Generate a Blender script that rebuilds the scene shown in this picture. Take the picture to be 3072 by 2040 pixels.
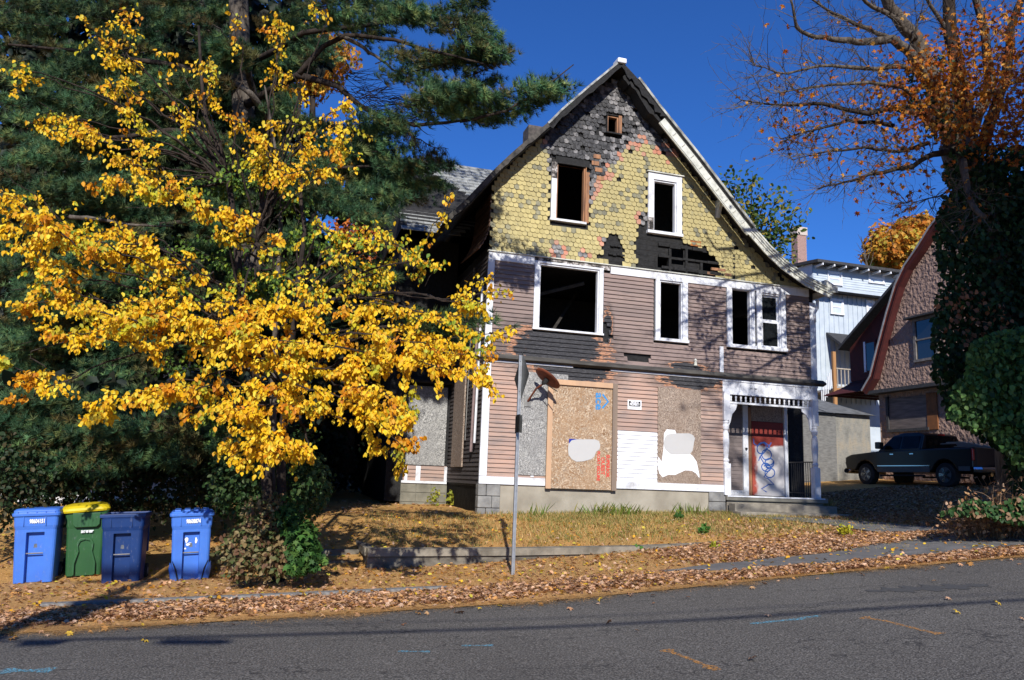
import bpy, math, random
import numpy as np
from mathutils import Vector, Matrix
for o in list(bpy.data.objects): bpy.data.objects.remove(o)
R=math.radians
sc=bpy.context.scene; COL=sc.collection
# ------------------------------------------------------------------ camera
FPX,PITCH,ROLL,TH0=2360.0,R(10.0),R(2.15),R(16.5)     # focal length in photo pixels (3072 wide), street angle
CAM=np.array([0,0,1.7])
Fv=np.array([0,math.cos(PITCH),math.sin(PITCH)]); Rv=np.array([1.,0,0]); Uv=np.array([0,-math.sin(PITCH),math.cos(PITCH)])
CR=math.cos(ROLL)*Rv+math.sin(ROLL)*Uv; CU=-math.sin(ROLL)*Rv+math.cos(ROLL)*Uv
cd=bpy.data.cameras.new('camera'); cam=bpy.data.objects.new('camera',cd); COL.objects.link(cam)
cd.sensor_width=36; cd.lens=36*FPX/3072; cd.clip_start=.1; cd.clip_end=600
cam.matrix_world=Matrix(((CR[0],CU[0],-Fv[0],CAM[0]),(CR[1],CU[1],-Fv[1],CAM[1]),(CR[2],CU[2],-Fv[2],CAM[2]),(0,0,0,1)))
sc.camera=cam
# ------------------------------------------------------------------ sky and sun
SUN_EL,SUN_AZ=R(31),R(177)
wd=bpy.data.worlds.new('World'); sc.world=wd; wd.use_nodes=True
nt=wd.node_tree; bg=nt.nodes['Background']; sky=nt.nodes.new('ShaderNodeTexSky'); sky.sky_type='NISHITA'
sky.sun_disc=False; sky.sun_elevation=SUN_EL; sky.sun_rotation=SUN_AZ; sky.altitude=200; sky.air_density=1.0; sky.dust_density=0.0; sky.ozone_density=4.0
hs=nt.nodes.new('ShaderNodeMix'); hs.data_type='RGBA'; hs.blend_type='MULTIPLY'; hs.inputs[0].default_value=1; hs.inputs[7].default_value=(.46,1.03,1.95,1)   # the deep polarised blue of the photo
nt.links.new(sky.outputs[0],hs.inputs[6]); nt.links.new(hs.outputs[2],bg.inputs[0]); bg.inputs[1].default_value=0.058
sl=bpy.data.lights.new('sun','SUN'); sl.energy=4.9; sl.angle=R(.53); sl.color=(1,.95,.87)
so=bpy.data.objects.new('sun',sl); COL.objects.link(so)
to_sun=Vector((.05*math.cos(SUN_EL),-math.cos(SUN_EL),math.sin(SUN_EL)))
so.rotation_euler=to_sun.to_track_quat('Z','Y').to_euler(); so.location=(0,-20,30)
sc.view_settings.view_transform='Standard'; sc.view_settings.look='None'; sc.view_settings.gamma=1; sc.view_settings.exposure=0.28
sc.view_settings.use_curve_mapping=False
sc.render.engine='CYCLES'; sc.cycles.max_bounces=6; sc.cycles.transparent_max_bounces=8
# ------------------------------------------------------------------ street frame: s along the street, t away from it, z up
ORI=np.array([0,10.4,0]); us=np.array([math.cos(TH0),math.sin(TH0),0]); ut=np.array([-math.sin(TH0),math.cos(TH0),0])
MF=Matrix.Translation(Vector(ORI))@Matrix.Rotation(TH0,4,'Z')
def toST(P):
    q=np.asarray(P,float)-ORI; return (float(q@us),float(q@ut),float(q[2]))
def ray(x,y): return CR*(x-1536)-CU*(y-1020)+Fv*FPX
def onT(x,y,t):                       # point of a vertical plane t=const that the photo shows at x,y
    d=ray(x,y); k=((ORI-CAM)@ut+t)/(d@ut); P=CAM+k*d; q=P-ORI
    return (float(q@us),float(P[2]))
def at(x,y,Y):                        # same, at forward distance Y (x,y on the 2361 px wide copy of the photo)
    d=ray(x*1.3011,y*1.3011); return toST(CAM+d*(Y/d[1]))
TH=7.87                               # facade plane of the burnt house
def pf(x,y): return onT(x,y,TH)
rng=random.Random(7); nr=np.random.default_rng(11)
S_=[-60,-40,-20,-8,-5.5,-2.8,.1,1.8,3.3,5.6,8.6,13,18,25,40,70]; Z_=[-2.0,-1.4,-.65,-.22,-.13,-.01,.13,.25,.38,.57,.78,1.05,1.3,1.6,2.2,3]
_g=np.arange(-60,70.01,.1); _z=np.interp(_g,S_,Z_); _k=np.ones(21)/21; _z=np.convolve(np.pad(_z,10,'edge'),_k,'valid')
def zc(s): return np.interp(s,_g,_z)
def wall_top(s): return np.interp(s,[-1.3,1.4,2.8,4.15,5.5,6.2],[.42,.46,.50,.53,.60,.66])
def sm(x,a,b):
    q=np.clip((x-a)/(b-a),0,1); return q*q*(3-2*q)
def zg(s,t):                          # ground height
    s=np.asarray(s,float); t=np.asarray(t,float); z=zc(s)
    zh=np.interp(s,[-20,-8,-3,-1,1.7,8,11,14,18,25,60],[.2,.3,.62,.82,.89,1.05,1.07,1.38,1.82,2.3,3.3])
    lh=np.maximum(zh-z,0)
    lw=np.maximum(wall_top(s)-.05-z,.0)*sm(s,-1.2,-1.1)
    stp=((s>-2.65)&(s<-1.15))*(.14*sm(t,4.7,4.75)+.14*sm(t,5.2,5.25))
    a=np.clip((t-4.22)/3.65,0,1); lift=np.maximum(lw+(lh-lw)*a,stp*1.0)
    far=np.clip(t-7.87,0,60)
    z=z+np.where(t>4.21,lift,0)+np.where(t>7.87,.02*np.clip(far,0,14),0)
    return z
# ------------------------------------------------------------------ mesh helpers
class MB:
    def __init__(s): s.v=[]; s.f=[]; s.m=[]; s.cur=0
    def add(s,vs,fs):
        b=len(s.v); s.v+= [tuple(map(float,q)) for q in vs]
        for f in fs: s.f.append(tuple(b+i for i in f)); s.m.append(s.cur)
        return s
    def box(s,x0,x1,y0,y1,z0,z1):
        return s.add([(x0,y0,z0),(x1,y0,z0),(x1,y1,z0),(x0,y1,z0),(x0,y0,z1),(x1,y0,z1),(x1,y1,z1),(x0,y1,z1)],
            [(3,2,1,0),(4,5,6,7),(0,1,5,4),(1,2,6,5),(2,3,7,6),(3,0,4,7)])
    def prism(s,poly,t0,t1):          # poly in (s,z), runs from t0 to t1
        n=len(poly); return s.add([(a,t0,b) for a,b in poly]+[(a,t1,b) for a,b in poly],
            [tuple(range(n)),tuple(range(2*n-1,n-1,-1))]+[(i,i+n,(i+1)%n+n,(i+1)%n) for i in range(n)])
    def prismz(s,poly,z0,z1):
        n=len(poly); return s.add([(a,b,z0) for a,b in poly]+[(a,b,z1) for a,b in poly],
            [tuple(range(n-1,-1,-1)),tuple(range(n,2*n))]+[(i,(i+1)%n,(i+1)%n+n,i+n) for i in range(n)])
    def prisms(s,poly,s0,s1):         # poly in (t,z)
        n=len(poly); return s.add([(s0,a,b) for a,b in poly]+[(s1,a,b) for a,b in poly],
            [tuple(range(n-1,-1,-1)),tuple(range(n,2*n))]+[(i,(i+1)%n,(i+1)%n+n,i+n) for i in range(n)])
    def strip(s,top,bot):             # quads between two 3D polylines
        n=len(top); return s.add(list(top)+list(bot),[(i,i+1,n+i+1,n+i) for i in range(n-1)])
    def tube(s,pts,rad,n=6,cap=True):
        P=[np.array(p,float) for p in pts]; 
        if not hasattr(rad,'__len__'): rad=[rad]*len(P)
        vs=[];up=np.array([.13,.21,1.]); 
        for i,p in enumerate(P):
            d=P[min(i+1,len(P)-1)]-P[max(i-1,0)]; L=np.linalg.norm(d); d=d/(L if L>1e-9 else 1)
            r_=up if abs(d[2])<.9 else np.array([1,.1,.05]); a=np.cross(d,r_); a/=np.linalg.norm(a)+1e-9; b=np.cross(d,a)
            for k in range(n):
                w=2*math.pi*k/n; vs.append(p+rad[i]*(a*math.cos(w)+b*math.sin(w)))
        fs=[]
        for i in range(len(P)-1):
            for k in range(n): fs.append((i*n+k,i*n+(k+1)%n,(i+1)*n+(k+1)%n,(i+1)*n+k))
        if cap: fs+=[tuple(range(n-1,-1,-1)),tuple(range((len(P)-1)*n,len(P)*n))]
        return s.add(vs,fs)
    def lathe(s,cx,cy,prof,n=12):     # prof: (r,z)
        vs=[(cx+r*math.cos(2*math.pi*k/n),cy+r*math.sin(2*math.pi*k/n),z) for r,z in prof for k in range(n)]
        fs=[(i*n+k,i*n+(k+1)%n,(i+1)*n+(k+1)%n,(i+1)*n+k) for i in range(len(prof)-1) for k in range(n)]
        return s.add(vs,fs+[tuple(range(n-1,-1,-1)),tuple(range((len(prof)-1)*n,len(prof)*n))])
    def xf(s,M):
        s.v=[tuple(M@Vector(q)) for q in s.v]; return s
BASE={}
def props(o,label=None,cat=None,group=None,kind=None):
    if label: o['label']=label
    if cat: o['category']=cat
    if group: o['group']=group
    if kind: o['kind']=kind
    return o
def place(o,base,rot=0):
    o.matrix_world=MF@Matrix.Translation(Vector(base))@Matrix.Rotation(rot,4,'Z'); BASE[o.name]=base
def thing(name,label,cat,base,rot=0,group=None):
    o=bpy.data.objects.new(name,None); COL.objects.link(o); o.empty_display_size=.2; place(o,base,rot)
    return props(o,label,cat,group)
def link(name,me,mats,parent,base,smooth):
    for m in (mats if isinstance(mats,(list,tuple)) else [mats]): me.materials.append(m)
    if smooth: me.polygons.foreach_set('use_smooth',[True]*len(me.polygons))
    o=bpy.data.objects.new(name,me); COL.objects.link(o)
    if parent is not None: o.parent=parent; BASE[o.name]=BASE[parent.name]
    else: place(o,base)
    return o
def obj(name,mb,mats,parent=None,base=(0,0,0),local=False,smooth=False,bevel=0,**k):
    b=BASE[parent.name] if parent is not None else base
    me=bpy.data.meshes.new(name)
    vs=mb.v if local else [(q[0]-b[0],q[1]-b[1],q[2]-b[2]) for q in mb.v]
    me.from_pydata(vs,[],mb.f); me.update()
    if any(mb.m): me.polygons.foreach_set('material_index',mb.m)
    o=link(name,me,mats,parent,base,smooth)
    if bevel:
        m=o.modifiers.new('b','BEVEL'); m.width=bevel; m.segments=2; m.limit_method='ANGLE'; m.angle_limit=R(40)
    return props(o,**k)
def structure(name,mb,mats,**k): return obj(name,mb,mats,kind='structure',**k)
def fast(name,V,Fc,k,mat,tint=None,parent=None,base=(0,0,0),smooth=False,**kw):   # V (n,3) verts, Fc (m,k) faces
    b=np.array(BASE[parent.name] if parent is not None else base); V=V-b
    me=bpy.data.meshes.new(name); me.vertices.add(len(V)); me.vertices.foreach_set('co',V.astype(np.float32).ravel())
    me.loops.add(Fc.size); me.loops.foreach_set('vertex_index',Fc.astype(np.int32).ravel())
    me.polygons.add(len(Fc)); me.polygons.foreach_set('loop_start',np.arange(0,Fc.size,k,dtype=np.int32))
    me.update(calc_edges=True)
    if tint is not None:
        a=me.color_attributes.new('tint','FLOAT_COLOR','POINT'); a.data.foreach_set('color',np.c_[tint,np.ones(len(tint))].astype(np.float32).ravel())
    return props(link(name,me,mat,parent,base,smooth),**kw)
def scatter(name,T,TF,P,B,size,tint,mat,**kw):   # template verts T, faces TF; P centres, B (n,3,3) bases, size (n,)
    n=len(P); V=(np.einsum('kj,nji->nki',T,B)*size[:,None,None]+P[:,None,:]).reshape(-1,3)
    Fc=(TF[None]+(np.arange(n)*len(T))[:,None,None]).reshape(-1,TF.shape[1])
    return fast(name,V,Fc,TF.shape[1],mat,np.repeat(tint,len(T),0),**kw)
def bases(dirs,nrm):                              # rows: x side, y along dirs, z ~ nrm
    y=dirs/np.linalg.norm(dirs,axis=1,keepdims=True); x=np.cross(y,nrm); x/=np.linalg.norm(x,axis=1,keepdims=True)+1e-9
    z=np.cross(x,y); return np.stack([x,y,z],1)
LEAF=np.array([(0,0,0),(.33,.28,.07),(.26,.68,.09),(0,1,-.06),(-.26,.68,.09),(-.33,.28,.07)]); LEAFF=np.array([(0,1,2,3),(0,3,4,5)])
_ma=[(0,-.5),(.12,-.2),(.42,-.3),(.3,-.05),(.52,.15),(.22,.16),(.0,.55),(-.22,.16),(-.52,.15),(-.3,-.05),(-.42,-.3),(-.12,-.2)]
MAPLE=np.array([(0,0,0)]+[(x,y,.10*((i%2)*2-1)+.22*x*x) for i,(x,y) in enumerate(_ma)]); MAPLEF=np.array([(0,i+1,(i+1)%12+1) for i in range(12)])
def needles(k,seed):
    g=np.random.default_rng(seed); V=[];Fc=[]
    for i in range(k):
        d=g.normal(size=3); d[1]=abs(d[1])*1.0+.25; d/=np.linalg.norm(d); w=np.cross(d,g.normal(size=3)); w/=np.linalg.norm(w); L=g.uniform(.7,1.1)
        V+=[w*.034,-w*.034,d*L]; Fc.append((3*i,3*i+1,3*i+2))
    return np.array(V),np.array(Fc)
# ------------------------------------------------------------------ materials
MT={}
class NT:
    def __init__(s,name,rough=.8,spec=.3):
        s.m=bpy.data.materials.new(name); s.m.use_nodes=True; s.t=s.m.node_tree; s.b=s.t.nodes['Principled BSDF']
        s.b.inputs['Roughness'].default_value=rough; s.b.inputs['Specular IOR Level'].default_value=spec
    def n(s,t,**k):
        q=s.t.nodes.new('ShaderNode'+t)
        for a,b in k.items(): setattr(q,a,b)
        return q
    def l(s,a,b): s.t.links.new(a,b)
    def coord(s,ref=None,scale=(1,1,1),kind='Object'):
        c=s.n('TexCoord'); 
        if ref: c.object=ref
        m=s.n('Mapping'); m.inputs['Scale'].default_value=scale; s.l(c.outputs[kind],m.inputs[0]); return m.outputs[0]
    def noise(s,vec,scale,detail=4,rough=.55):
        q=s.n('TexNoise'); q.inputs['Scale'].default_value=scale; q.inputs['Detail'].default_value=detail; q.inputs['Roughness'].default_value=rough
        if vec is not None: s.l(vec,q.inputs['Vector'])
        return q.outputs[0]
    def ramp(s,fac,stops,interp='LINEAR'):
        q=s.n('ValToRGB'); e=q.color_ramp.elements; q.color_ramp.interpolation=interp
        while len(e)<len(stops): e.new(.5)
        for i,(p,c) in enumerate(stops): e[i].position=p; e[i].color=(*c,1) if hasattr(c,'__len__') else (c,c,c,1)
        s.l(fac,q.inputs[0]); return q.outputs[0]
    def mix(s,f,a,b,mode='MIX'):
        q=s.n('Mix',data_type='RGBA',blend_type=mode)
        for k,i in ((f,0),(a,6),(b,7)):
            if hasattr(k,'links') or hasattr(k,'is_linked'): s.l(k,q.inputs[i])
            elif i==0: q.inputs[0].default_value=k
            else: q.inputs[i].default_value=(*k,1)
        return q.outputs[2]
    def math(s,op,a,b=0):
        q=s.n('Math',operation=op)
        for k,i in ((a,0),(b,1)):
            if hasattr(k,'is_linked'): s.l(k,q.inputs[i])
            else: q.inputs[i].default_value=k
        return q.outputs[0]
    def bump(s,h,strength=.4,dist=.01):
        q=s.n('Bump'); q.inputs['Strength'].default_value=strength; q.inputs['Distance'].default_value=dist
        s.l(h,q.inputs['Height']); s.l(q.outputs[0],s.b.inputs['Normal'])
    def col(s,c):
        if hasattr(c,'is_linked'): s.l(c,s.b.inputs['Base Color'])
        else: s.b.inputs['Base Color'].default_value=(*c,1)
    def rnd(s): return s.n('ObjectInfo').outputs['Random']
def sr(*c):                                     # sRGB 0-255 to linear
    return tuple(((x/255)/12.92 if x<=10 else ((x/255+.055)/1.055)**2.4) for x in c)
def simple(name,c,c2=None,scale=6,rough=.8,spec=.3,bump=.3,bd=.01,stretch=(1,1,1),metal=0,var=.0,bscale=None,detail=5):
    if name in MT: return MT[name]
    m=NT(name,rough,spec); v=m.coord(scale=stretch); no=m.noise(v,scale,detail)
    c2=c2 or tuple(x*.6 for x in c); out=m.ramp(no,[(.35,c),(.65,c2)])
    if var:
        f=m.math('MULTIPLY_ADD',m.rnd(),var*2); m.t.nodes[-1].inputs[2].default_value=1-var
        out=m.mix(1.0,out,f,'MULTIPLY')
    m.col(out); m.b.inputs['Metallic'].default_value=metal
    if bump: m.bump(m.noise(v,bscale or scale*4,4),bump,bd)
    MT[name]=m.m; return m.m
def leafmat(name,trans=.35,rough=.55,spec=.25):
    m=NT(name,rough,spec); a=m.n('Attribute',attribute_name='tint'); m.l(a.outputs[0],m.b.inputs['Base Color'])
    tr=m.n('BsdfTranslucent'); m.l(a.outputs[0],tr.inputs[0]); mx=m.n('MixShader'); mx.inputs[0].default_value=trans
    m.l(m.b.outputs[0],mx.inputs[1]); m.l(tr.outputs[0],mx.inputs[2]); m.l(mx.outputs[0],m.t.nodes['Material Output'].inputs[0]); return m.m
M_leaf=leafmat('leaf_tint'); M_dry=leafmat('dry_leaf_tint',.12,.8,.15); M_pine=leafmat('needle_tint',.15,.6,.3); M_grass=leafmat('grass_tint',.25)
def bark(name,c,c2):
    return simple(name,c,c2,scale=9,rough=.95,spec=.1,bump=.9,bd=.03,stretch=(1,1,.25))
M_bark_g=bark('grey_bark',(.145,.125,.105),(.055,.045,.037)); M_bark_d=bark('dark_bark',(.055,.042,.035),(.02,.016,.014))
M_black=simple('char_black',(.008,.008,.008),(.02,.02,.021),scale=14,rough=.7,bump=.8,bd=.02)
# ground
def litter(name,cs,seed=0,scale=9):
    m=NT(name,.95,.1); v=m.coord()
    a=m.noise(v,scale,8,.7); b=m.noise(v,1.1,3); fine=m.noise(v,55,4,.8)
    c=m.ramp(a,[(.3,cs[0]),(.48,cs[1]),(.62,cs[2]),(.8,cs[0])]); c=m.mix(m.ramp(b,[(.4,0),(.65,.55)]),c,cs[3])
    c=m.mix(1.0,c,m.ramp(fine,[(.25,.45),(.5,.95),(.75,1.25)]),'MULTIPLY'); m.col(c); m.bump(fine,.9,.02); return m.m
M_needle=litter('needle_litter',[(.44,.235,.085),(.62,.36,.14),(.54,.30,.115),(.50,.32,.14)])
M_yard=litter('yard_litter',[(.46,.24,.075),(.62,.345,.12),(.52,.30,.10),(.40,.27,.10)])
m=NT('asphalt',.85,.25); v=m.coord(); big=m.noise(v,.35,4); sp=m.noise(v,260,2,.9); sp2=m.noise(v,55,2,.7)
c=m.ramp(big,[(.3,(.086,.080,.072)),(.7,(.112,.105,.094))]); c=m.mix(1.0,c,m.ramp(sp2,[(.36,.45),(.5,.95),(.62,1.9)]),'MULTIPLY')
vo=m.n('TexVoronoi'); vo.inputs['Scale'].default_value=24; m.l(v,vo.inputs[0]); c=m.mix(m.ramp(vo.outputs[0],[(.0,.9),(.13,.8),(.19,0)]),c,(.24,.235,.22))
vc=m.coord(scale=(.25,1.6,1)); ck=m.n('TexVoronoi',feature='DISTANCE_TO_EDGE'); ck.inputs['Scale'].default_value=.8
nz=m.n('TexNoise'); nz.inputs['Scale'].default_value=3; m.l(v,nz.inputs[0]); ad=m.n('VectorMath',operation='ADD'); m.l(vc,ad.inputs[0])
scl=m.n('VectorMath',operation='SCALE'); scl.inputs[3].default_value=.5; m.l(nz.outputs['Color'],scl.inputs[0]); m.l(scl.outputs[0],ad.inputs[1]); m.l(ad.outputs[0],ck.inputs[0])
c=m.mix(m.ramp(ck.outputs[0],[(0,.7),(.004,.45),(.008,0)]),c,(.02,.02,.021)); m.col(c); m.bump(sp2,.8,.012); M_asph=m.m
M_oldasph=simple('sidewalk_asphalt',(.17,.165,.16),(.11,.108,.108),scale=3,rough=.95,bump=.5,bscale=60)
M_conc=simple('old_concrete',(.30,.27,.22),(.19,.17,.14),scale=5,rough=.9,bump=.5,bscale=30,detail=8)
M_conc_dark=simple('stained_concrete',(.20,.18,.145),(.07,.062,.05),scale=3.2,rough=.95,bump=.6,bscale=30,stretch=(1,1,2),detail=9)
M_found=simple('foundation_render',(.36,.33,.27),(.25,.225,.18),scale=1.8,rough=.9,bump=.25,bscale=25,detail=8)
M_stone=simple('grey_stone',(.27,.27,.26),(.15,.15,.15),scale=4,rough=.9,bump=.7,bd=.02,bscale=12,var=.15)
M_granite=simple('granite',(.24,.24,.235),(.13,.125,.12),scale=20,rough=.9,bump=.5,bscale=60)
# paints
m=NT('white_trim',.6,.35); v=m.coord(); n1=m.noise(v,2.2,6,.65); n2=m.noise(m.coord(scale=(1,1,.2)),16,5,.7)
c=m.ramp(n1,[(.3,(.76,.78,.82)),(.55,(.66,.68,.73)),(.72,(.36,.36,.37))]); c=m.mix(1.0,c,m.ramp(n2,[(.2,.72),(.45,1.)]),'MULTIPLY'); m.col(c); m.bump(n2,.25,.006); M_white=m.m
M_whitep=simple('fresh_white_paint',(.84,.86,.90),(.78,.80,.84),scale=3,rough=.6,bump=.1)
m=NT('burnt_trim',.75,.2); v=m.coord(); n1=m.noise(v,5,8,.75); c=m.ramp(n1,[(.38,(.66,.66,.68)),(.45,(.30,.27,.25)),(.52,(.04,.037,.036)),(.7,(.015,.015,.016))]); m.col(c); m.bump(n1,.6,.01); M_burntrim=m.m
m=NT('rake_paint',.7,.3); v=m.coord(); n1=m.noise(v,3.5,7,.7); n2=m.noise(v,26,4,.8); c=m.ramp(n1,[(.35,(.66,.66,.60)),(.55,(.52,.53,.47)),(.72,(.30,.29,.25))]); c=m.mix(1.0,c,m.ramp(n2,[(.25,.6),(.42,1.)]),'MULTIPLY'); m.col(c); m.bump(n2,.3,.008); M_rake=m.m
# ------------------------------------------------------------------ ground, road
def grid(name,s0,s1,ds,t0,t1,dt,mat,off=0,jit=0,h=zg,**k):
    ns=int(round((s1-s0)/ds))+1; n_t=int(round((t1-t0)/dt))+1
    A,B=np.meshgrid(np.linspace(s0,s1,ns),np.linspace(t0,t1,n_t),indexing='ij'); Z=h(A,B)+off
    if jit:
        w=np.clip(np.minimum(B-t0,t1-B)/.2,0,1); Z=Z+w*jit*(np.sin(A*2.1+B*1.3)+np.sin(A*4.7-B*3.9+1)+np.sin(B*6.1+A*7.3))/3
    V=np.stack([A,B,Z],-1).reshape(-1,3); i=np.arange(ns*n_t).reshape(ns,n_t)
    Fc=np.stack([i[:-1,:-1],i[1:,:-1],i[1:,1:],i[:-1,1:]],-1).reshape(-1,4)
    return fast(name,V,Fc,4,mat,smooth=True,**k)
road_h=lambda s,t: zc(s)-.05
grid('road',-60,70,.5,-10.0,.12,.5,M_asph,h=lambda s,t:zc(s)-.012+0*t,kind='structure')
grid('verge',-30,40,.25,.04,4.22,.19,M_needle,jit=.015,h=lambda s,t:zc(s)+.012*sm(t,0,.3),kind='structure')
grid('yard',-30,40,.25,4.22,40.22,.25,M_yard,jit=.02,kind='structure')
grid('near_pavement',-60,70,1,-14,-9.9,.5,M_oldasph,h=lambda s,t:zc(s)+.1+0*t,kind='structure')
mb=MB()
for a,b in ((-300,-60),(70,300)): mb.add([(a,-300,-2.2 if a<0 else 2.9),(b,-300,-2.2 if a<0 else 2.9),(b,400,-2.2 if a<0 else 2.9),(a,400,-2.2 if a<0 else 2.9)],[(0,1,2,3)])
structure('far_ground',mb,M_yard)
mb=MB(); mb.add([(-60,40.2,-1.9),(70,40.2,2.8),(70,400,3),(-60,400,-1.9)],[(0,1,2,3)]); mb.add([(-60,-300,-1.9),(70,-300,2.8),(70,-13.9,2.8),(-60,-13.9,-1.9)],[(0,1,2,3)])
structure('back_ground',mb,M_yard)
# granite edging, visible in stretches between the leaves
for a,b in ((-5.6,-4.6),(-4.55,-3.5),(-3.45,-2.4),(-2.35,-1.3),(-1.25,-.4)):
    mb=MB(); n=5; P=[a+(b-a)*i/n for i in range(n+1)]; c=lambda s:1.68-.055*(s+4)
    for i in range(n):
        p,q=P[i],P[i+1]; mb.add([(p,c(p)-.07,zc(p)-.05),(q,c(q)-.07,zc(q)-.05),(q,c(q)+.07,zc(q)-.05),(p,c(p)+.07,zc(p)-.05),(p,c(p)-.07,zc(p)+.05),(q,c(q)-.07,zc(q)+.05),(q,c(q)+.07,zc(q)+.05),(p,c(p)+.07,zc(p)+.05)],[(4,5,6,7),(0,1,5,4),(3,7,6,2),(0,4,7,3),(1,2,6,5)])
    structure('kerb_stone',mb,M_granite,base=(a,1.6,float(zc(a))))
def path(name,pts,mat,off=.02,**k):          # pts: (s, t_near, t_far)
    top=[];bot=[]
    for i in range(len(pts)-1):
        for j in range(6):
            w=j/6; q=[pts[i][c]*(1-w)+pts[i+1][c]*w for c in range(3)]
            wob=.04*math.sin(q[0]*5)+.03*math.sin(q[0]*11); top.append((q[0],q[2]+wob,float(zg(q[0],q[2]))+off)); bot.append((q[0],q[1]-wob,float(zg(q[0],q[1]))+off))
    mb=MB(); mid=[((a[0]+b[0])/2,(a[1]+b[1])/2,float(zg((a[0]+b[0])/2,(a[1]+b[1])/2))+off+.01) for a,b in zip(top,bot)]
    mb.strip(mid,top); mb.strip(bot,mid); return structure(name,mb,mat,**k)
path('sidewalk',[(3.0,1.35,1.55),(3.7,1.05,1.65),(5.2,.65,1.8),(6.5,.68,1.95),(8.7,.95,2.8),(10.2,1.2,3.2),(12.6,1.8,3.8),(20,2.8,4.8)],M_oldasph,.022)
mb=MB(); W=[onT(*p,0)for p in()]
pts=[(8.0,7.0),(8.6,6.5),(9.3,5.6),(9.5,4.4),(9.6,3.9)]
L=[(a-.1,b,float(zg(a-.1,b))+.05) for a,b in pts]; Rr=[(a+1.1+.2*i,b-.1,float(zg(a+1.1+.2*i,b-.1))+.05) for i,(a,b) in enumerate(pts)]
mb.strip(L,Rr); structure('path',mb,M_oldasph)
# ------------------------------------------------------------------ leaves on the ground
def ground_pts(n,fn,s0,s1,t0,t1):
    out=np.zeros((0,2))
    while len(out)<n:
        q=np.c_[nr.uniform(s0,s1,n*2),nr.uniform(t0,t1,n*2)]; q=q[nr.random(len(q))<fn(q[:,0],q[:,1])]; out=np.r_[out,q]
    return out[:n]
def patchy(s,t): return .5+.5*np.sin(s*1.7+np.sin(t*2.3)*2)*np.sin(t*2.9+s*.8)
def flat_leaves(name,n,fn,box,size,cols,lift=.015,T=MAPLE,TF=MAPLEF,tilt=.45,mat=None,**k):
    q=ground_pts(n,fn,*box); P=np.c_[q,zg(q[:,0],q[:,1])+lift*nr.uniform(.3,1.8,n)]
    # piled a little deeper in the gutter
    d=np.c_[nr.normal(size=n),nr.normal(size=n),nr.normal(size=n)*tilt*.6]; nn=np.c_[nr.normal(size=(n,2))*tilt,np.ones(n)]
    cols=np.array(cols); tint=cols[nr.integers(0,len(cols),n)]*nr.uniform(.6,1.25,(n,1))
    return scatter(name,T,TF,P,bases(d,nn),nr.uniform(*size,n),tint,mat or M_dry,kind='stuff',**k)
TAN=[(.50,.29,.17),(.56,.34,.21),(.44,.24,.13),(.52,.31,.15),(.60,.40,.27),(.34,.17,.09),(.50,.25,.08)]
def band(s,t):
    b0=np.clip((s-4)*.0,0,1); mid=.86+.06*np.sin(s*1.3); g=np.exp(-((t-mid)/.36)**2)*(1-.72*(np.abs(t-(1.68-.055*(s+4)))<.11))
    g2=(s>3.2)*np.exp(-((t-.38)/.30)**2)*1.0
    side=sm(s,3.4,5.5)*((t>1.75)&(t<4.6))*.65*(t>(1.75+.28*np.clip(s-6,0,4)))
    return np.clip(np.where(s<3.4,g,g2*(1+.3*sm(s,7,12))+side)+.022,0,1)
SWS=[3.0,3.7,5.2,6.5,8.7,10.2,12.6,20]
def on_walk(s,t):
    n_=np.interp(s,SWS,[1.4,1.1,.72,.75,1.02,1.3,1.95,2.9]); f_=np.interp(s,SWS,[1.5,1.6,1.7,1.85,2.7,3.1,3.7,4.7]); w=.10*np.sin(s*3.1)+.06*np.sin(s*7.7)
    a=(s>3.1)&(t>n_+w)&(t<f_-w*.8); c=np.interp(t,[3.9,4.4,5.6,6.5,7.0],[10.4,10.25,9.95,9.2,8.6]); b=(t>3.9)&(t<7.0)&(np.abs(s-c)<.45+.1*np.sin(t*5)); return a|b
def band2(s,t): return band(s,t)*np.where(on_walk(s,t),.07,1)
flat_leaves('fallen_leaves',62000,band2,(-8,16,.12,4.2),(.045,.095),TAN,.028,label='drift of tan and pink brown fallen maple leaves along the kerb',cat='leaves')
def yardl(s,t):
    r=sm(s,4.5,9)*.9*(1-.5*sm(t,6,8)*(s<8)); r=np.where(s>10.2,1,r); l=.06+0*s; r=r*np.where(on_walk(s,t),.10,1); return np.clip(np.maximum(r,l*np.where(on_walk(s,t),.3,1))*(~((s>1.6)&(s<11.2)&(t>7.6))),0,1)
flat_leaves('yard_leaves',34000,yardl,(-8,22,4.25,13),(.05,.10),TAN,.02,label='brown fallen leaves spread over the yard and driveway side',cat='leaves')
flat_leaves('yellow_fallen_leaves',2600,lambda s,t:.35+.65*patchy(s,t),(-8,10,.15,7.6),(.05,.085),[(.62,.40,.03),(.66,.33,.03),(.55,.45,.06),(.5,.22,.04)],.03,LEAF,LEAFF,label='small yellow leaves lying on the pine needles',cat='leaves')
# pine needle litter: short stalks
NEED=np.array([(-.5,-.012,0),(-.5,.012,0),(.5,0,.04)]); NEEDF=np.array([(0,1,2)])
flat_leaves('fallen_needles',60000,lambda s,t:np.where(t>4.2,.8-.5*sm(s,3,8),.9-.7*sm(s,3,7))*np.where(on_walk(s,t),.1,1),(-8,12,.02,8.5),(.09,.2),[(.72,.42,.15),(.60,.32,.10),(.80,.50,.20),(.34,.17,.06)],.02,NEED,NEEDF,.15,label='rusty fallen pine needles covering verge and yard',cat='needles')
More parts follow.
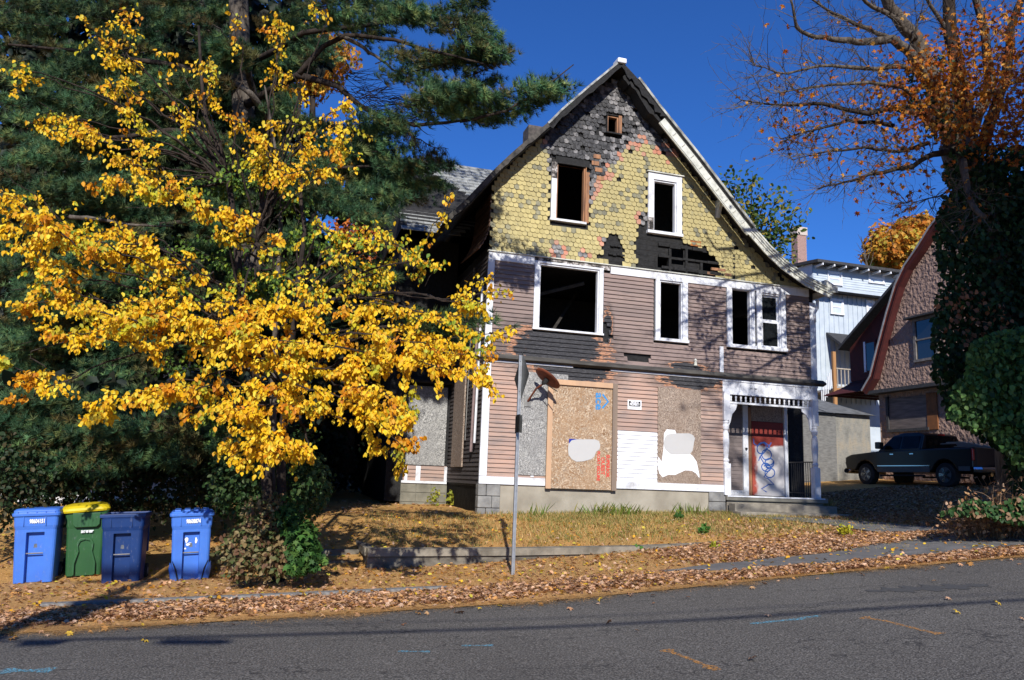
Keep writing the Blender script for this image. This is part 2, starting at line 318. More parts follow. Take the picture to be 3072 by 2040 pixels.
# thin fringe of needles on the asphalt edge
flat_leaves('roadside_needles',24000,lambda s,t:np.exp(-np.clip(-t-.0-.10*np.sin(s*2.3)-.07*np.sin(s*6.1)-.04*np.sin(s*15),0,9)/.09),(-8,13,-.7,.15),(.07,.16),[(.58,.33,.12),(.5,.27,.09),(.62,.40,.18)],.012,NEED,NEEDF,.08,label='thin fringe of pine needles along the edge of the asphalt',cat='needles')
flat_leaves('stray_leaves',150,lambda s,t:np.exp(t/.22)*(t<0)+.006,(-8,14,-4.5,.1),(.05,.10),TAN+[(.6,.4,.05)],.012,label='stray dead leaves blown onto the asphalt',cat='leaves')
# grass
def grassf(s,t):
    g=sm(s,1.6,3.2)*(1-sm(s,8.8,10.2))*sm(t,4.5,5.2)*(.28+.6*sm(t,6.2,7.6))*(.25+.75*patchy(s*1.3,t*1.2)); return np.clip(np.maximum(g,.05*(t>4.6))*(t<7.8)+.02,0,1)
BL=np.array([(-.06,0,0),(.06,0,0),(.035,.1,.55),(0,.3,1)]); BLF=np.array([(0,1,2),(0,2,3)])
def grass(name,n,fn,box,h,cols,**k):
    q=ground_pts(n,fn,*box); P=np.c_[q,zg(q[:,0],q[:,1])]; a=nr.uniform(0,6.283,n); le=nr.uniform(0,.7,n)
    y=np.c_[np.cos(a),np.sin(a),0*a]; z=np.c_[np.cos(a)*le,np.sin(a)*le,np.ones(n)]; x=np.cross(y,z)
    cols=np.array(cols); tint=cols[nr.integers(0,len(cols),n)]*nr.uniform(.7,1.3,(n,1)); return scatter(name,BL,BLF,P,np.stack([x,y,z],1),nr.uniform(*h,n),tint,M_grass,kind='stuff',**k)
GR=[(.13,.17,.03),(.28,.26,.08),(.44,.33,.12),(.52,.36,.14),(.16,.19,.05),(.55,.38,.16)]
grass('lawn_grass',21000,grassf,(-1,11,4.3,7.85),(.05,.12),GR,label='thin half dry grass in front of the burnt house',cat='grass')
grass('verge_grass',3000,lambda s,t:(.3+.7*patchy(s,t))*(s>-2),(-6,10,1.7,4.1),(.03,.07),GR,label='sparse dry grass poking through the verge',cat='grass')
grass('foundation_weeds',260,lambda s,t:np.exp(-((s-4.6)/.5)**2)+np.exp(-((s-5.3)/.25)**2)+.8*np.exp(-((s-3.0)/.12)**2)+.6*np.exp(-((s-7.0)/.4)**2),(2,8,7.3,7.8),(.12,.34),GR[:2]+[(.12,.2,.03)],label='tufts of long green grass against the concrete foundation',cat='grass')
# ------------------------------------------------------------------ retaining wall and steps
def zwall(s): return float(wall_top(s))
t_w=4.1; rw=thing('retaining_wall','low stained concrete retaining wall with overhanging cap along the yard','wall',(-1.2,4.2,0))
segs=[-1.23,1.4,3.9,5.4,6.1]
mb=MB();mc=MB()
for a,b in zip(segs[:-1],segs[1:]):
    za,zb=zwall(a),zwall(b); e=.004
    for m_,y0,y1,d0,d1 in ((mb,4.12,4.34,-.35,-.13),(mc,4.07,4.36,-.126,0)):
        m_.add([(a,y0,za+d0),(b-e,y0,zb+d0),(b-e,y1,zb+d0),(a,y1,za+d0),(a,y0,za+d1),(b-e,y0,zb+d1),(b-e,y1,zb+d1),(a,y1,za+d1)],[(3,2,1,0),(4,5,6,7),(0,1,5,4),(1,2,6,5),(2,3,7,6),(3,0,4,7)])
mb.box(-1.23,-1.03,4.35,6.0,-.2,.28); mc.box(-1.26,-1.0,4.365,6.0,.284,.415)
obj('wall_body',mb,M_conc_dark,rw); obj('wall_cap',mc,simple('wall_cap_concrete',(.27,.24,.19),(.13,.115,.09),scale=4,rough=.9,bump=.5,bscale=30,detail=9),rw)
st=thing('yard_steps','two shallow leaf covered concrete steps left of the retaining wall','steps',(-1.9,4.9,0))
for y,z in ((4.6,.12),(5.1,.27)):
    mb=MB(); mb.box(-2.6,-1.27,y,y+.14,z-.25,z+.04); obj('step',mb,M_conc_dark,st)
# ------------------------------------------------------------------ the burnt house
H=thing('burnt_house','burnt two storey gabled house with yellow shingles, mauve clapboards and boarded windows','house',(1.68,TH,.9))
HREF=bpy.data.objects.new('x',None)   # replaced below by H as coordinate reference
bpy.data.objects.remove(HREF)
def ell(m,vec,items):                 # soft char mask from ellipses (s,z,rs,rz) in house coordinates
    sep=m.n('SeparateXYZ'); m.l(vec,sep.inputs[0]); out=None
    for (cs,cz,rs,rz) in items:
        a=m.math('DIVIDE',m.math('SUBTRACT',sep.outputs[0],cs-1.68),rs); b=m.math('DIVIDE',m.math('SUBTRACT',sep.outputs[2],cz-.9),rz)
        d=m.math('SQRT',m.math('ADD',m.math('MULTIPLY',a,a),m.math('MULTIPLY',b,b))); k=m.math('SUBTRACT',1.5,d)
        out=k if out is None else m.math('MAXIMUM',out,k)
    return out
CHAR=[]
for (x,y,rx,ry) in [(1672,1045,165,70),(1700,1035,130,58),(1715,1112,130,44),(1822,985,16,60),(1690,1005,135,22),(2075,1140,105,34),(2060,1100,60,14),(1560,1050,26,20),(1640,1010,80,30)]:
    a=pf(x-rx,y); b=pf(x+rx,y); c_=pf(x,y-ry); d_=pf(x,y+ry); CHAR.append(((a[0]+b[0])/2,(c_[1]+d_[1])/2,(b[0]-a[0])/2,(c_[1]-d_[1])/2))
def siding(name,c1,c2,c3,chars=CHAR,amp=.8):
    m=NT(name,.75,.25); v=m.coord(H,(1,1,1)); vs=m.coord(H,(.5,.5,5)); n1=m.noise(vs,2.4,7,.72); n0=m.noise(v,.9,3)
    c=m.ramp(n1,[(.30,c1),(.52,c2),(.66,c3)]); rn=m.rnd(); c=m.mix(m.math('MULTIPLY',rn,.5),c,c3)
    c=m.mix(m.ramp(n0,[(.45,0),(.7,.6)]),c,c1); vv=m.coord(H,(1,1,9)); n2=m.noise(vv,14,6,.8); c=m.mix(1.0,c,m.ramp(n2,[(.26,.5),(.42,1.)]),'MULTIPLY')
    if chars:
        e=ell(m,v,chars); nn=m.noise(m.coord(H,(.8,1,3)),3.2,8,.75); k=m.math('ADD',e,m.math('MULTIPLY',m.math('SUBTRACT',nn,.5),amp*2.2))
        c=m.mix(m.ramp(k,[(-.0,0),(.5,.62)]),c,(.045,.04,.04))
        f1=m.ramp(k,[(.50,0),(.56,1)]); c=m.mix(f1,c,m.ramp(n2,[(.35,(.40,.17,.08)),(.6,(.46,.26,.17))]))
        f2=m.ramp(k,[(.62,0),(.72,1)]); c=m.mix(f2,c,m.ramp(n2,[(.3,(.016,.016,.018)),(.52,(.035,.035,.04)),(.7,(.16,.16,.17))])); 
    m.col(c); m.bump(n2,.5,.01); return m.m
M_up=siding('mauve_clapboard',(.22,.165,.155),(.29,.215,.19),(.155,.125,.12))
M_lo=siding('peach_clapboard',(.50,.315,.24),(.37,.265,.22),(.20,.165,.16))
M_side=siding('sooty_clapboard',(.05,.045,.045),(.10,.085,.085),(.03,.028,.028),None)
def shade_mat(name,c,c2,**k): return simple(name,c,c2,scale=3.5,bump=.5,bscale=22,detail=7,var=.13,**k)
m=NT('yellow_shingle',.8,.25); rn=m.rnd(); v=m.coord(H); n1=m.noise(v,1.3,5); n2=m.noise(m.coord(H,(1,1,.35)),24,5,.75); a=m.n('Attribute',attribute_name='tint')
c=m.ramp(n1,[(.35,(.48,.405,.185)),(.65,(.39,.335,.165))]); c=m.mix(m.ramp(m.noise(v,7,5,.6),[(.57,0),(.68,.5)]),c,(.25,.24,.16)); c=m.mix(1.0,c,m.ramp(n2,[(.22,.42),(.40,.98)]),'MULTIPLY')
f=m.math('MULTIPLY_ADD',rn,.24); m.t.nodes[-1].inputs[2].default_value=.88; c=m.mix(1.0,c,f,'MULTIPLY'); m.col(c); m.bump(n2,.4,.008); M_sh=[m.m]
M_sh.append(simple('scorched_pink_shingle',(.50,.20,.13),(.46,.28,.20),scale=5,bump=.4,var=.18,bscale=25))
M_sh.append(simple('ash_grey_shingle',(.34,.33,.33),(.09,.09,.095),scale=9,bump=.9,bd=.02,var=.3,bscale=30,detail=8))
M_sh.append(simple('charred_shingle',(.028,.028,.03),(.11,.11,.115),scale=11,bump=1.0,bd=.025,var=.35,bscale=28,rough=.55,detail=8))
M_sh.append(simple('weathered_shingle',(.27,.255,.165),(.17,.165,.125),scale=10,bump=.6,var=.2,bscale=30,stretch=(1,1,.4)))
# facade rectangles from the photo (full-size pixels): corners TL TR BR BL -> (s0,s1,z0,z1)
def rect(tl,tr,br,bl):
    a,b,c,d=pf(*tl),pf(*tr),pf(*br),pf(*bl); return ((a[0]+d[0])/2,(b[0]+c[0])/2,(c[1]+d[1])/2,(a[1]+b[1])/2)
W_big=rect((1620,792),(1798,808),(1793,1000),(1611,984)); W_mid=rect((1978,841),(2046,847),(2046,1020),(1977,1014))
W_dl=rect((2192,863),(2252,869),(2254,1038),(2194,1033)); W_dr=rect((2283,879),(2341,885),(2341,1045),(2283,1041))
W_gA=rect((1670,487),(1757,500),(1751,667),(1667,658)); W_gB=rect((1960,539),(2027,549),(2028,700),(1957,694)); W_v=rect((1822,346),(1856,352),(1852,402),(1820,397))
S0,S1=1.68,10.92; Z_BASE0,Z_BASE1,Z_BELT,Z_BAND0,Z_BAND1=1.565,1.74,4.50,6.90,7.10
PORCH=(8.2,10.75,1.49,4.15)
RKR=[(4.87,12.52),(5.41,12.05),(5.95,11.45),(7.06,10.32),(8.21,9.08),(8.71,8.55),(9.25,8.05),(9.72,7.70),(10.42,7.33),(11.2,7.08)]
RKL=[(4.87,12.52),(3.96,11.59),(3.27,10.85),(2.96,10.47),(2.42,9.92),(2.02,9.49),(1.63,9.04),(1.24,8.54),(.93,8.14),(.65,7.83),(.45,7.60)]
def rl(z): return np.interp(z,[q[1] for q in RKL[::-1]],[q[0] for q in RKL[::-1]])
def rr(z): return np.interp(z,[q[1] for q in RKR[::-1]],[q[0] for q in RKR[::-1]])
def under(z): return (max(S0,float(rl(z))+.22),min(S1,float(rr(z))-.26))   # wall extent under the roof slabs
def cut(a,b,z0,z1,holes):             # split [a,b] around holes that cross the course
    seg=[(a,b)]
    for (h0,h1,y0,y1) in holes:
        if y0<z1-.02 and y1>z0+.02:
            seg=[q for (c,d) in seg for q in ((c,min(d,h0)),(max(c,h1),d)) if q[1]-q[0]>.02]
    return seg
# sheathing (real boards behind the cladding), burnt through in the gable
HOLE1=[pf(*p) for p in ((1808,732),(1830,708),(1855,706),(1866,730),(1868,770),(1880,775),(1862,795),(1782,780),(1786,765),(1805,758))]
HOLE2=[pf(*p) for p in ((1905,735),(1912,668),(1935,670),(1940,700),(1960,708),(2052,722),(2060,735),(2095,742),(2110,755),(2145,765),(2160,800),(2150,830),(2120,828),(2062,820),(2000,812),(1960,806),(1912,800),(1905,760))]
def inside(p,poly):
    x,y=p; c=False; n=len(poly)
    for i in range(n):
        (x1,y1),(x2,y2)=poly[i],poly[(i+1)%n]
        if (y1>y)!=(y2>y) and x<(x2-x1)*(y-y1)/(y2-y1+1e-12)+x1: c=not c
    return c
holes=[W_big,W_mid,W_dl,W_dr,W_gA,W_gB,W_v,(PORCH[0],PORCH[1]+.3,PORCH[2]-1,PORCH[3])]
VOID=[(pf(1955,0)[0],pf(2090,0)[0],7.52,7.78),(8.7-.75,8.7-.1,7.3,7.44),(7.0,7.25,7.25,7.5)]
VOID=[(6.55,6.95,7.42,7.75),(7.05,7.9,7.60,7.78),(6.2,6.5,7.30,7.52),(7.5,8.0,7.28,7.42)]
mb=MB(); z=1.5
while z<12.2:
    a,b=under(min(z+.12,12.3))
    for (c,d) in cut(a,b,z,z+.14,holes+VOID): mb.box(c,d,TH+.03,TH+.05,z,z+.136)
    z+=.14
obj('sheathing',mb,M_black,H)
mb=MB(); z=1.2
# side walls, rear wall, floors, ceiling
mb.box(S0+.02,S0+.12,TH+.05,19,.9,7.3); mb.box(S1-.12,S1-.02,TH+1.4,19,1.0,6.9); mb.box(S0,S1,19,19.1,.9,7.2); mb.box(S0+.12,S1-.12,TH+1.5,18.9,4.25,4.4); mb.box(8.05,S1-.12,TH+.06,TH+1.5,4.3,4.4); mb.box(S0+.12,S1-.12,TH+.05,18.9,7.0,7.1)
mb.box(S0+.12,S1-.1,TH+3.2,TH+3.3,4.4,6.9)
mb.prism([(2.3,7.1),(8.3,7.1),(8.3,8.6),(4.87,12.0),(2.3,9.2)],TH+3.2,TH+3.3)
obj('inner_wall',mb,M_black,H)
mb=MB()
mb.tube([(3.2,TH+.4,4.9),(4.9,TH+2.5,6.9)],.05,4); 
cw_=simple('charred_wood',(.05,.045,.04),(.02,.018,.017),scale=8,bump=.8); obj('fallen_rafter',mb,cw_,H)
for q_,r__ in (([(4.4,TH+.6,6.75),(2.4,TH+1.6,6.2)],.06),([(6.35,TH+.5,4.9),(6.75,TH+1.2,6.6)],.012)): mb=MB(); mb.tube(q_,r__,4); obj('fallen_rafter',mb,cw_,H)
mb=MB(); mb.box(3.0,3.9,TH+2.8,TH+3.0,6.2,6.25); obj('ceiling_scrap',mb,simple('charred_wood',(.05,.045,.04),(.02,.018,.017),scale=8,bump=.8),H)
mb=MB(); mb.box(6.55,6.72,TH+.8,TH+.86,4.4,5.25); obj('board_scrap',mb,simple('bare_board',(.22,.13,.07),(.12,.07,.04),scale=5),H)
# clapboards
WP0,WP1=pf(1852,1300)[0],pf(1971,1300)[0]; WPZ=pf(1900,1289)[1]
def clap(name,s0,s1,z0,z1,mat,t=TH,parent=H,proud=.034):
    mb=MB(); j=rng.uniform(-.003,.003); y=t
    mb.add([(s0,y-proud-.004+j,z0),(s1,y-proud-.004-j,z0),(s1,y-.004,z1+.012),(s0,y-.004,z1+.012),(s0,y+.018,z0),(s1,y+.018,z0),(s1,y+.018,z1+.012),(s0,y+.018,z1+.012)],[(0,1,2,3),(5,4,7,6),(4,5,1,0),(0,3,7,4),(1,5,6,2)])
    return obj(name,mb,mat,parent)
def grow(w,d,u=0,b=0): return (w[0]-d,w[1]+d,w[2]-b,w[3]+u)
trimmed=[grow(W_big,.13,.5,.04),grow(W_mid,.17,.5,.10),(W_dl[0]-.16,W_dr[1]+.18,W_dl[2]-.12,7.2)]
EXP=.101; n=int((Z_BAND0-4.62)/EXP)
GAP1=[pf(1870,1085),pf(1952,1085)]
for i in range(n):
    z0=4.60+i*(Z_BAND0-4.60)/n; z1=z0+(Z_BAND0-4.60)/n
    hs=trimmed+[(S0-.1,S0+.13,0,9),(S1-.16,S1+.1,0,9)]
    if i==2: hs=hs+[(GAP1[0][0],GAP1[1][0],z0+.03,z1-.03)]
    if i in (5,6,7,8,9): hs=hs+[(W_big[1]+.13,W_big[1]+.13+[.14,.28,.16,.22,.10][i-5],z0+.03,z1-.03)]
    if i==1: hs=hs+[(GAP1[0][0]+.1,GAP1[1][0]-.06,z0+.03,z1-.03)]
    for a,b in cut(S0,S1,z0,z1,hs): clap('clapboard',a,b,z0,z1,M_up)
n=int((4.42-Z_BASE1)/EXP)
for i in range(n):
    z0=Z_BASE1+i*(4.42-Z_BASE1)/n; z1=z0+(4.42-Z_BASE1)/n
    for a,b in cut(S0,8.05,z0,z1,[(S0-.1,S0+.16,0,9),(WP0,WP1,0,WPZ-.03)]): clap('clapboard',a,b,z0,z1,M_lo)
    if z0+.02<WPZ-.03: clap('clapboard',WP0+.002,WP1-.002,z0,z1,M_whitep)
# trims
def trim(name,s0,s1,z0,z1,mat=M_white,d=.045,t=TH,bevel=.004,parent=H):
    mb=MB(); mb.box(s0,s1,t-d,t+.02,z0,z1); return obj(name,mb,mat,parent,bevel=bevel)
trim('band_board',S0-.02,W_big[0]-.14,Z_BAND0,Z_BAND1); trim('band_board',W_big[0]-.137,W_big[1]+.3,W_big[3]+.01,Z_BAND1,M_burntrim)
trim('band_board',W_big[1]+.303,S1-.17,Z_BAND0,Z_BAND1); trim('band_cap',S0-.05,S1-.1,Z_BAND1+.002,Z_BAND1+.03,M_rake,.085)
for a,b,c_,d_ in ((S0-.03,S0+.13,4.62,Z_BAND0-.002),(S0-.03,S0+.15,Z_BASE0+.18,4.40),(S1-.16,S1+.02,4.62,6.75)): trim('corner_board',a,b,c_,d_,d=.05)
trim('base_board',S0-.03,8.07,Z_BASE0,Z_BASE1-.002,d=.06)
trim('frieze_board',S0+.16,3.9,4.42,4.455); trim('frieze_board',4.9,8.05,4.42,4.455)
mb=MB(); mb.prisms([(TH-.16,4.50),(TH-.16,4.535),(TH-.03,4.62),(TH+.01,4.62),(TH+.01,4.455),(TH-.03,4.455)],S0-.06,S1+.22)
obj('belt_skirt',mb,simple('weathered_skirt',(.10,.095,.085),(.045,.042,.04),scale=4,bump=.4,stretch=(.4,1,1)),H,bevel=.004)
def window(w,left=.13,right=.13,head=.12,sill=.07,mat=M_white,matr=None,t=TH,parent=H,sash=None,proud=.05,rev=.11):
    s0,s1,z0,z1=w; fr=MB(); fr.box(s0-left,s0,t-proud,t+.02,z0,z1+head); fr.box(s0,s1,t-proud+.003,t+.02,z1,z1+head)
    f=obj('window_frame',fr,mat,parent,bevel=.004)
    r_=MB(); r_.box(s1,s1+right,t-proud,t+.02,z0,z1+head); obj('casing',r_,matr or mat,f,bevel=.004)
    j=MB(); j.box(s0+.001,s0+.035,t-.01,t+rev,z0,z1-.001); j.box(s1-.035,s1-.001,t-.01,t+rev,z0,z1-.001); j.box(s0+.036,s1-.036,t-.01,t+rev,z1-.04,z1-.001)
    obj('jamb',j,matr or mat,f)
    q=MB(); q.box(s0-left-.02,s1+right+.02,t-proud-.03,t+.1,z0-sill,z0-.001); obj('sill',q,mat,f,bevel=.004)
    return f
f=window(W_big,.13,.11,.05,.05,M_white,M_white); f=window(W_mid,.12,.15,.12,.08)
f=window(W_dl,.14,.09,.12,.09); f=window(W_dr,.15,.15,.12,.09)
gl=NT('window_glass',.03,.5); gl.col((.012,.014,.016)); gl.b.inputs['Specular IOR Level'].default_value=.9; M_glass=gl.m
s0,s1,z0,z1=W_dr; zm=z0+(z1-z0)*.49
for a,b in ((z0+.004,zm-.004),(zm+.004,z1-.045)):
    mb=MB(); y=TH+.03+(.03 if a>zm else 0); mb.box(s0+.037,s0+.075,y,y+.03,a,b); mb.box(s1-.075,s1-.037,y,y+.03,a,b); mb.box(s0+.076,s1-.076,y,y+.03,a,a+.045); mb.box(s0+.076,s1-.076,y,y+.03,b-.045,b)
    sh=obj('sash',mb,M_white,H); mb=MB(); mb.box(s0+.076,s1-.076,y+.012,y+.018,a+.046,b-.046); obj('pane',mb,M_glass,sh)
woodm=simple('scorched_wood',(.40,.20,.10),(.16,.09,.06),scale=8,stretch=(1,1,.2),bump=.5)
f=window(W_gA,.14,.02,.0,.06,M_burntrim if False else M_white,woodm)
mb=MB(); mb.box(W_gA[1]+.002,W_gA[1]+.12,TH-.02,TH+.1,W_gA[2],W_gA[3]-.15); obj('scorched_jamb',mb,woodm,H)
mb=MB(); mb.box(W_gA[0]-.05,W_gA[1]+.1,TH-.06,TH+.1,W_gA[3]-.04,W_gA[3]+.15); obj('charred_lintel',mb,M_black,H,bevel=.01)
mb=MB(); mb.box(W_gA[0]-.142,W_gA[0]-.002,TH-.056,TH-.01,W_gA[3]-.45,W_gA[3]+.05); obj('casing_stub',mb,M_burntrim,H)
f=window(W_gB,.15,.16,.18,.08); mb=MB(); mb.box(W_gB[0]-.2,W_gB[1]+.22,TH-.09,TH,W_gB[3]+.182,W_gB[3]+.21); obj('window_cap',mb,M_rake,H)
mb=MB(); mb.box(W_gB[0]-.152,W_gB[0]+.002,TH-.054,TH-.01,W_gB[2]-.02,W_gB[2]+.35); obj('burnt_casing',mb,M_burntrim,H)
window(W_v,.03,.09,.03,.04,M_black,woodm)
# gable shingles
PINK=[pf(*p) for p in ((1870,398),(1928,392),(1955,425),(1965,425),(1960,402),(1900,388))]
def gcol(s,z):
    # char boundary taken from the photo, in facade coordinates
    nz=.10*math.sin(s*9+z*5)+.08*math.sin(z*17-s*6)+rng.gauss(0,.085)
    L=[pf(*p) for p in ((1490,505),(1645,450),(1655,540),(1668,600),(1775,575),(1800,545),(1830,500),(1855,470),(1865,410),(1900,398),(1945,402),(1955,402),(1990,420))]
    zb=np.interp(s,[q[0] for q in sorted(L)],[q[1] for q in sorted(L)])
    zb=np.interp(s,[1.7,3.05,3.12,3.3,4.35,4.5,4.75,4.95,5.15,5.45,5.9,6.3],[11.5,10.2,9.5,9.2,9.0,9.25,9.6,9.9,10.35,10.55,10.55,10.5])
    d=z-zb+nz
    if d>.28: return 3 if rng.random()<(.85 if s<4.6 else .55) else 2
    if d>.06: return 2
    if d>-.16: return 1 if rng.random()<.85 else 2
    for cx,cy,rd in ((1675,755,.26),(1745,765,.14),(1935,660,.25),(1820,728,.16),(1860,760,.1)):
        c=pf(cx,cy); q=math.hypot(s-c[0],z-c[1])+nz*.3
        if q<rd*.55: return 2
        if q<rd: return 1
    c=pf(1960,665)
    if abs(s-6.35)<.22 and 7.9<z<8.5: return 2 if rng.random()<.8 else 3
    return 4 if rng.random()<.09+.10*(math.sin(s*3.1)*math.sin(z*2.3+1)>.4) else 0
def shingle_verts(cx,z0,w,h,l=.0):
    k=[(-.5,1.0),(-.5,.34),(-.45,.15),(-.30,.02),(0,-.03),(.30,.02),(.45,.15),(.5,.34),(.5,1.0)]; w-=.005; tl=rng.gauss(0,.025)
    fr=[(cx+a*w+tl*(b-1)*h,TH-.030+.022*max(0,b)+l,z0+b*h+tl*a*w) for a,b in k]; bk=[(x,TH+.004,z) for x,y,z in fr[1:8]]
    return fr+bk
SHF=[(0,1,2,3,4,5,6,7,8)]+[(i+1,8+i+1,8+i+2,i+2) if False else (i+1,9+i,9+i+1,i+2) for i in range(6)]
shs=[]; rh=.118; z=Z_BAND1+.03; row=0
gh=[(W_gA[0]-.14,W_gA[1]+.13,W_gA[2]-.10,W_gA[3]+.14),(W_gB[0]-.15,W_gB[1]+.16,W_gB[2]-.09,W_gB[3]+.19),(W_v[0]-.03,W_v[1]+.09,W_v[2]-.04,W_v[3]+.03)]
while z<12.15:
    a,b=under(z+.05); s=S0-.02+(.064 if row%2 else 0)
    while s<b+.03:
        w=.128; c_=(s,z+.06)
        if s>a-.02 and not inside(c_,HOLE1) and not inside(c_,HOLE2) and not any(h[0]-.03<s<h[1]+.03 and h[2]-.05<z+.06<h[3] for h in gh):
            k=gcol(*c_)
            if not ((k in (2,3) and rng.random()<.05) or rng.random()<.004): shs.append((s,z,k,rng.uniform(-.004,.004)*(1 if k<2 or k==4 else 3)))
        s+=w
    z+=rh; row+=1
shs.sort(key=lambda q:(q[0]-1)**2*.5+(q[1]-6)**2)
rest=[MB() for _ in range(5)]
for i,(s,z,k,l) in enumerate(shs):
    v=shingle_verts(s+rng.uniform(-.004,.004),z+rng.uniform(-.006,.006),.128,rh*1.18,l)
    if i<300:
        mb=MB(); mb.add(v,SHF); obj('shingle',mb,M_sh[k],H)
    else: rest[k].add(v,SHF)
mb=MB(); 
for k in range(5):
    mb.cur=k; mb.add(rest[k].v,rest[k].f)
obj('gable_shingles',mb,M_sh,H,kind='stuff',label='remaining fish scale shingles of the gable, charred near the peak')
# loose charred framing in the holes
for (a,b,c_,d_) in ((6.2,8.5,7.80,7.88),(6.2,8.7,7.50,7.56),(6.3,8.75,7.20,7.28),(4.85,5.55,7.62,7.66),(4.8,5.6,7.40,7.45),(7.1,8.3,7.95,8.03)):
    mb=MB(); n=7
    for i in range(n):
        x0=a+(b-a)*i/n; x1=a+(b-a)*(i+1)/n-.01; e=rng.uniform(-.015,.015)
        if not any(inside(((x0+x1)/2,(c_+d_)/2),h_) for h_ in (HOLE1,HOLE2)): continue
        mb.box(x0,x1,TH-.035+abs(e),TH+.03,c_+e,d_+e+rng.uniform(-.01,.02))
    if mb.v: obj('charred_lath',mb,M_black,H,bevel=.006)
for x in (6.5,6.98,7.42,8.05,8.4): 
    mb=MB(); mb.box(x,x+.07,TH-.02,TH+.1,7.15,7.15+rng.uniform(.35,.75)); obj('stud',mb,M_black,H)
for x,zz in ((7.75,7.33),(7.95,7.33),(8.15,7.22),(7.62,7.2)):
    mb=MB(); mb.box(x,x+.22,TH-.03,TH+.02,zz,zz+.07); obj('board_scrap',mb,woodm,H)
c=pf(2090,735); mb=MB(); mb.box(c[0]-.2,c[0]+.12,TH-.02,TH+.02,c[1]-.04,c[1]+.1); obj('bare_board',mb,simple('orange_wood',(.42,.15,.04),(.2,.08,.03),scale=6),H)
# gable bits of peeled wood right of window A
for (x,y) in ((1790,470),(1785,490),(1795,510),(1800,535)):
    c=pf(x,y); mb=MB(); mb.box(c[0]-.10,c[0]+.10,TH-.035,TH-.01,c[1]-.06,c[1]+.05); obj('bare_board',mb,woodm,H)
# foundation
mb=MB(); mb.box(S0+.5,7.62,TH-.01,TH+.25,.6,1.563); obj('foundation',mb,M_found,H)
def stones(s0,s1,z0,z1,rows,cols,t=TH):
    hz=(z1-z0)/rows
    for r_ in range(rows):
        x=s0
        for c_ in range(cols):
            w=(s1-s0)/cols*( 1.25 if (r_+c_)%2 else .75) if cols>1 else s1-s0; w=min(w,s1-x)
            if w<.05: continue
            mb=MB(); mb.box(x+.006,x+w-.006,t-.03-rng.uniform(0,.02),t+.2,z0+hz*r_+.006,z0+hz*(r_+1)-.006); obj('stone',mb,M_stone,H,bevel=.012); x+=w
stones(S0-.04,S0+.5,.75,1.563,3,2); stones(7.62,8.1,.85,1.563,3,1)
mb=MB(); mb.box(S0+.02,S0+.3,TH+.22,19,.5,1.5); obj('side_foundation',mb,simple('sooty_stone',(.10,.095,.09),(.04,.04,.04),scale=5,bump=.9),H)
# roof slabs swept back
def offs(P,d):
    out=[]
    for i,p in enumerate(P):
        a=np.array(P[max(i-1,0)]); b=np.array(P[min(i+1,len(P)-1)]); t_=b-a; t_/=np.linalg.norm(t_); nrm=np.array([-t_[1],t_[0]]); 
        if nrm[1]>0: nrm=-nrm
        out.append(tuple(np.array(p)+nrm*d))
    return out
M_roofd=simple('burnt_roofing',(.035,.034,.034),(.012,.012,.012),scale=6,bump=.8,bd=.03)
M_roofe=simple('roof_edge',(.50,.51,.46),(.14,.14,.13),scale=4,bump=.5,detail=8)
TR=TH-.5
for P,nm in ((RKL,'roof_slope'),(RKR,'roof_slope')):
    A=P; B=offs(P,.12); B[0]=(4.87,12.36); n=len(A)
    mb=MB(); mb.add([(a,TR+.03,z) for a,z in A]+[(a,19.3,z) for a,z in A]+[(a,TR+.03,z) for a,z in B]+[(a,19.3,z) for a,z in B],
      [(i,i+1,n+i+1,n+i) for i in range(n-1)]+[(2*n+i,3*n+i,3*n+i+1,2*n+i+1) for i in range(n-1)]+[(i,2*n+i,2*n+i+1,i+1) for i in range(n-1)]+[(n+i,n+i+1,3*n+i+1,3*n+i) for i in range(n-1)]+[(n-1,3*n-1,4*n-1,2*n-1)])
    obj(nm,mb,M_roofd,H)
def rake(name,P,d0,d1,t0,t1,mat,jag=0,sub=1):
    Q=[]
    for i in range(len(P)-1):
        for j in range(sub): w=j/sub; Q.append((P[i][0]*(1-w)+P[i+1][0]*w,P[i][1]*(1-w)+P[i+1][1]*w))
    Q.append(P[-1]); A=offs(Q,d0); B=offs(Q,d1)
    if jag: B=[(b[0]+rng.uniform(-.3,1)*jag*(.5),b[1]+rng.uniform(-.3,1)*jag) for b in B]
    n=len(A); mb=MB(); mb.add([(a,t0,z) for a,z in A]+[(a,t0,z) for a,z in B]+[(a,t1,z) for a,z in A]+[(a,t1,z) for a,z in B],
      [(i,n+i,n+i+1,i+1) for i in range(n-1)]+[(2*n+i,2*n+i+1,3*n+i+1,3*n+i) for i in range(n-1)]+[(i,i+1,2*n+i+1,2*n+i) for i in range(n-1)]+[(n+i,3*n+i,3*n+i+1,n+i+1) for i in range(n-1)]+[(0,2*n,3*n,n),(n-1,2*n-1,4*n-1,3*n-1)])
    return obj(name,mb,mat,H)
def part_of(P,z_hi,z_lo):
    zs=[q[1] for q in P[::-1]]; xs=[q[0] for q in P[::-1]]; out=[(float(np.interp(z_hi,zs,xs)),z_hi)]+[q for q in P if z_lo<q[1]<z_hi]+[(float(np.interp(z_lo,zs,xs)),z_lo)]; return out
top=part_of(RKR,12.45,11.2); mid=part_of(RKR,11.2,8.50); low=part_of(RKR,8.50,7.08)
rake('roof_edge_board',part_of(RKR,12.1,8.5),-.035,.03,TR-.03,TR+.028,M_roofe)
rake('bargeboard',top,.05,.22,TR-.01,TR+.02,M_black,.12,5); rake('charred_soffit',part_of(RKR,12.3,11.0),.2,.34,TR+.05,TR+.42,M_black,.1,5)
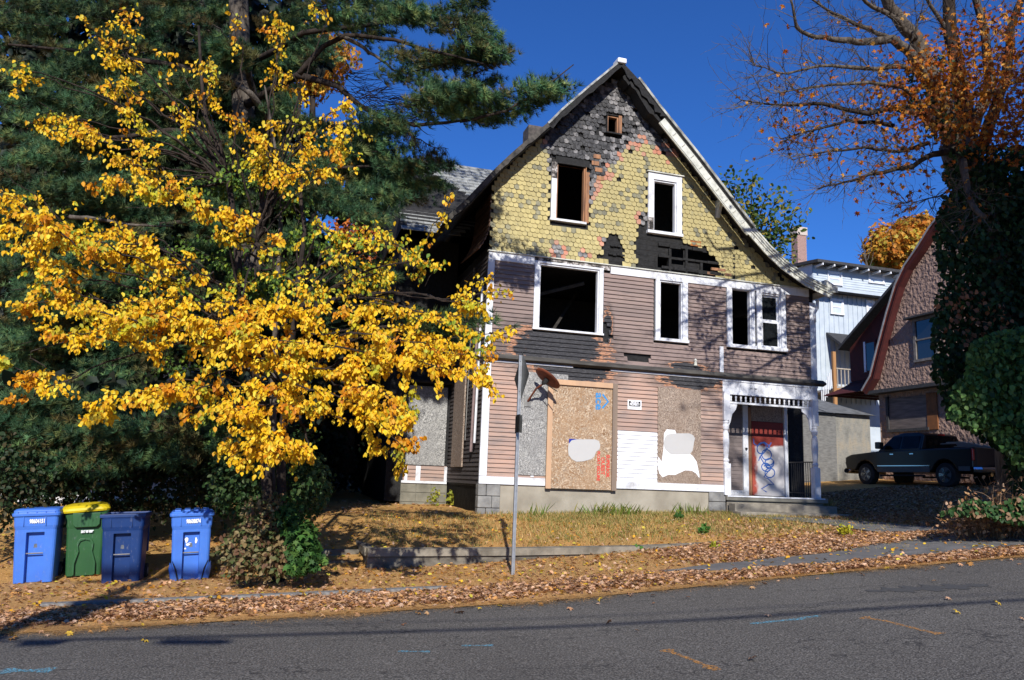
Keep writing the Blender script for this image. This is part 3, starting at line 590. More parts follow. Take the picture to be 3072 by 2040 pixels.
rake('bargeboard',mid,.13,.36,TR-.02,TR+.02,M_rake,0,3); rake('bargeboard',low,.0,.30,TR-.015,TR+.02,M_rake,0,4)
for d in (.04,.11,.18): rake('rake_moulding',low,d,d+.022,TR-.04,TR-.017,M_rake,0,4)
rake('rake_moulding',mid,.30,.335,TR-.04,TR-.022,M_rake,0,3)
for i in range(9):      # raised panels on the bargeboard
    w=(i+.5)/9; zz=11.0-2.4*w; x=float(rr(zz)); dz=.01; dx=float(rr(zz-.05))-x; L=math.hypot(dx,.05); u=(dx/L,-.05/L); nn=(-abs(u[1]),-abs(u[0])); 
    mb=MB(); P=[]
    for a,b in ((-.02,.15),(.02,.15),(.02,.30),(-.02,.30)): P.append((x+u[0]*a+nn[0]*b,zz+u[1]*a+nn[1]*b))
    mb.prism(P,TR-.045,TR-.021); obj('bargeboard_block',mb,M_rake,H)
rake('bargeboard',part_of(RKL,12.4,10.4),.03,.16,TR-.01,TR+.02,M_black,.05,5); rake('roof_edge_board',part_of(RKL,12.4,10.42),-.03,.02,TR-.02,TR+.028,simple('sooty_white',(.42,.43,.42),(.09,.09,.09),scale=5,detail=8),0,3)
rake('roof_edge_board',part_of(RKL,10.6,7.6),-.02,.10,TR-.01,TR+.028,simple('burnt_board',(.10,.09,.08),(.02,.02,.02),scale=6,bump=.8,detail=8),.03,4)
mb=MB(); mb.box(4.75,5.0,TR-.05,TR+.3,12.42,12.56); obj('ridge_cap',mb,M_white,H,bevel=.03)
mb=MB(); mb.add([(10.95,TR-.03,7.30),(11.3,TR-.03,7.12),(11.3,TR-.03,6.98),(10.95,TR-.03,6.95),(10.95,19,7.30),(11.3,19,7.12),(11.3,19,6.98),(10.95,19,6.95)],[(0,3,2,1),(4,5,6,7),(0,1,5,4),(1,2,6,5),(2,3,7,6),(3,0,4,7)]); obj('eave_gutter',mb,M_rake,H)
mb=MB(); mb.tube([(10.98,TH-.1,6.85),(10.98,TH-.06,6.6),(10.88,TH-.08,6.45),(10.90,TH-.08,6.2)],[.04,.05,.035,.03],6); obj('downspout_elbow',mb,M_white,H,smooth=True)
c=pf(2150,640); mb=MB(); mb.prisms([(TH-.45,c[1]+.45),(TH,c[1]+.55),(TH,c[1]-.15),(TH-.08,c[1]-.15),(TH-.2,c[1]+.1)],c[0]-.05,c[0]+.05); obj('eave_bracket',mb,M_rake,H,bevel=.01)
# chimney stump behind the left slope
mb=MB(); c=onT(1612,390,12); mb.box(c[0]-.35,c[0]+.3,11.8,12.4,9,c[1]+.05); obj('chimney',mb,simple('sooty_brick',(.12,.10,.09),(.05,.045,.04),scale=9,bump=.8),H,bevel=.03)
# grey rear roof
mb=MB(); e0=(.0,10.8,8.35); 
mb.add([(-.1,10.7,8.3),(4.5,10.7,8.3),(4.5,14,11.76),(.55,14,11.76),(-.1,13.5,11.35)],[(0,1,2,3,4)]); mb.add([(-.1,10.7,8.3),(-.1,13.5,11.35),(.55,14,11.76),(.55,17.3,8.3),(-.1,17.3,8.3)],[(0,1,2,3,4)]); mb.add([(.55,14,11.76),(4.5,14,11.76),(4.5,17.3,8.3),(.55,17.3,8.3)],[(0,1,2,3)])
rf=obj('rear_roof',mb,M_roofd,H)
M_rs=simple('grey_roof_shingle',(.33,.34,.33),(.22,.23,.225),scale=7,bump=.5,var=.12,bscale=40)
dt,dz=3.3,3.46; LL=math.hypot(dt,dz); nrow=22; cnt=0
stf=MB()
for i in range(nrow-1,-1,-1):
    w0=i/nrow; w1=(i+1)/nrow; x=-.1+(.17 if i%2 else 0)+max(0,(w0-.85))*3
    y0,z0=10.7+dt*w0,8.3+dz*w0; y1,z1=10.7+dt*w1,8.3+dz*w1
    while x<3.6-1.8*0 :
        if x<1.0+2.9*w0+.4:
            mb=MB() if cnt<280 else stf; o_=.022; e=.004; mb.add([(x+e,y0-.7*o_,z0+.7*o_),(x+.33,y0-.7*o_,z0+.7*o_),(x+.33,y1-.7*e,z1+.7*e),(x+e,y1-.7*e,z1+.7*e),(x+e,y0,z0),(x+.33,y0,z0)],[(0,1,2,3),(4,5,1,0),(0,3,4),(1,5,2)]); cnt+=1
            if mb is not stf: obj('roof_shingle',mb,M_rs,rf)
        x+=.335
obj('roof_shingles',stf,M_rs,rf,kind='stuff')
mb=MB(); mb.box(.0,S0+.01,11.42,17,1.0,8.3); obj('rear_wing_wall',mb,M_black,H)
# left side wall boards (seen at a low angle)
def side_clap(z0,z1,t0,t1,mat,nm='clapboard'):
    mb=MB(); mb.add([(S0-.026,t0,z0),(S0-.026,t1,z0),(S0-.002,t1,z1+.01),(S0-.002,t0,z1+.01),(S0+.02,t0,z0),(S0+.02,t1,z0),(S0+.02,t1,z1+.01),(S0+.02,t0,z1+.01)],[(1,0,3,2),(0,1,5,4),(0,4,7,3),(1,2,6,5)]); obj(nm,mb,mat,H)
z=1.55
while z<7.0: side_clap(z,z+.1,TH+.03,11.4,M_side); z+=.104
M_flare=siding('brown_side_shingle',(.20,.11,.07),(.13,.08,.06),(.05,.035,.03),None)
for i in range(12):
    z0=7.15+i*.12; k=max(0,(.9-i*.1)); 
    mb=MB(); a=S0-.02-.25*max(0,(1-i/6))**2; b=S0-.02-.25*max(0,(1-(i+1)/6))**2
    mb.add([(a-.02,TH,z0),(a-.02-.1*k,9.4,z0),(b-.1*k,9.4,z0+.13),(b,TH,z0+.13),(a+.02,TH,z0),(a-.1*k+.02,9.4,z0)],[(1,0,3,2),(0,1,5,4),(0,4,3)]); obj('side_shingle_course',mb,M_flare,H)
M_osb_g=None
def osb(name,cs,scale=26):
    m=NT(name,.85,.2); v=m.coord(); wv=m.n('TexVoronoi',distance='EUCLIDEAN'); 
    rot=m.n('Mapping'); rot.inputs['Rotation'].default_value=(0,.7,0); rot.inputs['Scale'].default_value=(1,1,.38); m.l(v,rot.inputs[0])
    nz=m.noise(v,7,3); ad=m.n('VectorMath',operation='ADD'); m.l(rot.outputs[0],ad.inputs[0]); m.l(m.n('TexNoise').outputs['Color'],ad.inputs[1]); 
    tn=m.t.nodes[-1]; tn.inputs['Scale'].default_value=4; m.l(v,tn.inputs[0])
    wv.inputs['Scale'].default_value=scale; m.l(ad.outputs[0],wv.inputs[0]); sep=m.n('SeparateColor'); m.l(wv.outputs['Color'],sep.inputs[0])
    c=m.ramp(sep.outputs[0],[(0,cs[0]),(.35,cs[1]),(.7,cs[2]),(.95,cs[3])]); c=m.mix(m.ramp(m.noise(v,1.6,4),[(.4,0),(.65,.5)]),c,cs[1]); m.col(c); m.bump(sep.outputs[1],.35,.006); return m.m
M_osb=osb('osb_board',[(.19,.11,.06),(.36,.235,.14),(.30,.245,.19),(.62,.50,.37)])
M_osbg=osb('weathered_osb',[(.10,.10,.10),(.22,.22,.22),(.34,.34,.33),(.52,.52,.50)],34)
M_osbb=osb('brown_weathered_osb',[(.12,.08,.06),(.24,.18,.14),(.30,.25,.21),(.46,.37,.30)],34)
mb=MB(); mb.box(S0-.075,S0-.035,9.5,10.7,1.95,4.45); obj('side_board_up',mb,M_osbb,H)
for t_,r_,z0,z1,mm in ((8.15,.03,2.5,6.5,M_white),(8.45,.035,2.3,6.2,simple('mauve_pipe',(.25,.18,.18),(.16,.12,.12))),(8.8,.012,2.9,7.0,M_black),(9.1,.012,2.6,7.0,M_stone)):
    mb=MB(); mb.tube([(S0-.07,t_,z1),(S0-.075,t_+.02,(z0+z1)/2),(S0-.09,t_+.03,z0)],r_,6); obj('pipe',mb,mm,H)
# bay on the left side
by=11.4; mb=MB(); mb.box(.42,S0,by,by+1.2,.5,1.5); obj('bay_foundation',mb,simple('bay_block',(.22,.21,.17),(.13,.125,.1),scale=3,bump=.4),H)
for r_ in range(3):
    for c_ in range(3):
        mb=MB(); x=.43+c_*.41+(.0 if r_%2 else -.0); mb.box(x,min(x+.4,S0),by-.02,by,.75+r_*.25,.75+r_*.25+.24); obj('block',mb,MT['bay_block'],H,bevel=.006)
mb=MB(); mb.box(.44,S0,by+.01,by+1.2,1.5,8); obj('bay_wall',mb,M_black,H)
z=1.56
for i in range(4): clap('clapboard',.46,S0-.03,1.56+i*.1,1.66+i*.1,M_lo,by); 
trim('bay_trim',.42,S0-.02,1.49,1.555,t=by,d=.06); trim('bay_trim',.50,.58,1.56,1.95,t=by); trim('bay_trim',.80,.93,1.56,1.95,t=by); trim('bay_trim',S0-.1,S0-.02,1.56,1.95,t=by)
mb=MB(); mb.box(.50,1.57,by-.05,by-.03,1.98,4.12); obj('board_up',mb,M_osbg,H)
mb=MB(); mb.box(.38,S0+.02,by-.35,by+.3,4.2,4.26); obj('bay_roof',mb,M_roofd,H)
# ------------------------------------------------------------------ boards on the facade
def board(name,label,w,mat,t0,t1):
    mb=MB(); mb.box(w[0],w[1],t0,t1,w[2],w[3]); return obj(name,mb,mat,H,bevel=.003,label=label)
b1=board('board_up','grey weathered strand board behind the framed one',(pf(1553,1300)[0],pf(1701,1200)[0],pf(1600,1426)[1],pf(1660,1122)[1]),M_osbg,TH-.05,TH-.032)
mb=MB(); mb.box(pf(1579,0)[0] if False else 2.9,2.98,TH-.03,TH,1.75,1.83); obj('board_cleat',mb,M_white,H)
def pft(x,y,t): return onT(x,y,t)
fx0,fx1=pft(1641,1300,TH-.12)[0],pft(1851,1300,TH-.12)[0]; fz1=pft(1740,1143,TH-.12)[1]; fz0=pft(1740,1469,TH-.12)[1]
fb=thing('framed_board','large strand board in a timber frame leaning over the ground floor window','board',(fx0,TH-.12,fz0))
mb=MB(); mb.box(fx0+.02,fx1-.02,TH-.09,TH-.075,fz0,fz1-.01); pan=obj('panel',mb,M_osb,fb)
M_lum=simple('new_lumber',(.56,.36,.22),(.44,.29,.19),scale=4,stretch=(1,1,.15),bump=.2,detail=7); M_lumg=simple('old_lumber',(.27,.20,.15),(.20,.155,.125),scale=5,stretch=(1,1,.15),bump=.3,detail=7)
for a,b,c_,d_,mm in ((fx0,fx0+.125,fz0,fz1-.128,M_lum),(fx1-.125,fx1,fz0,fz1-.003,M_lumg),(fx0,fx1-.128,fz1-.125,fz1,M_lum)):
    mb=MB(); mb.box(a,b,TH-.14,TH-.092,c_,d_); obj('frame_timber',mb,mm,fb,bevel=.004)
mb=MB(); mb.box(fx0+.13,fx1-.13,TH-.10,TH-.092,fz0+.0,fz0+.012); obj('drip_edge',mb,M_black,fb)
FONT=bpy.data.curves.new('f','FONT').font
def text(s_,size,loc,rot,mat,parent,name='lettering',bold=.0,sx=1.0,align='CENTER'):
    c=bpy.data.curves.new('t','FONT'); c.body=s_; c.size=size; c.extrude=.0008; c.offset=bold; c.align_x=align; c.align_y='CENTER'; c.resolution_u=3
    to=bpy.data.objects.new('t',c); COL.objects.link(to); dg=bpy.context.evaluated_depsgraph_get(); me=bpy.data.meshes.new_from_object(to.evaluated_get(dg)); bpy.data.objects.remove(to)
    M=Matrix.Translation(Vector(loc))@Matrix.Rotation(rot,4,'Y')@Matrix.Rotation(R(90),4,'X')@Matrix.Diagonal((sx,1,1,1)); me.transform(M)
    b=BASE[parent.name]
    if loc[0]!=loc[0]: pass
    me.materials.clear(); me.materials.append(mat); o=bpy.data.objects.new(name,me); COL.objects.link(o); o.parent=parent; BASE[o.name]=b
    if not getattr(text,'local',False): me.transform(Matrix.Translation(-Vector(b)))
    return o
def ribbon(pts,w,t,z_off=0):           # flat stroke on a t-plane; pts (s,z)
    mb=MB(); A=[];B=[]
    for i,p in enumerate(pts):
        a=np.array(pts[max(i-1,0)]); b=np.array(pts[min(i+1,len(pts)-1)]); d=b-a; d=d/(np.linalg.norm(d)+1e-9); n=np.array([-d[1],d[0]])*w/2
        A.append((p[0]+n[0],t,p[1]+n[1])); B.append((p[0]-n[0],t,p[1]-n[1]))
    mb.strip(A,B); return mb
M_blue=simple('blue_ink',(.04,.20,.48),(.06,.27,.55),scale=30,bump=0); M_red=simple('red_ink',(.52,.04,.035),(.6,.10,.07),scale=40,bump=0)
tp=TH-.0915
cc=pft(1797,1204,tp); text('ace',.27,(cc[0],tp,cc[1]),R(90),M_blue,pan,bold=.008,sx=1.15)
hx,hz=pft(1812,1204,tp); mb=ribbon([(hx-.04,hz+.17),(hx+.11,hz+.0),(hx-.04,hz-.17)],.05,tp); obj('roof_logo',mb,M_blue,pan)
for q,x,y,sz in (('SUPERIOR',1823,1398,.115),('OUEST',1808,1398,.13),('FLOAT SECURE',1795,1398,.098)):
    c=pft(x,y,tp); text(q,sz,(c[0],tp,c[1]),R(90),M_red,pan,bold=.005,sx=1.05)
# notice on the framed board
n0=pft(1707,1316,tp-.003); n1=pft(1802,1386,tp-.003)
M_nblue=simple('notice_blue',(.015,.03,.28),(.02,.04,.3),bump=0); M_ngrey=simple('mask_grey',(.46,.46,.46),(.47,.47,.47),bump=0,rough=.7)
nt_=thing('notice','notice with blue corner on the framed strand board, its body a grey masked-out blob','notice',(n0[0],TH-.095,n1[1]))
mb=MB(); mb.box(n0[0],n0[0]+.55,tp-.004,tp-.001,n1[1]+.3,n0[1]); obj('blue_header',mb,M_nblue,nt_)
def blob(cx,cz,pts,t,dd=.003):
    P=[pft(x,y,t) for x,y in pts]; mb=MB(); mb.prism(P[::-1],t,t+dd); return mb
G1=[(1704,1345),(1706,1332),(1715,1321),(1730,1318),(1785,1318),(1797,1323),(1801,1335),(1799,1347),(1788,1356),(1784,1368),(1775,1377),(1750,1384),(1730,1385),(1716,1378),(1706,1365)]
obj('mask_blob',blob(0,0,G1,tp-.007),M_ngrey,nt_)  # grey blob stands for a masked-out area, not real paper
# second boarded window
w2=(pf(1971,1300)[0],pf(2100,1300)[0],pf(2030,1455)[1],pf(2030,1166)[1]); bd=board('board_up','brown weathered strand board with white paint splashed over its lower half',w2,M_osbb,TH-.055,TH-.03)
WPP=[(1975,1370),(1985,1385),(1990,1350),(1992,1300),(2000,1288),(2025,1290),(2032,1310),(2050,1345),(2078,1368),(2090,1385),(2098,1425),(2098,1434),(2088,1420),(2075,1412),(2055,1411),(2040,1418),(2025,1425),(2005,1424),(1988,1432),(1978,1420),(1972,1395)]
P=[pft(x,y,TH-.057) for x,y in WPP]
mb=MB(); mb.add([(a,TH-.0585,b) for a,b in P],[tuple(range(len(P)))[::-1]]); obj('white_paint',mb,M_whitep,bd)
G2=[(1992,1352),(1995,1338),(2003,1330),(2015,1300),(2070,1300),(2080,1306),(2084,1318),(2080,1330),(2080,1345),(2074,1360),(2060,1363),(2020,1362),(2005,1357)]
G2=[(1991,1330),(1994,1314),(2003,1303),(2020,1300),(2068,1300),(2079,1305),(2085,1315),(2082,1328),(2080,1340),(2078,1352),(2070,1362),(2030,1363),(2012,1361),(2000,1352),(1993,1342)]
g=thing('mask_patch','made-up grey blob standing for a masked-out area of the white painted strand board','notice',(w2[0]+.3,TH-.06,2.6))
obj('mask_blob',blob(0,0,G2,TH-.066),M_ngrey,g)  # added grey shape over a masked-out area, no paper hangs here
# private property sign
c0=pft(1883,1199,TH-.04); c1=pft(1924,1230,TH-.04); pp=thing('private_property_sign','small white and black PRIVATE PROPERTY sign nailed to the peach clapboards','sign',(c0[0],TH-.05,c1[1]))
mb=MB(); mb.box(c0[0],c1[0],TH-.045,TH-.036,c1[1],c0[1]); obj('sign_plate',mb,M_whitep,pp)
cw=c1[0]-c0[0]; ch=c0[1]-c1[1]; mb=MB(); mb.box(c0[0]+.03,c1[0]-.03,TH-.048,TH-.0455,c1[1]+ch*.36,c0[1]-.03); obj('black_panel',mb,simple('sign_black',(.012,.012,.013),bump=0),pp)
for q,w in (('PRIVATE',.74),('PROPERTY',.52)): text(q,.078,((c0[0]+c1[0])/2,TH-.0495,c1[1]+ch*w),0,M_whitep,pp,bold=.003,sx=.72)
mb=MB(); mb.box(c0[0]+.05,c1[0]-.05,TH-.047,TH-.0455,c1[1]+ch*.30,c1[1]+ch*.33); obj('rule',mb,MT['sign_black'],pp)
# hole in the boards and small white bits
c=pf(2007,1107); mb=MB(); mb.lathe(0,0,[(.02,0),(.05,.02),(.03,.12),(.045,.16),(.01,.2)],7); mb.xf(Matrix.Translation(Vector((pf(2083,1095)[0],TH-.06,pf(2083,1100)[1])))); obj('broken_bracket',mb,M_rake,H)
c=pf(2162,1080); trim('batten',c[0]-.05,c[0]+.06,4.62,5.3,d=.05)
# ------------------------------------------------------------------ satellite dish
dc=onT(1641,1138,TH-.55); D=thing('satellite_dish','rusty satellite dish on a bent arm beside the framed board','satellite dish',(dc[0]-.1,TH-.05,dc[1]-.1))
M_rust=simple('rust',(.20,.055,.025),(.10,.03,.018),scale=7,rough=.75,bump=.3)
mb=MB(); prof=[]; n=24; V=[(0,0,0)]; 
for r_,h_ in ((.13,.006),(.23,.02),(.31,.04)):
    V+=[(r_*math.cos(2*math.pi*k/n)*1.0,r_*math.sin(2*math.pi*k/n)*1.12,h_) for k in range(n)]
Fs=[(0,1+k,1+(k+1)%n) for k in range(n)]+[(1+i*n+k,1+(i+1)*n+k,1+(i+1)*n+(k+1)%n,1+i*n+(k+1)%n) for i in range(2) for k in range(n)]
mb.add(V,Fs)
dn=Vector((.6,.12,.79)).normalized(); q=dn.to_track_quat('Z','Y').to_matrix().to_4x4(); mb.xf(Matrix.Translation(Vector((dc[0],TH-.55,dc[1])))@q)
o=obj('reflector',mb,M_rust,D,smooth=True); sm_=o.modifiers.new('s','SOLIDIFY'); sm_.thickness=.012
mb=MB(); ct=Vector((dc[0],TH-.55,dc[1])); bk=ct-dn*.12
mb.tube([bk+Vector((-.05,0,-.0)),bk,ct],[.05,.05,.07],8); obj('mount_head',mb,M_black,D)
mb=MB(); mb.tube([bk,bk+Vector((-.13,.18,-.12)),(dc[0]-.3,TH-.06,dc[1]-.5)],.024,7); obj('mast',mb,MT['rust'],D)
mb=MB(); mb.box(dc[0]-.38,dc[0]-.22,TH-.075,TH-.052,dc[1]-.62,dc[1]-.38); obj('foot_plate',mb,M_stone,D)
mb=MB(); mb.tube([bk,ct+Vector((.18,-.25,-.30))],.012,5); obj('feed_arm',mb,M_black,D)
# ------------------------------------------------------------------ porch
px0,px1=8.2,10.75; yb=TH+1.2
mb=MB(); mb.box(8.08,11.1,TH-.12,yb+.2,1.37,1.49); obj('porch_floor',mb,simple('porch_floor',(.22,.21,.18),(.15,.145,.125),scale=4,stretch=(.3,1,1)),H,bevel=.006)
mb=MB(); mb.box(8.10,11.0,TH-.14,TH-.122,1.49-.03,1.49+.005); obj('floor_nosing',mb,M_white,H)
mb=MB(); mb.box(8.12,11.0,TH-.05,yb,.8,1.365); obj('porch_base',mb,M_conc,H)
mb=MB(); mb.box(8.12,11.13,TH-.42,TH-.13,1.0,1.30); obj('porch_step',mb,M_conc,H,bevel=.01)
mb=MB(); mb.box(8.05,11.3,TH-.78,TH-.43,.9,1.12); obj('porch_step',mb,M_conc,H,bevel=.01)
# posts
def turned(cx,cy,z0,z1,half=.075,parent=H):
    h=z1-z0; f=MB(); f.box(cx-half,cx+half,cy-half,cy+half,z0,z0+h*.30); f.box(cx-half,cx+half,cy-half,cy+half,z0+h*.72,z1)
    q=[(half*.95,z0+h*.30)]; 
    for w,r_ in ((.31,.75),(.33,1.0),(.35,.7),(.40,.85),(.50,1.05),(.58,.95),(.62,.65),(.635,.9),(.66,1.05),(.685,.8),(.70,1.0),(.72,.8)): q.append((half*r_,z0+h*w))
    f.lathe(cx,cy,q,14); return obj('turned_post',f,M_white,parent)
turned(10.84,TH+.02,1.49,4.12,.085); turned(8.13,TH-.005,1.5,4.12,.09)
# beam, panel, spindle frieze
mb=MB(); mb.box(8.05,10.95,TH-.02,TH+.12,4.08,4.45); bm_=obj('porch_beam',mb,M_white,H,bevel=.005)
mb=MB()
for a,b,c_,d_ in ((8.05,10.95,4.40,4.45),(8.22,10.7,4.06,4.09)): mb.box(a,b,TH-.045,TH-.021,c_,d_)
mb.box(10.62,10.66,TH-.04,TH-.021,4.12,4.38); obj('beam_moulding',mb,M_white,H)
mb=MB(); mb.box(8.22,10.75,TH,TH+.05,3.83,3.88); obj('frieze_rail',mb,M_white,H)
for i in range(17):
    x=8.32+i*(10.66-8.32)/16; mb=MB(); mb.lathe(x,TH+.025,[(.014,3.885),(.028,3.92),(.018,3.96),(.03,4.0),(.014,4.058)],8); obj('spindle',mb,M_white,H,smooth=True)
mb=MB(); P=[(10.755,3.82),(10.45,3.82),(10.47,3.74),(10.6,3.66),(10.68,3.5),(10.71,3.25),(10.755,3.22)]; mb.prism(P[::-1],TH+.01,TH+.04); obj('corner_bracket',mb,M_white,H)
mb=MB(); P=[(8.225,3.82),(8.5,3.82),(8.45,3.68),(8.34,3.55),(8.29,3.35),(8.225,3.22)]; mb.prism(P,TH+.01,TH+.04); obj('corner_bracket',mb,M_white,H)
# back wall of the porch, lit by the sun through the opening
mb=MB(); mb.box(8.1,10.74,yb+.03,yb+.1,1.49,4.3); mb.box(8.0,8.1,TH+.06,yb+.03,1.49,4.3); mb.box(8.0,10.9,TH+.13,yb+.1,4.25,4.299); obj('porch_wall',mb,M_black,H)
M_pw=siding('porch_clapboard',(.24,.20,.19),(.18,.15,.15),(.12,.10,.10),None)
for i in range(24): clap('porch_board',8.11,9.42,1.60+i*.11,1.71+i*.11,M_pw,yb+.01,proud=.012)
mb=MB(); mb.box(9.40,9.56,yb-.05,yb+.03,1.49,4.0); obj('door_casing',mb,M_white,H,bevel=.004)
mb=MB(); mb.box(8.11,9.57,yb-.03,yb+.0,1.49,1.62); obj('porch_skirting',mb,M_white,H)
mb=MB(); mb.box(9.58,9.68,yb-.02,yb+.03,1.49,3.9); obj('door_stop',mb,woodm,H)
m=NT('painted_door',.6,.3); v=m.coord(H); sp=m.n('SeparateXYZ'); m.l(v,sp.inputs[0]); n1=m.noise(v,2.2,5,.6)
c=m.ramp(n1,[(.3,(.62,.60,.60)),(.62,(.50,.48,.49)),(.75,(.30,.22,.2))]); ks=m.math('ADD',m.math('MULTIPLY',sp.outputs[0],-1.0),m.math('MULTIPLY',n1,.5)); c=m.mix(m.ramp(m.math('ADD',ks,8.12),[(.20,0),(.28,1)]),c,(.38,.075,.05))
kz=m.math('ADD',sp.outputs[2],m.math('MULTIPLY',n1,.25)); c=m.mix(m.ramp(m.math('SUBTRACT',kz,1.6),[(.45,0),(.50,1)]),c,(.20,.03,.022)); m.col(c); M_door=m.m  # darker red door top, the beam's shade put into the colour
mb=MB(); mb.box(9.69,10.70,yb-.03,yb+.02,1.50,3.52); dr=obj('door',mb,M_door,H,bevel=.004,label='front door with red paint and blue spray paint loops')
mb=MB(); mb.box(9.69,10.70,yb-.01,yb+.02,3.53,4.2); obj('transom_board',mb,M_osbb,H)
spr=simple('blue_spray',(.02,.08,.33),(.04,.13,.42),scale=20,bump=0)
def dpx(x,y): a=onT(2140+x/3.564,1120+y/3.564,yb-.034); return (a[0],a[1])
loops=[[(430,700),(435,750),(470,775),(520,745),(545,735),(590,770),(600,800)],[(620,740),(590,790),(540,850),(500,890),(485,935)]]
def oval(cx,cy,rx,ry,tilt=0,n=22): return [(cx+rx*math.cos(w)*math.cos(tilt)-ry*math.sin(w)*math.sin(tilt),cy+rx*math.cos(w)*math.sin(tilt)+ry*math.sin(w)*math.cos(tilt)) for w in [2*math.pi*i/n for i in range(n+1)]]
loops+=[oval(517,800,48,60,.3),oval(570,870,52,55,-.2),oval(600,960,48,50,.2),oval(565,1005,50,42,.5),oval(605,1065,52,50,-.3)]
loops+=[[(500,890),(540,960),(620,1000),(640,950)],[(560,1000),(600,1030),(540,1110),(590,1130),(650,1190),(590,1190),(515,1235),(570,1270)],[(540,990),(600,985),(645,960)]]
for l_ in loops: obj('spray_stroke',ribbon([dpx(*p) for p in l_],.032,yb-.032-rng.uniform(0,.0015)),spr,dr)
mb=MB(); mb.tube([(9.48,yb-.1,2.75),(9.48,yb-.05,2.75)],.03,8); obj('door_knob',mb,M_black,H)
mb=MB(); mb.box(10.72,10.82,yb-.06,yb+.04,1.49,4.25); obj('back_post',mb,M_white,H)
a=onT(2362,1222,yb+.35); b=onT(2410,1402,yb+.35); mb=MB(); mb.box(max(a[0],10.85),b[0],yb+.33,yb+.36,1.45,a[1]+.7); obj('dark_side_panel',mb,M_black,H)
rl_=thing('side_railing','dark wrought iron railing on the open side of the porch','railing',(10.85,TH+.5,1.49))
M_iron=simple('black_iron',(.02,.02,.02),(.05,.045,.04),rough=.5,bump=.2)
mb=MB(); mb.box(10.83,10.87,TH+.12,yb-.07,2.42,2.45); mb.box(10.83,10.87,TH+.12,yb-.07,1.60,1.625); obj('rail',mb,M_iron,rl_)
for i in range(11): mb=MB(); y=TH+.16+i*.087; mb.box(10.842,10.858,y,y+.016,1.50,2.42); obj('baluster',mb,M_iron,rl_)
mb=MB(); mb.lathe(0,0,[(.02,0),(.06,.03),(.045,.1),(.02,.16),(.008,.24)],8); mb.xf(Matrix.Translation(Vector((9.55,TH+.6,3.9)))); obj('porch_lamp',mb,M_white,H)
text('1078 1080',.06,(8.95,TH-.025,4.25),0,M_black,bm_,name='house_number')
# ------------------------------------------------------------------ rolling bins
def plastic(name,c,c2,rough=.45):
    m=NT(name,rough,.4); v=m.coord(); n1=m.noise(v,3,5,.6); n2=m.noise(m.coord(scale=(1,1,.3)),30,4,.7); k=m.ramp(n1,[(.35,c),(.7,c2)])
    k=m.mix(m.ramp(n2,[(.60,0),(.75,.35)]),k,(.30,.30,.32)); m.col(k); m.bump(m.noise(v,90,2),.08,.004); return m.m
M_pb=plastic('blue_plastic',(.055,.18,.62),(.05,.15,.54)); M_pg=plastic('green_plastic',(.028,.105,.035),(.022,.08,.03)); M_pd=plastic('navy_plastic',(.006,.035,.15),(.005,.028,.12)); M_py=plastic('yellow_plastic',(.62,.48,.01),(.5,.38,.01))
M_rub=simple('rubber',(.02,.02,.02),(.03,.03,.03),rough=.8); M_steel=simple('dull_steel',(.30,.30,.31),(.18,.18,.19),metal=.8,rough=.45,bump=.1)
M_num=simple('white_number',(.75,.78,.8),(.7,.72,.75),bump=0); M_gunk=simple('grime',(.14,.15,.17),(.08,.09,.10),scale=30,bump=0)
def section(w,d,nd=0,nw=.13,r=.05,y0=0):    # cross-section with an optional notch in the front face (front = -y)
    P=[(-nw,-d/2+nd),(nw,-d/2+nd),(nw+.008,-d/2),(w/2-r,-d/2)]
    for k in range(1,4): a=-math.pi/2+k*math.pi/6; P.append((w/2-r+r*math.cos(a),-d/2+r+r*math.sin(a)))
    for cx,cy,a0 in ((w/2-r,d/2-r,0),(-w/2+r,d/2-r,math.pi/2),(-w/2+r,-d/2+r,math.pi)):
        for k in range(4): a=a0+k*math.pi/6; P.append((cx+r*math.cos(a),cy+r*math.sin(a)))
    P.append((-nw-.008,-d/2)); return [(x,y+y0) for x,y in P]
def loft(mb,secs,cap=True):
    n=len(secs[0][0]); vs=[(x,y,z) for P,z in secs for x,y in P]; fs=[(i*n+k,i*n+(k+1)%n,(i+1)*n+(k+1)%n,(i+1)*n+k) for i in range(len(secs)-1) for k in range(n)]
    if cap: fs+=[tuple(range(n-1,-1,-1)),tuple(range((len(secs)-1)*n,len(secs)*n))]
    return mb.add(vs,fs)
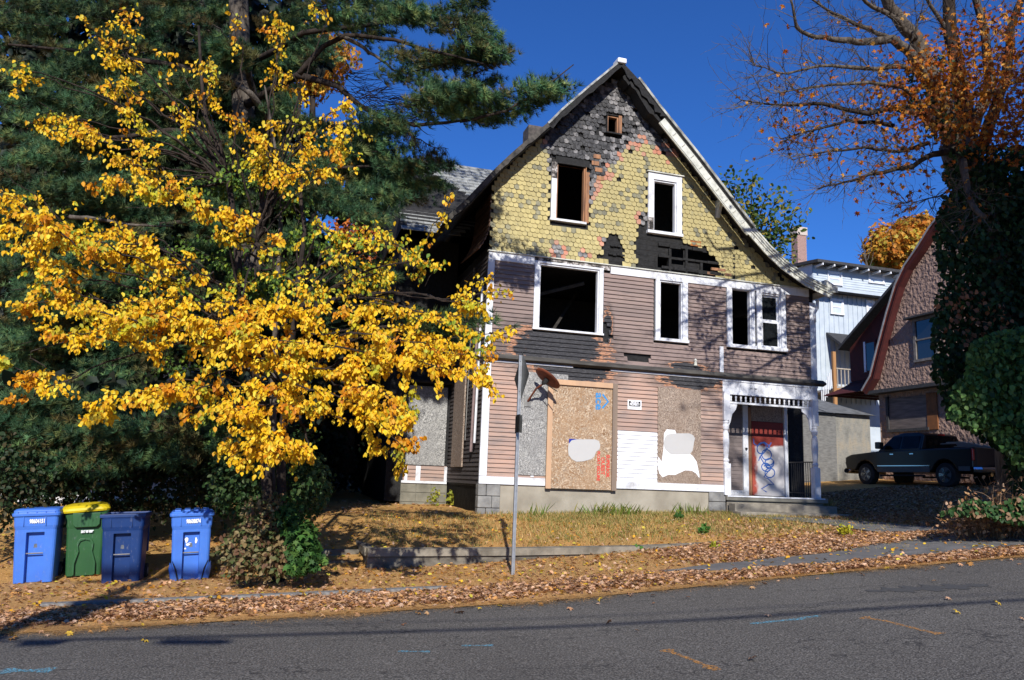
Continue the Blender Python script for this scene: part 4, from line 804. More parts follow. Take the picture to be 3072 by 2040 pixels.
def make_bin(label,base,rot,mb_,mlid,num=None,style='rect',lid='flat',cracked=False):
    B=thing('wheeled_bin',label,'bin',base,rot,'wheeled bins on the verge'); text.local=True
    mb=MB(); nd=.085
    if style=='rect': S=[(.535,.53,nd,0.0),(.545,.55,nd,.12),(.562,.59,nd,.45),(.575,.625,nd,.755),(.575,.625,0,.76),(.57,.63,0,.80),(.60,.66,0,.86),(.61,.68,0,.98),(.625,.69,0,1.0),(.63,.69,0,1.03)]
    else: S=[(.50,.50,0,0.0),(.51,.52,0,.12),(.53,.57,0,.45),(.545,.60,0,.74),(.58,.62,0,.80),(.62,.66,0,.98),(.64,.68,0,1.0),(.64,.68,0,1.02)]
    loft(mb,[(section(w,d,n_,.115),z) for w,d,n_,z in S]); body=obj('body',mb,mb_,B,local=True,bevel=.004)
    mb=MB(); mb.tube([(-.115,-.27,.44),(.115,-.27,.44)],.011,8); obj('catch_bar',mb,M_steel,B,local=True)
    if style=='rect':
        for x in (-.17,.13): mb=MB(); mb.box(x,x+.008,-.352,-.335,.86,1.0); obj('rib',mb,mb_,B,local=True)
        mb=MB(); mb.add([(-.04,-.2085,.46),(.03,-.2085,.46),(.015,-.2195,.58),(-.02,-.2195,.58)],[(0,1,2,3)]); obj('grime_mark',mb,M_gunk,B,local=True)
        pass
    else:
        mb=MB(); P=[(-.20,.985),(.20,.985),(.19,.80),(.15,.76),(-.15,.76),(-.19,.80)]; mb.prism(P[::-1],-.365,-.30); obj('front_pocket',mb,mb_,B,local=True,bevel=.01)
        for i in range(6): mb=MB(); x=-.13+i*.052; mb.box(x,x+.006,-.37,-.364,.78,.93); obj('rib',mb,mb_,B,local=True)
        for sx in (-1,1):   # raised arch around the grip
            P=[(.10,.56),(.13,.50),(.115,.38),(.17,.2),(.17,.02),(.14,.02),(.14,.2),(.085,.38),(.10,.48),(.07,.54),(-.0,.56),(0,.59),(.07,.585)]
            mb=MB(); P=[(sx*x*.95,z) for x,z in P]; mb.prism(P if sx<0 else P[::-1],-.315,-.24); obj('grip_moulding',mb,mb_,B,local=True,bevel=.006)
    mb=MB()
    if lid=='flat':
        loft(mb,[(section(.655,.72,0,.1,.06,-.005),1.005),(section(.665,.73,0,.1,.06,-.005),1.05),(section(.63,.70,0,.1,.06,-.0),1.055),(section(.63,.70,0,.1,.06),1.09),(section(.58,.64,0,.1,.08,.01),1.115)])
    elif lid=='ribbed':
        loft(mb,[(section(.655,.72,0,.1,.06,-.005),1.005),(section(.665,.73,0,.1,.06,-.005),1.05),(section(.62,.69,0,.1,.06),1.06),(section(.61,.68,0,.1,.06,.01),1.08)])
        for i in range(4): mb.box(-.26+i*.14,-.17+i*.14,-.28,.30,1.078,1.105)
    elif lid=='dome':
        loft(mb,[(section(.70,.72,0,.1,.10,-.005),1.0),(section(.72,.74,0,.1,.10,-.005),1.03),(section(.69,.72,0,.1,.12,-.0),1.065),(section(.62,.66,0,.1,.16,.01),1.10),(section(.40,.46,0,.1,.14,.03),1.125)])
    if lid!='open':
        if lid=='dome': mb.xf(Matrix.Rotation(R(-3),4,'Y')@Matrix.Translation(Vector((.03,0,0))))
        obj('lid',mb,mlid,B,local=True,bevel=.006)
    else:
        mb.box(-.30,.30,.33,.36,.42,1.06); obj('lid',mb,mlid,B,local=True,bevel=.01)
        mb=MB(); mb.box(-.285,.285,-.31,.30,1.031,1.033); obj('dark_inside',mb,M_black,B,local=True)
        mb=MB(); 
        for a,b,c_,d_ in ((-.325,.325,-.355,-.30),(-.325,.325,.305,.355),(-.325,-.28,-.30,.305),(.28,.325,-.30,.305)): mb.box(a,b,c_,d_,1.005,1.055)
        obj('rim',mb,mb_,B,local=True,bevel=.006)
    if lid=='flat':
        for i in range(5): mb=MB(); x=-.25+i*.125; mb.box(x,x+.008,-.372,-.355,1.05,1.075); obj('lid_rib',mb,mb_,B,local=True)
    for sx in (-1,1):
        mb=MB(); mb.tube([(sx*.24,.30,.12),(sx*.31,.30,.12)],.12,14); w=obj('wheel',mb,M_rub,B,local=True)
        mb=MB(); mb.tube([(sx*.305,.30,.12),(sx*.315,.30,.12)],.06,10); obj('hub',mb,M_steel,w,local=True)
    mb=MB(); mb.tube([(-.22,.36,1.0),(.22,.36,1.0)],.014,6); obj('handle_bar',mb,mb_,B,local=True)
    if num: text(num,.085 if style=='rect' else .05,(.02,-.348 if style=='rect' else -.335,.925 if style=='rect' else .69),0,M_num,B,name='number',bold=.004,sx=.62)
    if cracked:
        for sx,a in ((-1,.0),(1,0)):
            mb=MB(); P=[(sx*.17,-.262,.02),(sx*.265,-.25,.02),(sx*.30,-.20,.20),(sx*.285,-.24,.30),(sx*.22,-.30,.16)]
            P=[(x+sx*.010,y-.015,z) for x,y,z in P]; q=[(x+sx*.004,y+.012,z) for x,y,z in P]; mb.add(P+q,[(0,1,2,3,4),(9,8,7,6,5)]+[(i,5+i,5+(i+1)%5,(i+1)%5) for i in range(5)]); obj('cracked_flap',mb,mb_,B,local=True)
            mb=MB(); P=[(sx*.16,-.296,.015),(sx*.20,-.294,.20),(sx*.262,-.28,.33),(sx*.262,-.27,.30),(sx*.215,-.285,.17),(sx*.18,-.29,.015)]; mb.add([(x,y-.006,z) for x,y,z in P],[tuple(range(6)),tuple(range(5,-1,-1))]); obj('crack',mb,M_black,B,local=True)
        for i,(x,z,w,h) in enumerate(((-.07,.63,.05,.09),(-.05,.56,.06,.04),(.07,.62,.035,.10),(-.085,.50,.03,.03),(-.02,.585,.05,.012))):
            mb=MB(); P=[(x+w*.5*math.cos(a)*(1+.3*math.sin(3*a+i)),-.2085-(z-.46)*.09-.0045,z+h*.5*math.sin(a)) for a in [k*.7 for k in range(9)]]; mb.add(P,[tuple(range(9))]); obj('torn_sticker',mb,M_num,B,local=True)
    text.local=False
    B.matrix_world=B.matrix_world@Matrix.Rotation(R(-3.2),4,'Y')
    return B
def gz(s,t): return float(zg(s,t))
def gpix(x,y,h=0):
    d=ray(x,y); d=d/d[1]; Y=4.
    while Y<60:
        P=CAM+d*Y; s,t,z=toST(P)
        if z<gz(s,t)+h: break
        Y+=.03
    return s,t,gz(s,t)
bx=[gpix(118,1752),gpix(263,1734),gpix(385,1750),gpix(588,1742)]
def bb(i,off=.28): s,t,z=bx[i]; return (s-.12,t+off,gz(s,t+off)-.012)
make_bin('bright blue wheeled bin numbered 98604151, leftmost of the row',bb(0),R(4),M_pb,M_pb,'98604151')
make_bin('green wheeled bin with a domed yellow lid',bb(1),R(10),M_pg,M_py,'2017 88*8809','arch','dome')
make_bin('dark navy blue wheeled bin with open lid, between the green and the cracked bin',bb(2),R(0),M_pd,M_pd,None,'rect','open')
make_bin('bright blue wheeled bin with cracked bottom corners and ribbed lid',bb(3),R(5),M_pb,M_pb,'98608874','rect','ribbed',True)
# ------------------------------------------------------------------ street sign (edge on)
pb=gpix(1538,1727); P=thing('street_sign','galvanised post with a diamond sign seen edge on from behind','street sign',(pb[0],pb[1],pb[2]))
M_galv=simple('galvanised_steel',(.42,.44,.46),(.32,.33,.35),scale=9,metal=.55,rough=.42,bump=.1); M_signback=simple('sign_back',(.16,.165,.16),(.12,.125,.12),scale=2,metal=.5,rough=.45,bump=.05)
x,y,z=pb; zt=onT(1562,1066,y)[1]; mb=MB()
U=[(-.026,.022),(-.026,-.018),(-.012,-.018),(-.006,-.006),(.006,-.006),(.012,-.018),(.026,-.018),(.026,.022),(.018,.022),(.010,.002),(-.010,.002),(-.018,.022)]
mb.prismz([(x+a,y+b) for a,b in U],z-.3,zt); obj('post',mb,M_galv,P)
zc_=(onT(1567,1049,y)[1]+onT(1567,1211,y)[1])/2; hw=.41
mb=MB(); Q=[(y,zc_+hw),(y-hw,zc_),(y,zc_-hw),(y+hw,zc_)]; mb.prisms(Q,x+.03,x+.034); o=obj('diamond_plate',mb,M_signback,P)
mb=MB(); z1=onT(1548,1245,y)[1]; z0=onT(1548,1298,y)[1]; mb.box(x+.03,x+.034,y-.12,y+.26,z0,z1); obj('small_plate',mb,M_signback,P)
mb=MB(); mb.box(x-.045,x-.028,y-.2,y-.03,z0,z1); obj('street_tag',mb,M_black,P)
for zz in (zc_+.25,zc_-.25,z0+.08): mb=MB(); mb.tube([(x-.03,y,zz),(x+.04,y,zz)],.01,6); obj('bolt',mb,M_steel,P)
# ------------------------------------------------------------------ road paint
def paint(name,label,pix,w,mat,jit=.0):
    pts=[gpix(*p) for p in pix]; A=[];B=[]; Q=[]
    for i in range(len(pts)-1):
        for j in range(8): k=j/8; Q.append([pts[i][c]*(1-k)+pts[i+1][c]*k for c in range(2)])
    Q.append(list(pts[-1][:2])); n=len(Q)
    for i,q in enumerate(Q):
        a=np.array(Q[max(i-1,0)]); b=np.array(Q[min(i+1,n-1)]); d=(b-a)/np.linalg.norm(b-a); nn=np.array([-d[1],d[0]]); ww=w*(1+jit*math.sin(i*1.9)*(.6 if i>2 else 1))*(2.2 if (jit and (i<3 or i>n-4)) else 1)/2
        for L,sg in ((A,1),(B,-1)): p=np.array(q)+nn*ww*sg; L.append((p[0],p[1],float(zc(p[0]))-.012+.004))
    mb=MB(); mb.strip(A,B); o=obj(name,mb,mat,base=(Q[0][0],Q[0][1],float(zc(Q[0][0])))); props(o,kind='structure')
def worn(name,c):
    m=NT(name,.9,.1); v=m.coord(); n1=m.noise(v,35,5,.8); m.col(c); tr=m.n('BsdfTransparent'); mx=m.n('MixShader'); m.l(m.ramp(n1,[(.46,1),(.56,0.1)]),mx.inputs[0]); m.l(m.b.outputs[0],mx.inputs[1]); m.l(tr.outputs[0],mx.inputs[2]); 
    m.l(mx.outputs[0],m.t.nodes['Material Output'].inputs[0]); return m.m
M_or=worn('worn_orange_paint',(.55,.27,.08)); M_lb=worn('worn_blue_paint',(.15,.38,.5))
gpx=gpix
paint('paint_mark','',[(2586,1849),(2660,1862),(2760,1888),(2822,1901)],.055,M_or,.5); paint('paint_mark','',[(1994,1947),(2060,1970),(2152,2007)],.05,M_or,.5)
for a in ([(1195,1953),(1290,1952)],[(1385,1936),(1480,1933)],[(0,2012),(160,2008)],[(2250,1870),(2420,1855)],[(2290,1865),(2460,1845)]): paint('paint_mark','',a,.03 if a[0][0] else .08,M_lb,.3)
a=gpix(2600,1772); b=gpix(2960,1752); mb=MB(); n=40; T_=[];B_=[]
for i in range(n+1):
    k=i/n; s=a[0]*(1-k)+b[0]*k; w=.22*math.sin(math.pi*min(.98,max(.02,k)))**.5; c0=a[1]*(1-k)+b[1]*k; T_.append((s,c0+w*(.7+.5*math.sin(i*.9)+.2*math.sin(i*2.3)),float(zc(s))-.008)); B_.append((s,c0-w*(1+.4*math.sin(i*.7+1)+.25*math.sin(i*1.9)),float(zc(s))-.008))
mb.strip(T_,B_); structure('asphalt_patch',mb,simple('patch_asphalt',(.06,.06,.06),(.082,.081,.08),scale=40,bump=.6,bscale=90))
# ------------------------------------------------------------------ utility pole and wires behind the camera (their shadows cross the road)
sun_h=np.array([-.236,-.973]); 
g1=gpix(0,1906); g2=gpix(350,1757); k=12.6; ub=(g1[0]+sun_h[0]*k,g1[1]+sun_h[1]*k)
UP=thing('utility_pole','tall wooden utility pole on the near side of the street','utility pole',(ub[0],ub[1],gz(ub[0],-9.9)))
M_pole=bark('creosote_wood',(.16,.11,.07),(.09,.06,.04)); zb=gz(ub[0],-9.9)
mb=MB(); mb.tube([(ub[0],ub[1],zb-.3),(ub[0],ub[1],zb+11)],[.17,.12],10); obj('pole',mb,M_pole,UP)
mb=MB(); mb.box(ub[0]-1.1,ub[0]+1.1,ub[1]-.14,ub[1]-.03,zb+10.2,zb+10.32); obj('crossarm',mb,M_pole,UP)
mb=MB(); mb.tube([(ub[0]+.3,ub[1]-.1,zb+8.1),(ub[0]+.3,ub[1]-.1,zb+9.1)],.24,12); obj('transformer',mb,M_stone,UP)
def wire(label,pA,pB,h,r,splices=()):
    a=gpix(*pA); b=gpix(*pB); q=[]
    d=np.array([b[0]-a[0],b[1]-a[1]]); kk=h/math.tan(SUN_EL)/1.0
    for w in (-1.2,-.6,-.25,0,.25,.5,.75,1,1.4,2.2):
        s_,t_=a[0]+d[0]*w,a[1]+d[1]*w; q.append((s_+sun_h[0]*kk,t_+sun_h[1]*kk,float(zc(s_))+h+.0))
    mb=MB(); mb.tube(q,r,5); o=obj('overhead_wire',mb,M_black,base=q[3]); props(o,label,'wire','wires along the street')
    for (x0,y0,x1,y1,rr_) in splices:
        c0=gpix(x0,y0); c1=gpix(x1,y1); mb=MB(); A=[(c[0]+sun_h[0]*kk,c[1]+sun_h[1]*kk,float(zc(c[0]))+h) for c in (c0,c1)]; mb.tube([A[0],np.array(A[0])*.85+np.array(A[1])*.15,np.array(A[0])*.15+np.array(A[1])*.85,A[1]],[.02,rr_,rr_,.02],8); obj('splice_case',mb,M_black,o)
wire('thick overhead cable with two splice cases above the street',(20,1922),(3072,1798),6.5,.035,[(50,1928,200,1925,.09),(460,1925,700,1924,.075)])
wire('thin overhead wire above the street, nearer the house',(1100,1868),(3072,1776),7.2,.012)
# ------------------------------------------------------------------ background buildings
def onp(x,y,t): return onT(x,y,t)
# white house on the left
tw=17.0; WHs=(-13.5,-2.9); Wb=thing('white_house','white clapboard house in the shade behind the pine','house',(-8,tw,.5))
M_wh=simple('white_siding',(.62,.63,.64),(.50,.51,.53),scale=2,bump=.2,bscale=20,var=.06)
mb=MB(); mb.box(WHs[0],WHs[1],tw+.02,tw+8,.2,9.2); obj('wall',mb,M_wh,Wb)
mb=MB(); mb.prisms([(tw-.5,9.0),(tw+4,12.5),(tw+8.5,9.0)],WHs[0]-.4,WHs[1]+.4); obj('roof',mb,M_roofd,Wb)
wins=[(-5.6,-4.7,1.9,3.4),(-8.6,-7.6,1.9,3.4),(-4.2,-3.5,1.9,3.3),(-5.4,-4.5,4.9,6.4),(-8.6,-7.6,4.9,6.4),(-11.6,-10.6,4.9,6.4)]
for i in range(56):
    z0=.9+i*.145
    for a,b in cut(WHs[0],WHs[1],z0,z0+.145,[(w[0]-.1,w[1]+.1,w[2]-.1,w[3]+.1) for w in wins]): clap('clapboard',a,b,z0,z0+.145,M_wh,tw,Wb,.02)
for w in wins:
    f=window(w,.1,.1,.1,.06,M_white,None,tw,Wb); mb=MB(); mb.box(w[0]+.04,w[1]-.04,tw-.005,tw+.01,w[2],w[3]-.04); obj('pane',mb,M_glass,f)
    mb=MB(); mb.box(w[0]+.04,w[1]-.04,tw-.02,tw-.006,(w[2]+w[3])/2-.02,(w[2]+w[3])/2+.02); obj('meeting_rail',mb,M_white,f)
# dark board fence between white house and burnt house
Fe=thing('board_fence','dark weathered vertical board fence in the shade left of the burnt house','fence',(-3.2,10,.9))
M_fw=simple('dark_fence_wood',(.045,.04,.035),(.02,.018,.016),scale=6,stretch=(1,1,.2),bump=.5,var=.2)
A_=np.array([-3.3,9.2]); B_=np.array([-1.2,16.5]); n=46
for i in range(n):
    p=A_+(B_-A_)*i/n; q=A_+(B_-A_)*(i+.93)/n; zz=gz(p[0],p[1]); mb=MB(); h=1.75+rng.uniform(-.03,.03)
    mb.add([(p[0],p[1],zz-.1),(q[0],q[1],zz-.1),(q[0]+.02,q[1],zz-.1),(p[0]+.02,p[1],zz-.1),(p[0],p[1],zz+h),(q[0],q[1],zz+h),(q[0]+.02,q[1],zz+h),(p[0]+.02,p[1],zz+h)],[(4,5,6,7),(1,0,4,5),(1,5,6,2),(2,6,7,3),(3,7,4,0)]); obj('fence_board',mb,M_fw,Fe)
mb=MB(); mb.box(-2.6,-.1,20,24,0.5,4.4); o=obj('wall',mb,M_wh,None,base=(-1,20,.9)); o.name='distant_white_garage'; props(o,'small sunlit white outbuilding seen through the gap left of the burnt house','outbuilding')
# blue house behind on the right
tb=27.0
def bq(x,y): return onT(x,y,tb)
cA=bq(2446,760); cB=bq(2760,760); Bz=thing('blue_house','pale blue two storey house with dark flat roof behind the burnt house','house',(cA[0],tb,2.5))
M_bs=simple('pale_blue_siding',(.50,.56,.62),(.42,.48,.54),scale=2,bump=.15,var=.05); M_bw=simple('blue_house_white',(.78,.80,.84),(.7,.72,.76),scale=3,bump=.1); M_droof=simple('dark_asphalt_roof',(.035,.035,.038),(.06,.06,.062),scale=10,bump=.5,bscale=40)
b0=bq(2443,800)[0]-.1; b1=bq(2800,800)[0]+1.5; zt_=bq(2443,797)[1]; zm_=bq(2500,865)[1]; zlo=bq(2460,1205)[1]
mb=MB(); mb.box(b0-.02,b1,tb+.03,tb+8,.5,zt_+.2); obj('wall',mb,M_bs,Bz)
mb=MB(); mb.add([(b0-.25,tb-.75,zt_+.18),(b1+.5,tb-.75,zt_+.18),(b1+.5,tb+8.5,zt_+1.3),(b0-.25,tb+8.5,zt_+1.3),(b0-.25,tb-.75,zt_+.02),(b1+.5,tb-.75,zt_+.02),(b1+.5,tb+8.5,zt_+1.0),(b0-.25,tb+8.5,zt_+1.0)],[(0,1,2,3),(4,7,6,5),(0,4,5,1),(3,2,6,7),(0,3,7,4),(1,5,6,2)]); obj('roof',mb,M_droof,Bz)
for i in range(12): x=b0+.1+i*.78; mb=MB(); mb.box(x,x+.07,tb-.72,tb,zt_-.12,zt_+.0); obj('rafter_tail',mb,M_bw,Bz)
mb=MB(); z0=zm_+.1
while z0<zt_: mb.add([(b0,tb-.01,z0),(b1,tb-.01,z0),(b1,tb+.012,z0+.14),(b0,tb+.012,z0+.14),(b0,tb+.03,z0),(b1,tb+.03,z0)],[(0,1,2,3),(1,0,4,5)]); z0+=.14
obj('siding',mb,M_bs,Bz,kind='stuff')
mb=MB(); mb.add([(b0-.5,tb-.75,zm_-.18),(b1,tb-.75,zm_-.18),(b1,tb+.02,zm_+.12),(b0-.5,tb+.02,zm_+.12),(b0-.5,tb-.75,zm_-.33),(b1,tb-.75,zm_-.33),(b1,tb,zm_-.33),(b0-.5,tb,zm_-.33)],[(0,1,2,3),(0,4,5,1),(4,7,6,5),(0,3,7,4)]); obj('skirt_roof',mb,M_droof,Bz); mb=MB(); mb.box(b0-.55,b1,tb-.80,tb-.76,zm_-.36,zm_-.16); obj('gutter',mb,M_bs,Bz)
mb=MB(); x=b0
while x<b1: mb.box(x,x+.035,tb-.012,tb+.03,zlo+.02,zm_-.34); x+=.33
obj('batten',mb,M_bs,Bz,kind='stuff')
def bwin(x0,y0,x1,y1,tr=.12):
    p=bq(x0,y0); q=bq(x1,y1); w=(p[0],q[0],q[1],p[1]); f=window(w,tr,tr,tr*.8,.08,M_bw,None,tb-.02,Bz)
    mb=MB(); mb.box(w[0]+.04,w[1]-.04,tb-.01,tb+.0,w[2],w[3]-.04); obj('pane',mb,simple('curtained_glass',(.42,.50,.60),(.55,.62,.7),scale=1.5,rough=.15,bump=0),f)
    zc2=(w[2]+w[3])/2; mb=MB(); mb.box(w[0]+.04,w[1]-.04,tb-.04,tb-.011,zc2-.03,zc2+.03); obj('meeting_rail',mb,M_bw,f)
for a in ((2487,818,2520,854),(2608,818,2648,850),(2495,900,2525,942),(2602,905,2618,940)): bwin(*a)
p=bq(2458,705); q=bq(2488,785); mb=MB(); mb.box(p[0],q[0],tb+2,tb+2.6,zt_,p[1]+1.1-.0); M_chb=simple('chimney_brick',(.42,.27,.23),(.34,.22,.19),scale=12,bump=.6,bscale=30)
ch=obj('chimney',mb,M_chb,Bz)
for i in range(26):
    z0=zt_+.9+i*.08
    if z0>p[1]+1.1-.1: break
    for j in range(4):
        w_=(q[0]-p[0])/4; x0=p[0]+j*w_+(w_/2 if i%2 else 0); x1=min(x0+w_-.012,q[0]+.01); 
        mb=MB(); mb.box(x0,x1,tb+1.985,tb+2.0,z0,z0+.07); obj('brick',mb,M_chb if z0<p[1]+.5 else M_bw if False else M_chb,ch)
mb=MB(); mb.box(p[0]-.06,q[0]+.06,tb+1.94,tb+2.66,p[1]+.62,p[1]+1.12); obj('chimney_cap',mb,simple('pale_brick',(.55,.48,.42),(.45,.38,.33),scale=14,bump=.4),ch)
r0=bq(2470,1000); e=bq(2470,1045); mb=MB(); a0=bq(2478,997); a1=bq(2640,997); ez=bq(2478,1040)
mb.add([(a0[0],tb-.02,a0[1]),(a1[0]+1,tb-.02,a0[1]),(a1[0]+1,tb-2.2,ez[1]-.55),(a0[0]-.2,tb-2.2,ez[1]-.55),(a0[0],tb-.02,a0[1]-.15),(a0[0]-.2,tb-2.2,ez[1]-.7),(a1[0]+1,tb-2.2,ez[1]-.7)],[(0,3,2,1),(3,5,6,2),(0,4,5,3)]); obj('porch_roof',mb,M_droof,Bz)
# wooden deck with railing and stair
tdk=24.5
def dq(x,y): return onT(x,y,tdk)
Dk=thing('wooden_deck','raised wooden deck with baluster railing on the pale blue house','deck',(dq(2500,1200)[0],tdk,2))
M_cedar=simple('cedar',(.42,.22,.09),(.33,.17,.07),scale=5,stretch=(1,1,.2),bump=.3); M_gw=simple('grey_wood',(.42,.37,.30),(.33,.29,.24),scale=6,bump=.2)
p=dq(2494,1055); q=dq(2507,1210); mb=MB(); mb.box(p[0],q[0]+.02,tdk-.12,tdk,1.2,p[1]); obj('post',mb,M_cedar,Dk)
a=dq(2506,1170); b=dq(2640,1170); zt2=dq(2520,1105)[1]; mb=MB(); mb.box(a[0],b[0],tdk-.1,tdk-.02,dq(2520,1176)[1],dq(2520,1165)[1]); obj('deck_beam',mb,M_cedar,Dk); mb=MB(); mb.box(a[0],b[0],tdk-.1,tdk,zt2-.06,zt2); obj('top_rail',mb,M_gw,Dk); mb=MB(); zb2=dq(2520,1160)[1]; mb.box(a[0],b[0],tdk-.1,tdk,zb2-.05,zb2); obj('bottom_rail',mb,M_gw,Dk)
mb=MB(); mb.box(a[0],b[0]+2,tdk,tb,dq(2520,1170)[1]-.02,dq(2520,1165)[1]); obj('deck_floor',mb,M_gw,Dk)
nb=12
for i in range(nb): x=a[0]+.1+(b[0]-a[0]-.1)*i/nb; mb=MB(); mb.box(x,x+.045,tdk-.07,tdk-.03,zb2+.005,zt2-.065); obj('baluster',mb,M_gw,Dk)
s0_=dq(2462,1170); 
for i in range(7): x=dq(2462+i*5,1180)[0]; h=dq(2462,1172-i*11)[1]; mb=MB(); mb.box(x,x+.04,tdk-.07,tdk-.03,h-.9,h); obj('stair_baluster',mb,M_bw,Dk)
# concrete garage
tg=17.6
def gq(x,y): return onT(x,y,tg)
L_=gq(2390,1300)[0]-.3; R_=gq(2612,1330)[0]; zr=gq(2612,1248)[1]; zl=gq(2470,1238)[1]; zgnd=1.0
G=thing('concrete_garage','low stained concrete garage with sagging grey metal roof right of the porch','garage',(R_-2,tg,1.2))
m=NT('garage_wall',.9,.15); v=m.coord(); n1=m.noise(m.coord(scale=(1,1,.5)),2.2,8,.7); n2=m.noise(m.coord(scale=(1,1,4)),6,6,.8); c=m.ramp(n1,[(.3,(.12,.12,.11)),(.5,(.23,.225,.205)),(.62,(.28,.25,.20)),(.75,(.09,.09,.08))]); c=m.mix(1.0,c,m.ramp(n2,[(.3,.6),(.5,1.05)]),'MULTIPLY'); m.col(c); m.bump(n2,.5,.02); M_gar=m.m
mb=MB(); mb.box(L_-2,R_,tg,tg+5,.9,zr-.02); obj('wall',mb,M_gar,G)
xj=gq(2507,1300)[0]; mb=MB(); mb.box(xj-1.6,xj,tg-.03,tg-.002,1.3,zr-.1); obj('plywood_door',mb,simple('grey_ply',(.19,.19,.185),(.12,.12,.118),scale=5,stretch=(1,1,4),bump=.4,detail=8),G)
mb=MB(); mb.box(xj-1.6,xj,tg-.034,tg-.031,2.02,2.035); obj('joint',mb,M_black,G)
mb=MB(); z1=gq(2470,1195)[1]; z2=gq(2560,1210)[1]; mb.add([(L_-2,tg-.25,zl),(gq(2475,1236)[0],tg-.25,zl),(R_+.1,tg-.25,zr),(R_+.05,tg+5,zr+.1),(gq(2545,1200)[0],tg+3,zr+1.1),(L_-2,tg+3,zl+1.15)],[(0,1,4,5),(1,2,4),(2,3,4)]); rfm=obj('metal_roof',mb,simple('grey_metal_roof',(.22,.23,.24),(.13,.135,.14),scale=4,metal=.3,rough=.6,bump=.4),G)
for i in range(9):
    x=L_-1.4+i*.42; f_=0 if x<gq(2475,1236)[0] else (x-gq(2475,1236)[0])*.15
    mb=MB(); mb.tube([(x,tg-.26,zl+.02-f_),(x-.02*i,tg+2.7,zl+1.03)],.018,4); obj('roof_seam',mb,MT['grey_metal_roof'],rfm)
mb=MB(); mb.box(L_-2,gq(2545,1200)[0]+.1,tg+2.9,tg+3.2,zl+1.08,zl+1.2); obj('ridge_cap',mb,simple('pale_ridge',(.45,.5,.52),(.35,.38,.4),rough=.6),G)
# red and stucco gambrel house: its gable wall faces the burnt house, so it stands on a plane s = const
sG=21.3
def onS(x,y,s):
    d=ray(x,y); k=((ORI-CAM)@us+s)/(d@us); P=CAM+k*d; return (float((P-ORI)@ut),float(P[2]))
def rq(x,y,s=sG): return onS(x*1.3011,y*1.3011,s)
m=NT('pink_stucco',.95,.1); v=m.coord(); n1=m.noise(v,6.5,3,.5); n2=m.noise(v,1.1,3); m.col(m.mix(m.ramp(n2,[(.4,0),(.7,.6)]),(.36,.245,.195),(.28,.195,.16))); m.bump(n1,1.0,.17); M_stu=m.m
M_redt=simple('dark_red_paint',(.085,.017,.016),(.055,.013,.013),scale=5,bump=.3,var=.1); M_edg=simple('grey_edging',(.34,.34,.35),(.24,.24,.25))
zfl=rq(2030,903)[1]; RH=thing('stucco_house','pink stucco gambrel house with dark red trim and boarded window behind the pickup','house',(sG,rq(2100,900)[0],2.2))
prof=[rq(*p) for p in ((2003,903),(2022,870),(2040,800),(2060,725),(2080,660),(2100,618),(2130,575),(2158,530))]; ap=(prof[-1][0]-1.9,prof[-1][1]+1.3); zl_=prof[0][1]
full=prof+[ap]+[(2*ap[0]-t,z) for t,z in prof[::-1]]
mb=MB(); mb.prisms([(t,z) for t,z in full][::-1],sG,sG+9); obj('gable_wall',mb,M_stu,RH)
mb=MB(); mb.box(sG+.25,sG+9,2*ap[0]-prof[0][0]+.4,prof[0][0]-.3,1.5,zl_+.05); obj('wall',mb,M_stu,RH)
def slab_s(pts,d0,d1,s0,s1,name,mat):   # strip following the gambrel outline, outside it from d0 to d1
    def off(P,d):
        out=[]
        for i,p in enumerate(P):
            a=np.array(P[max(i-1,0)]); b=np.array(P[min(i+1,len(P)-1)]); e=b-a; e/=np.linalg.norm(e)+1e-9; nrm=np.array([-e[1],e[0]]) if False else np.array([e[1],-e[0]]); out.append((p[0]+nrm[0]*d,p[1]+nrm[1]*d))
        return out
    A=off(pts,d0); B=off(pts,d1); n=len(A); mb=MB(); mb.add([(s0,a,z) for a,z in A]+[(s0,a,z) for a,z in B]+[(s1,a,z) for a,z in A]+[(s1,a,z) for a,z in B],[(i,i+1,n+i+1,n+i) for i in range(n-1)]+[(2*n+i,3*n+i,3*n+i+1,2*n+i+1) for i in range(n-1)]+[(i,2*n+i,2*n+i+1,i+1) for i in range(n-1)]+[(n+i,n+i+1,3*n+i+1,3*n+i) for i in range(n-1)]+[(0,n,3*n,2*n),(n-1,2*n-1,4*n-1,3*n-1)]); return obj(name,mb,mat,RH)
M_rroof=simple('red_roofing',(.13,.022,.02),(.07,.015,.015),scale=6,bump=.5)
hl=prof+[ap]; hr=[ap]+[(2*ap[0]-t,z) for t,z in prof[::-1]]
for q in (hl,hr): slab_s(q,-.20,-.02,sG-.30,sG-.01,'rake_board',M_redt); slab_s(q,-.17,-.14,sG-.33,sG-.302,'rake_moulding',M_redt); slab_s(q,0,.09,sG-.34,sG+9.2,'roof_slope',M_rroof); slab_s(q,.0,.07,sG-.37,sG-.345,'roof_edging',M_edg)
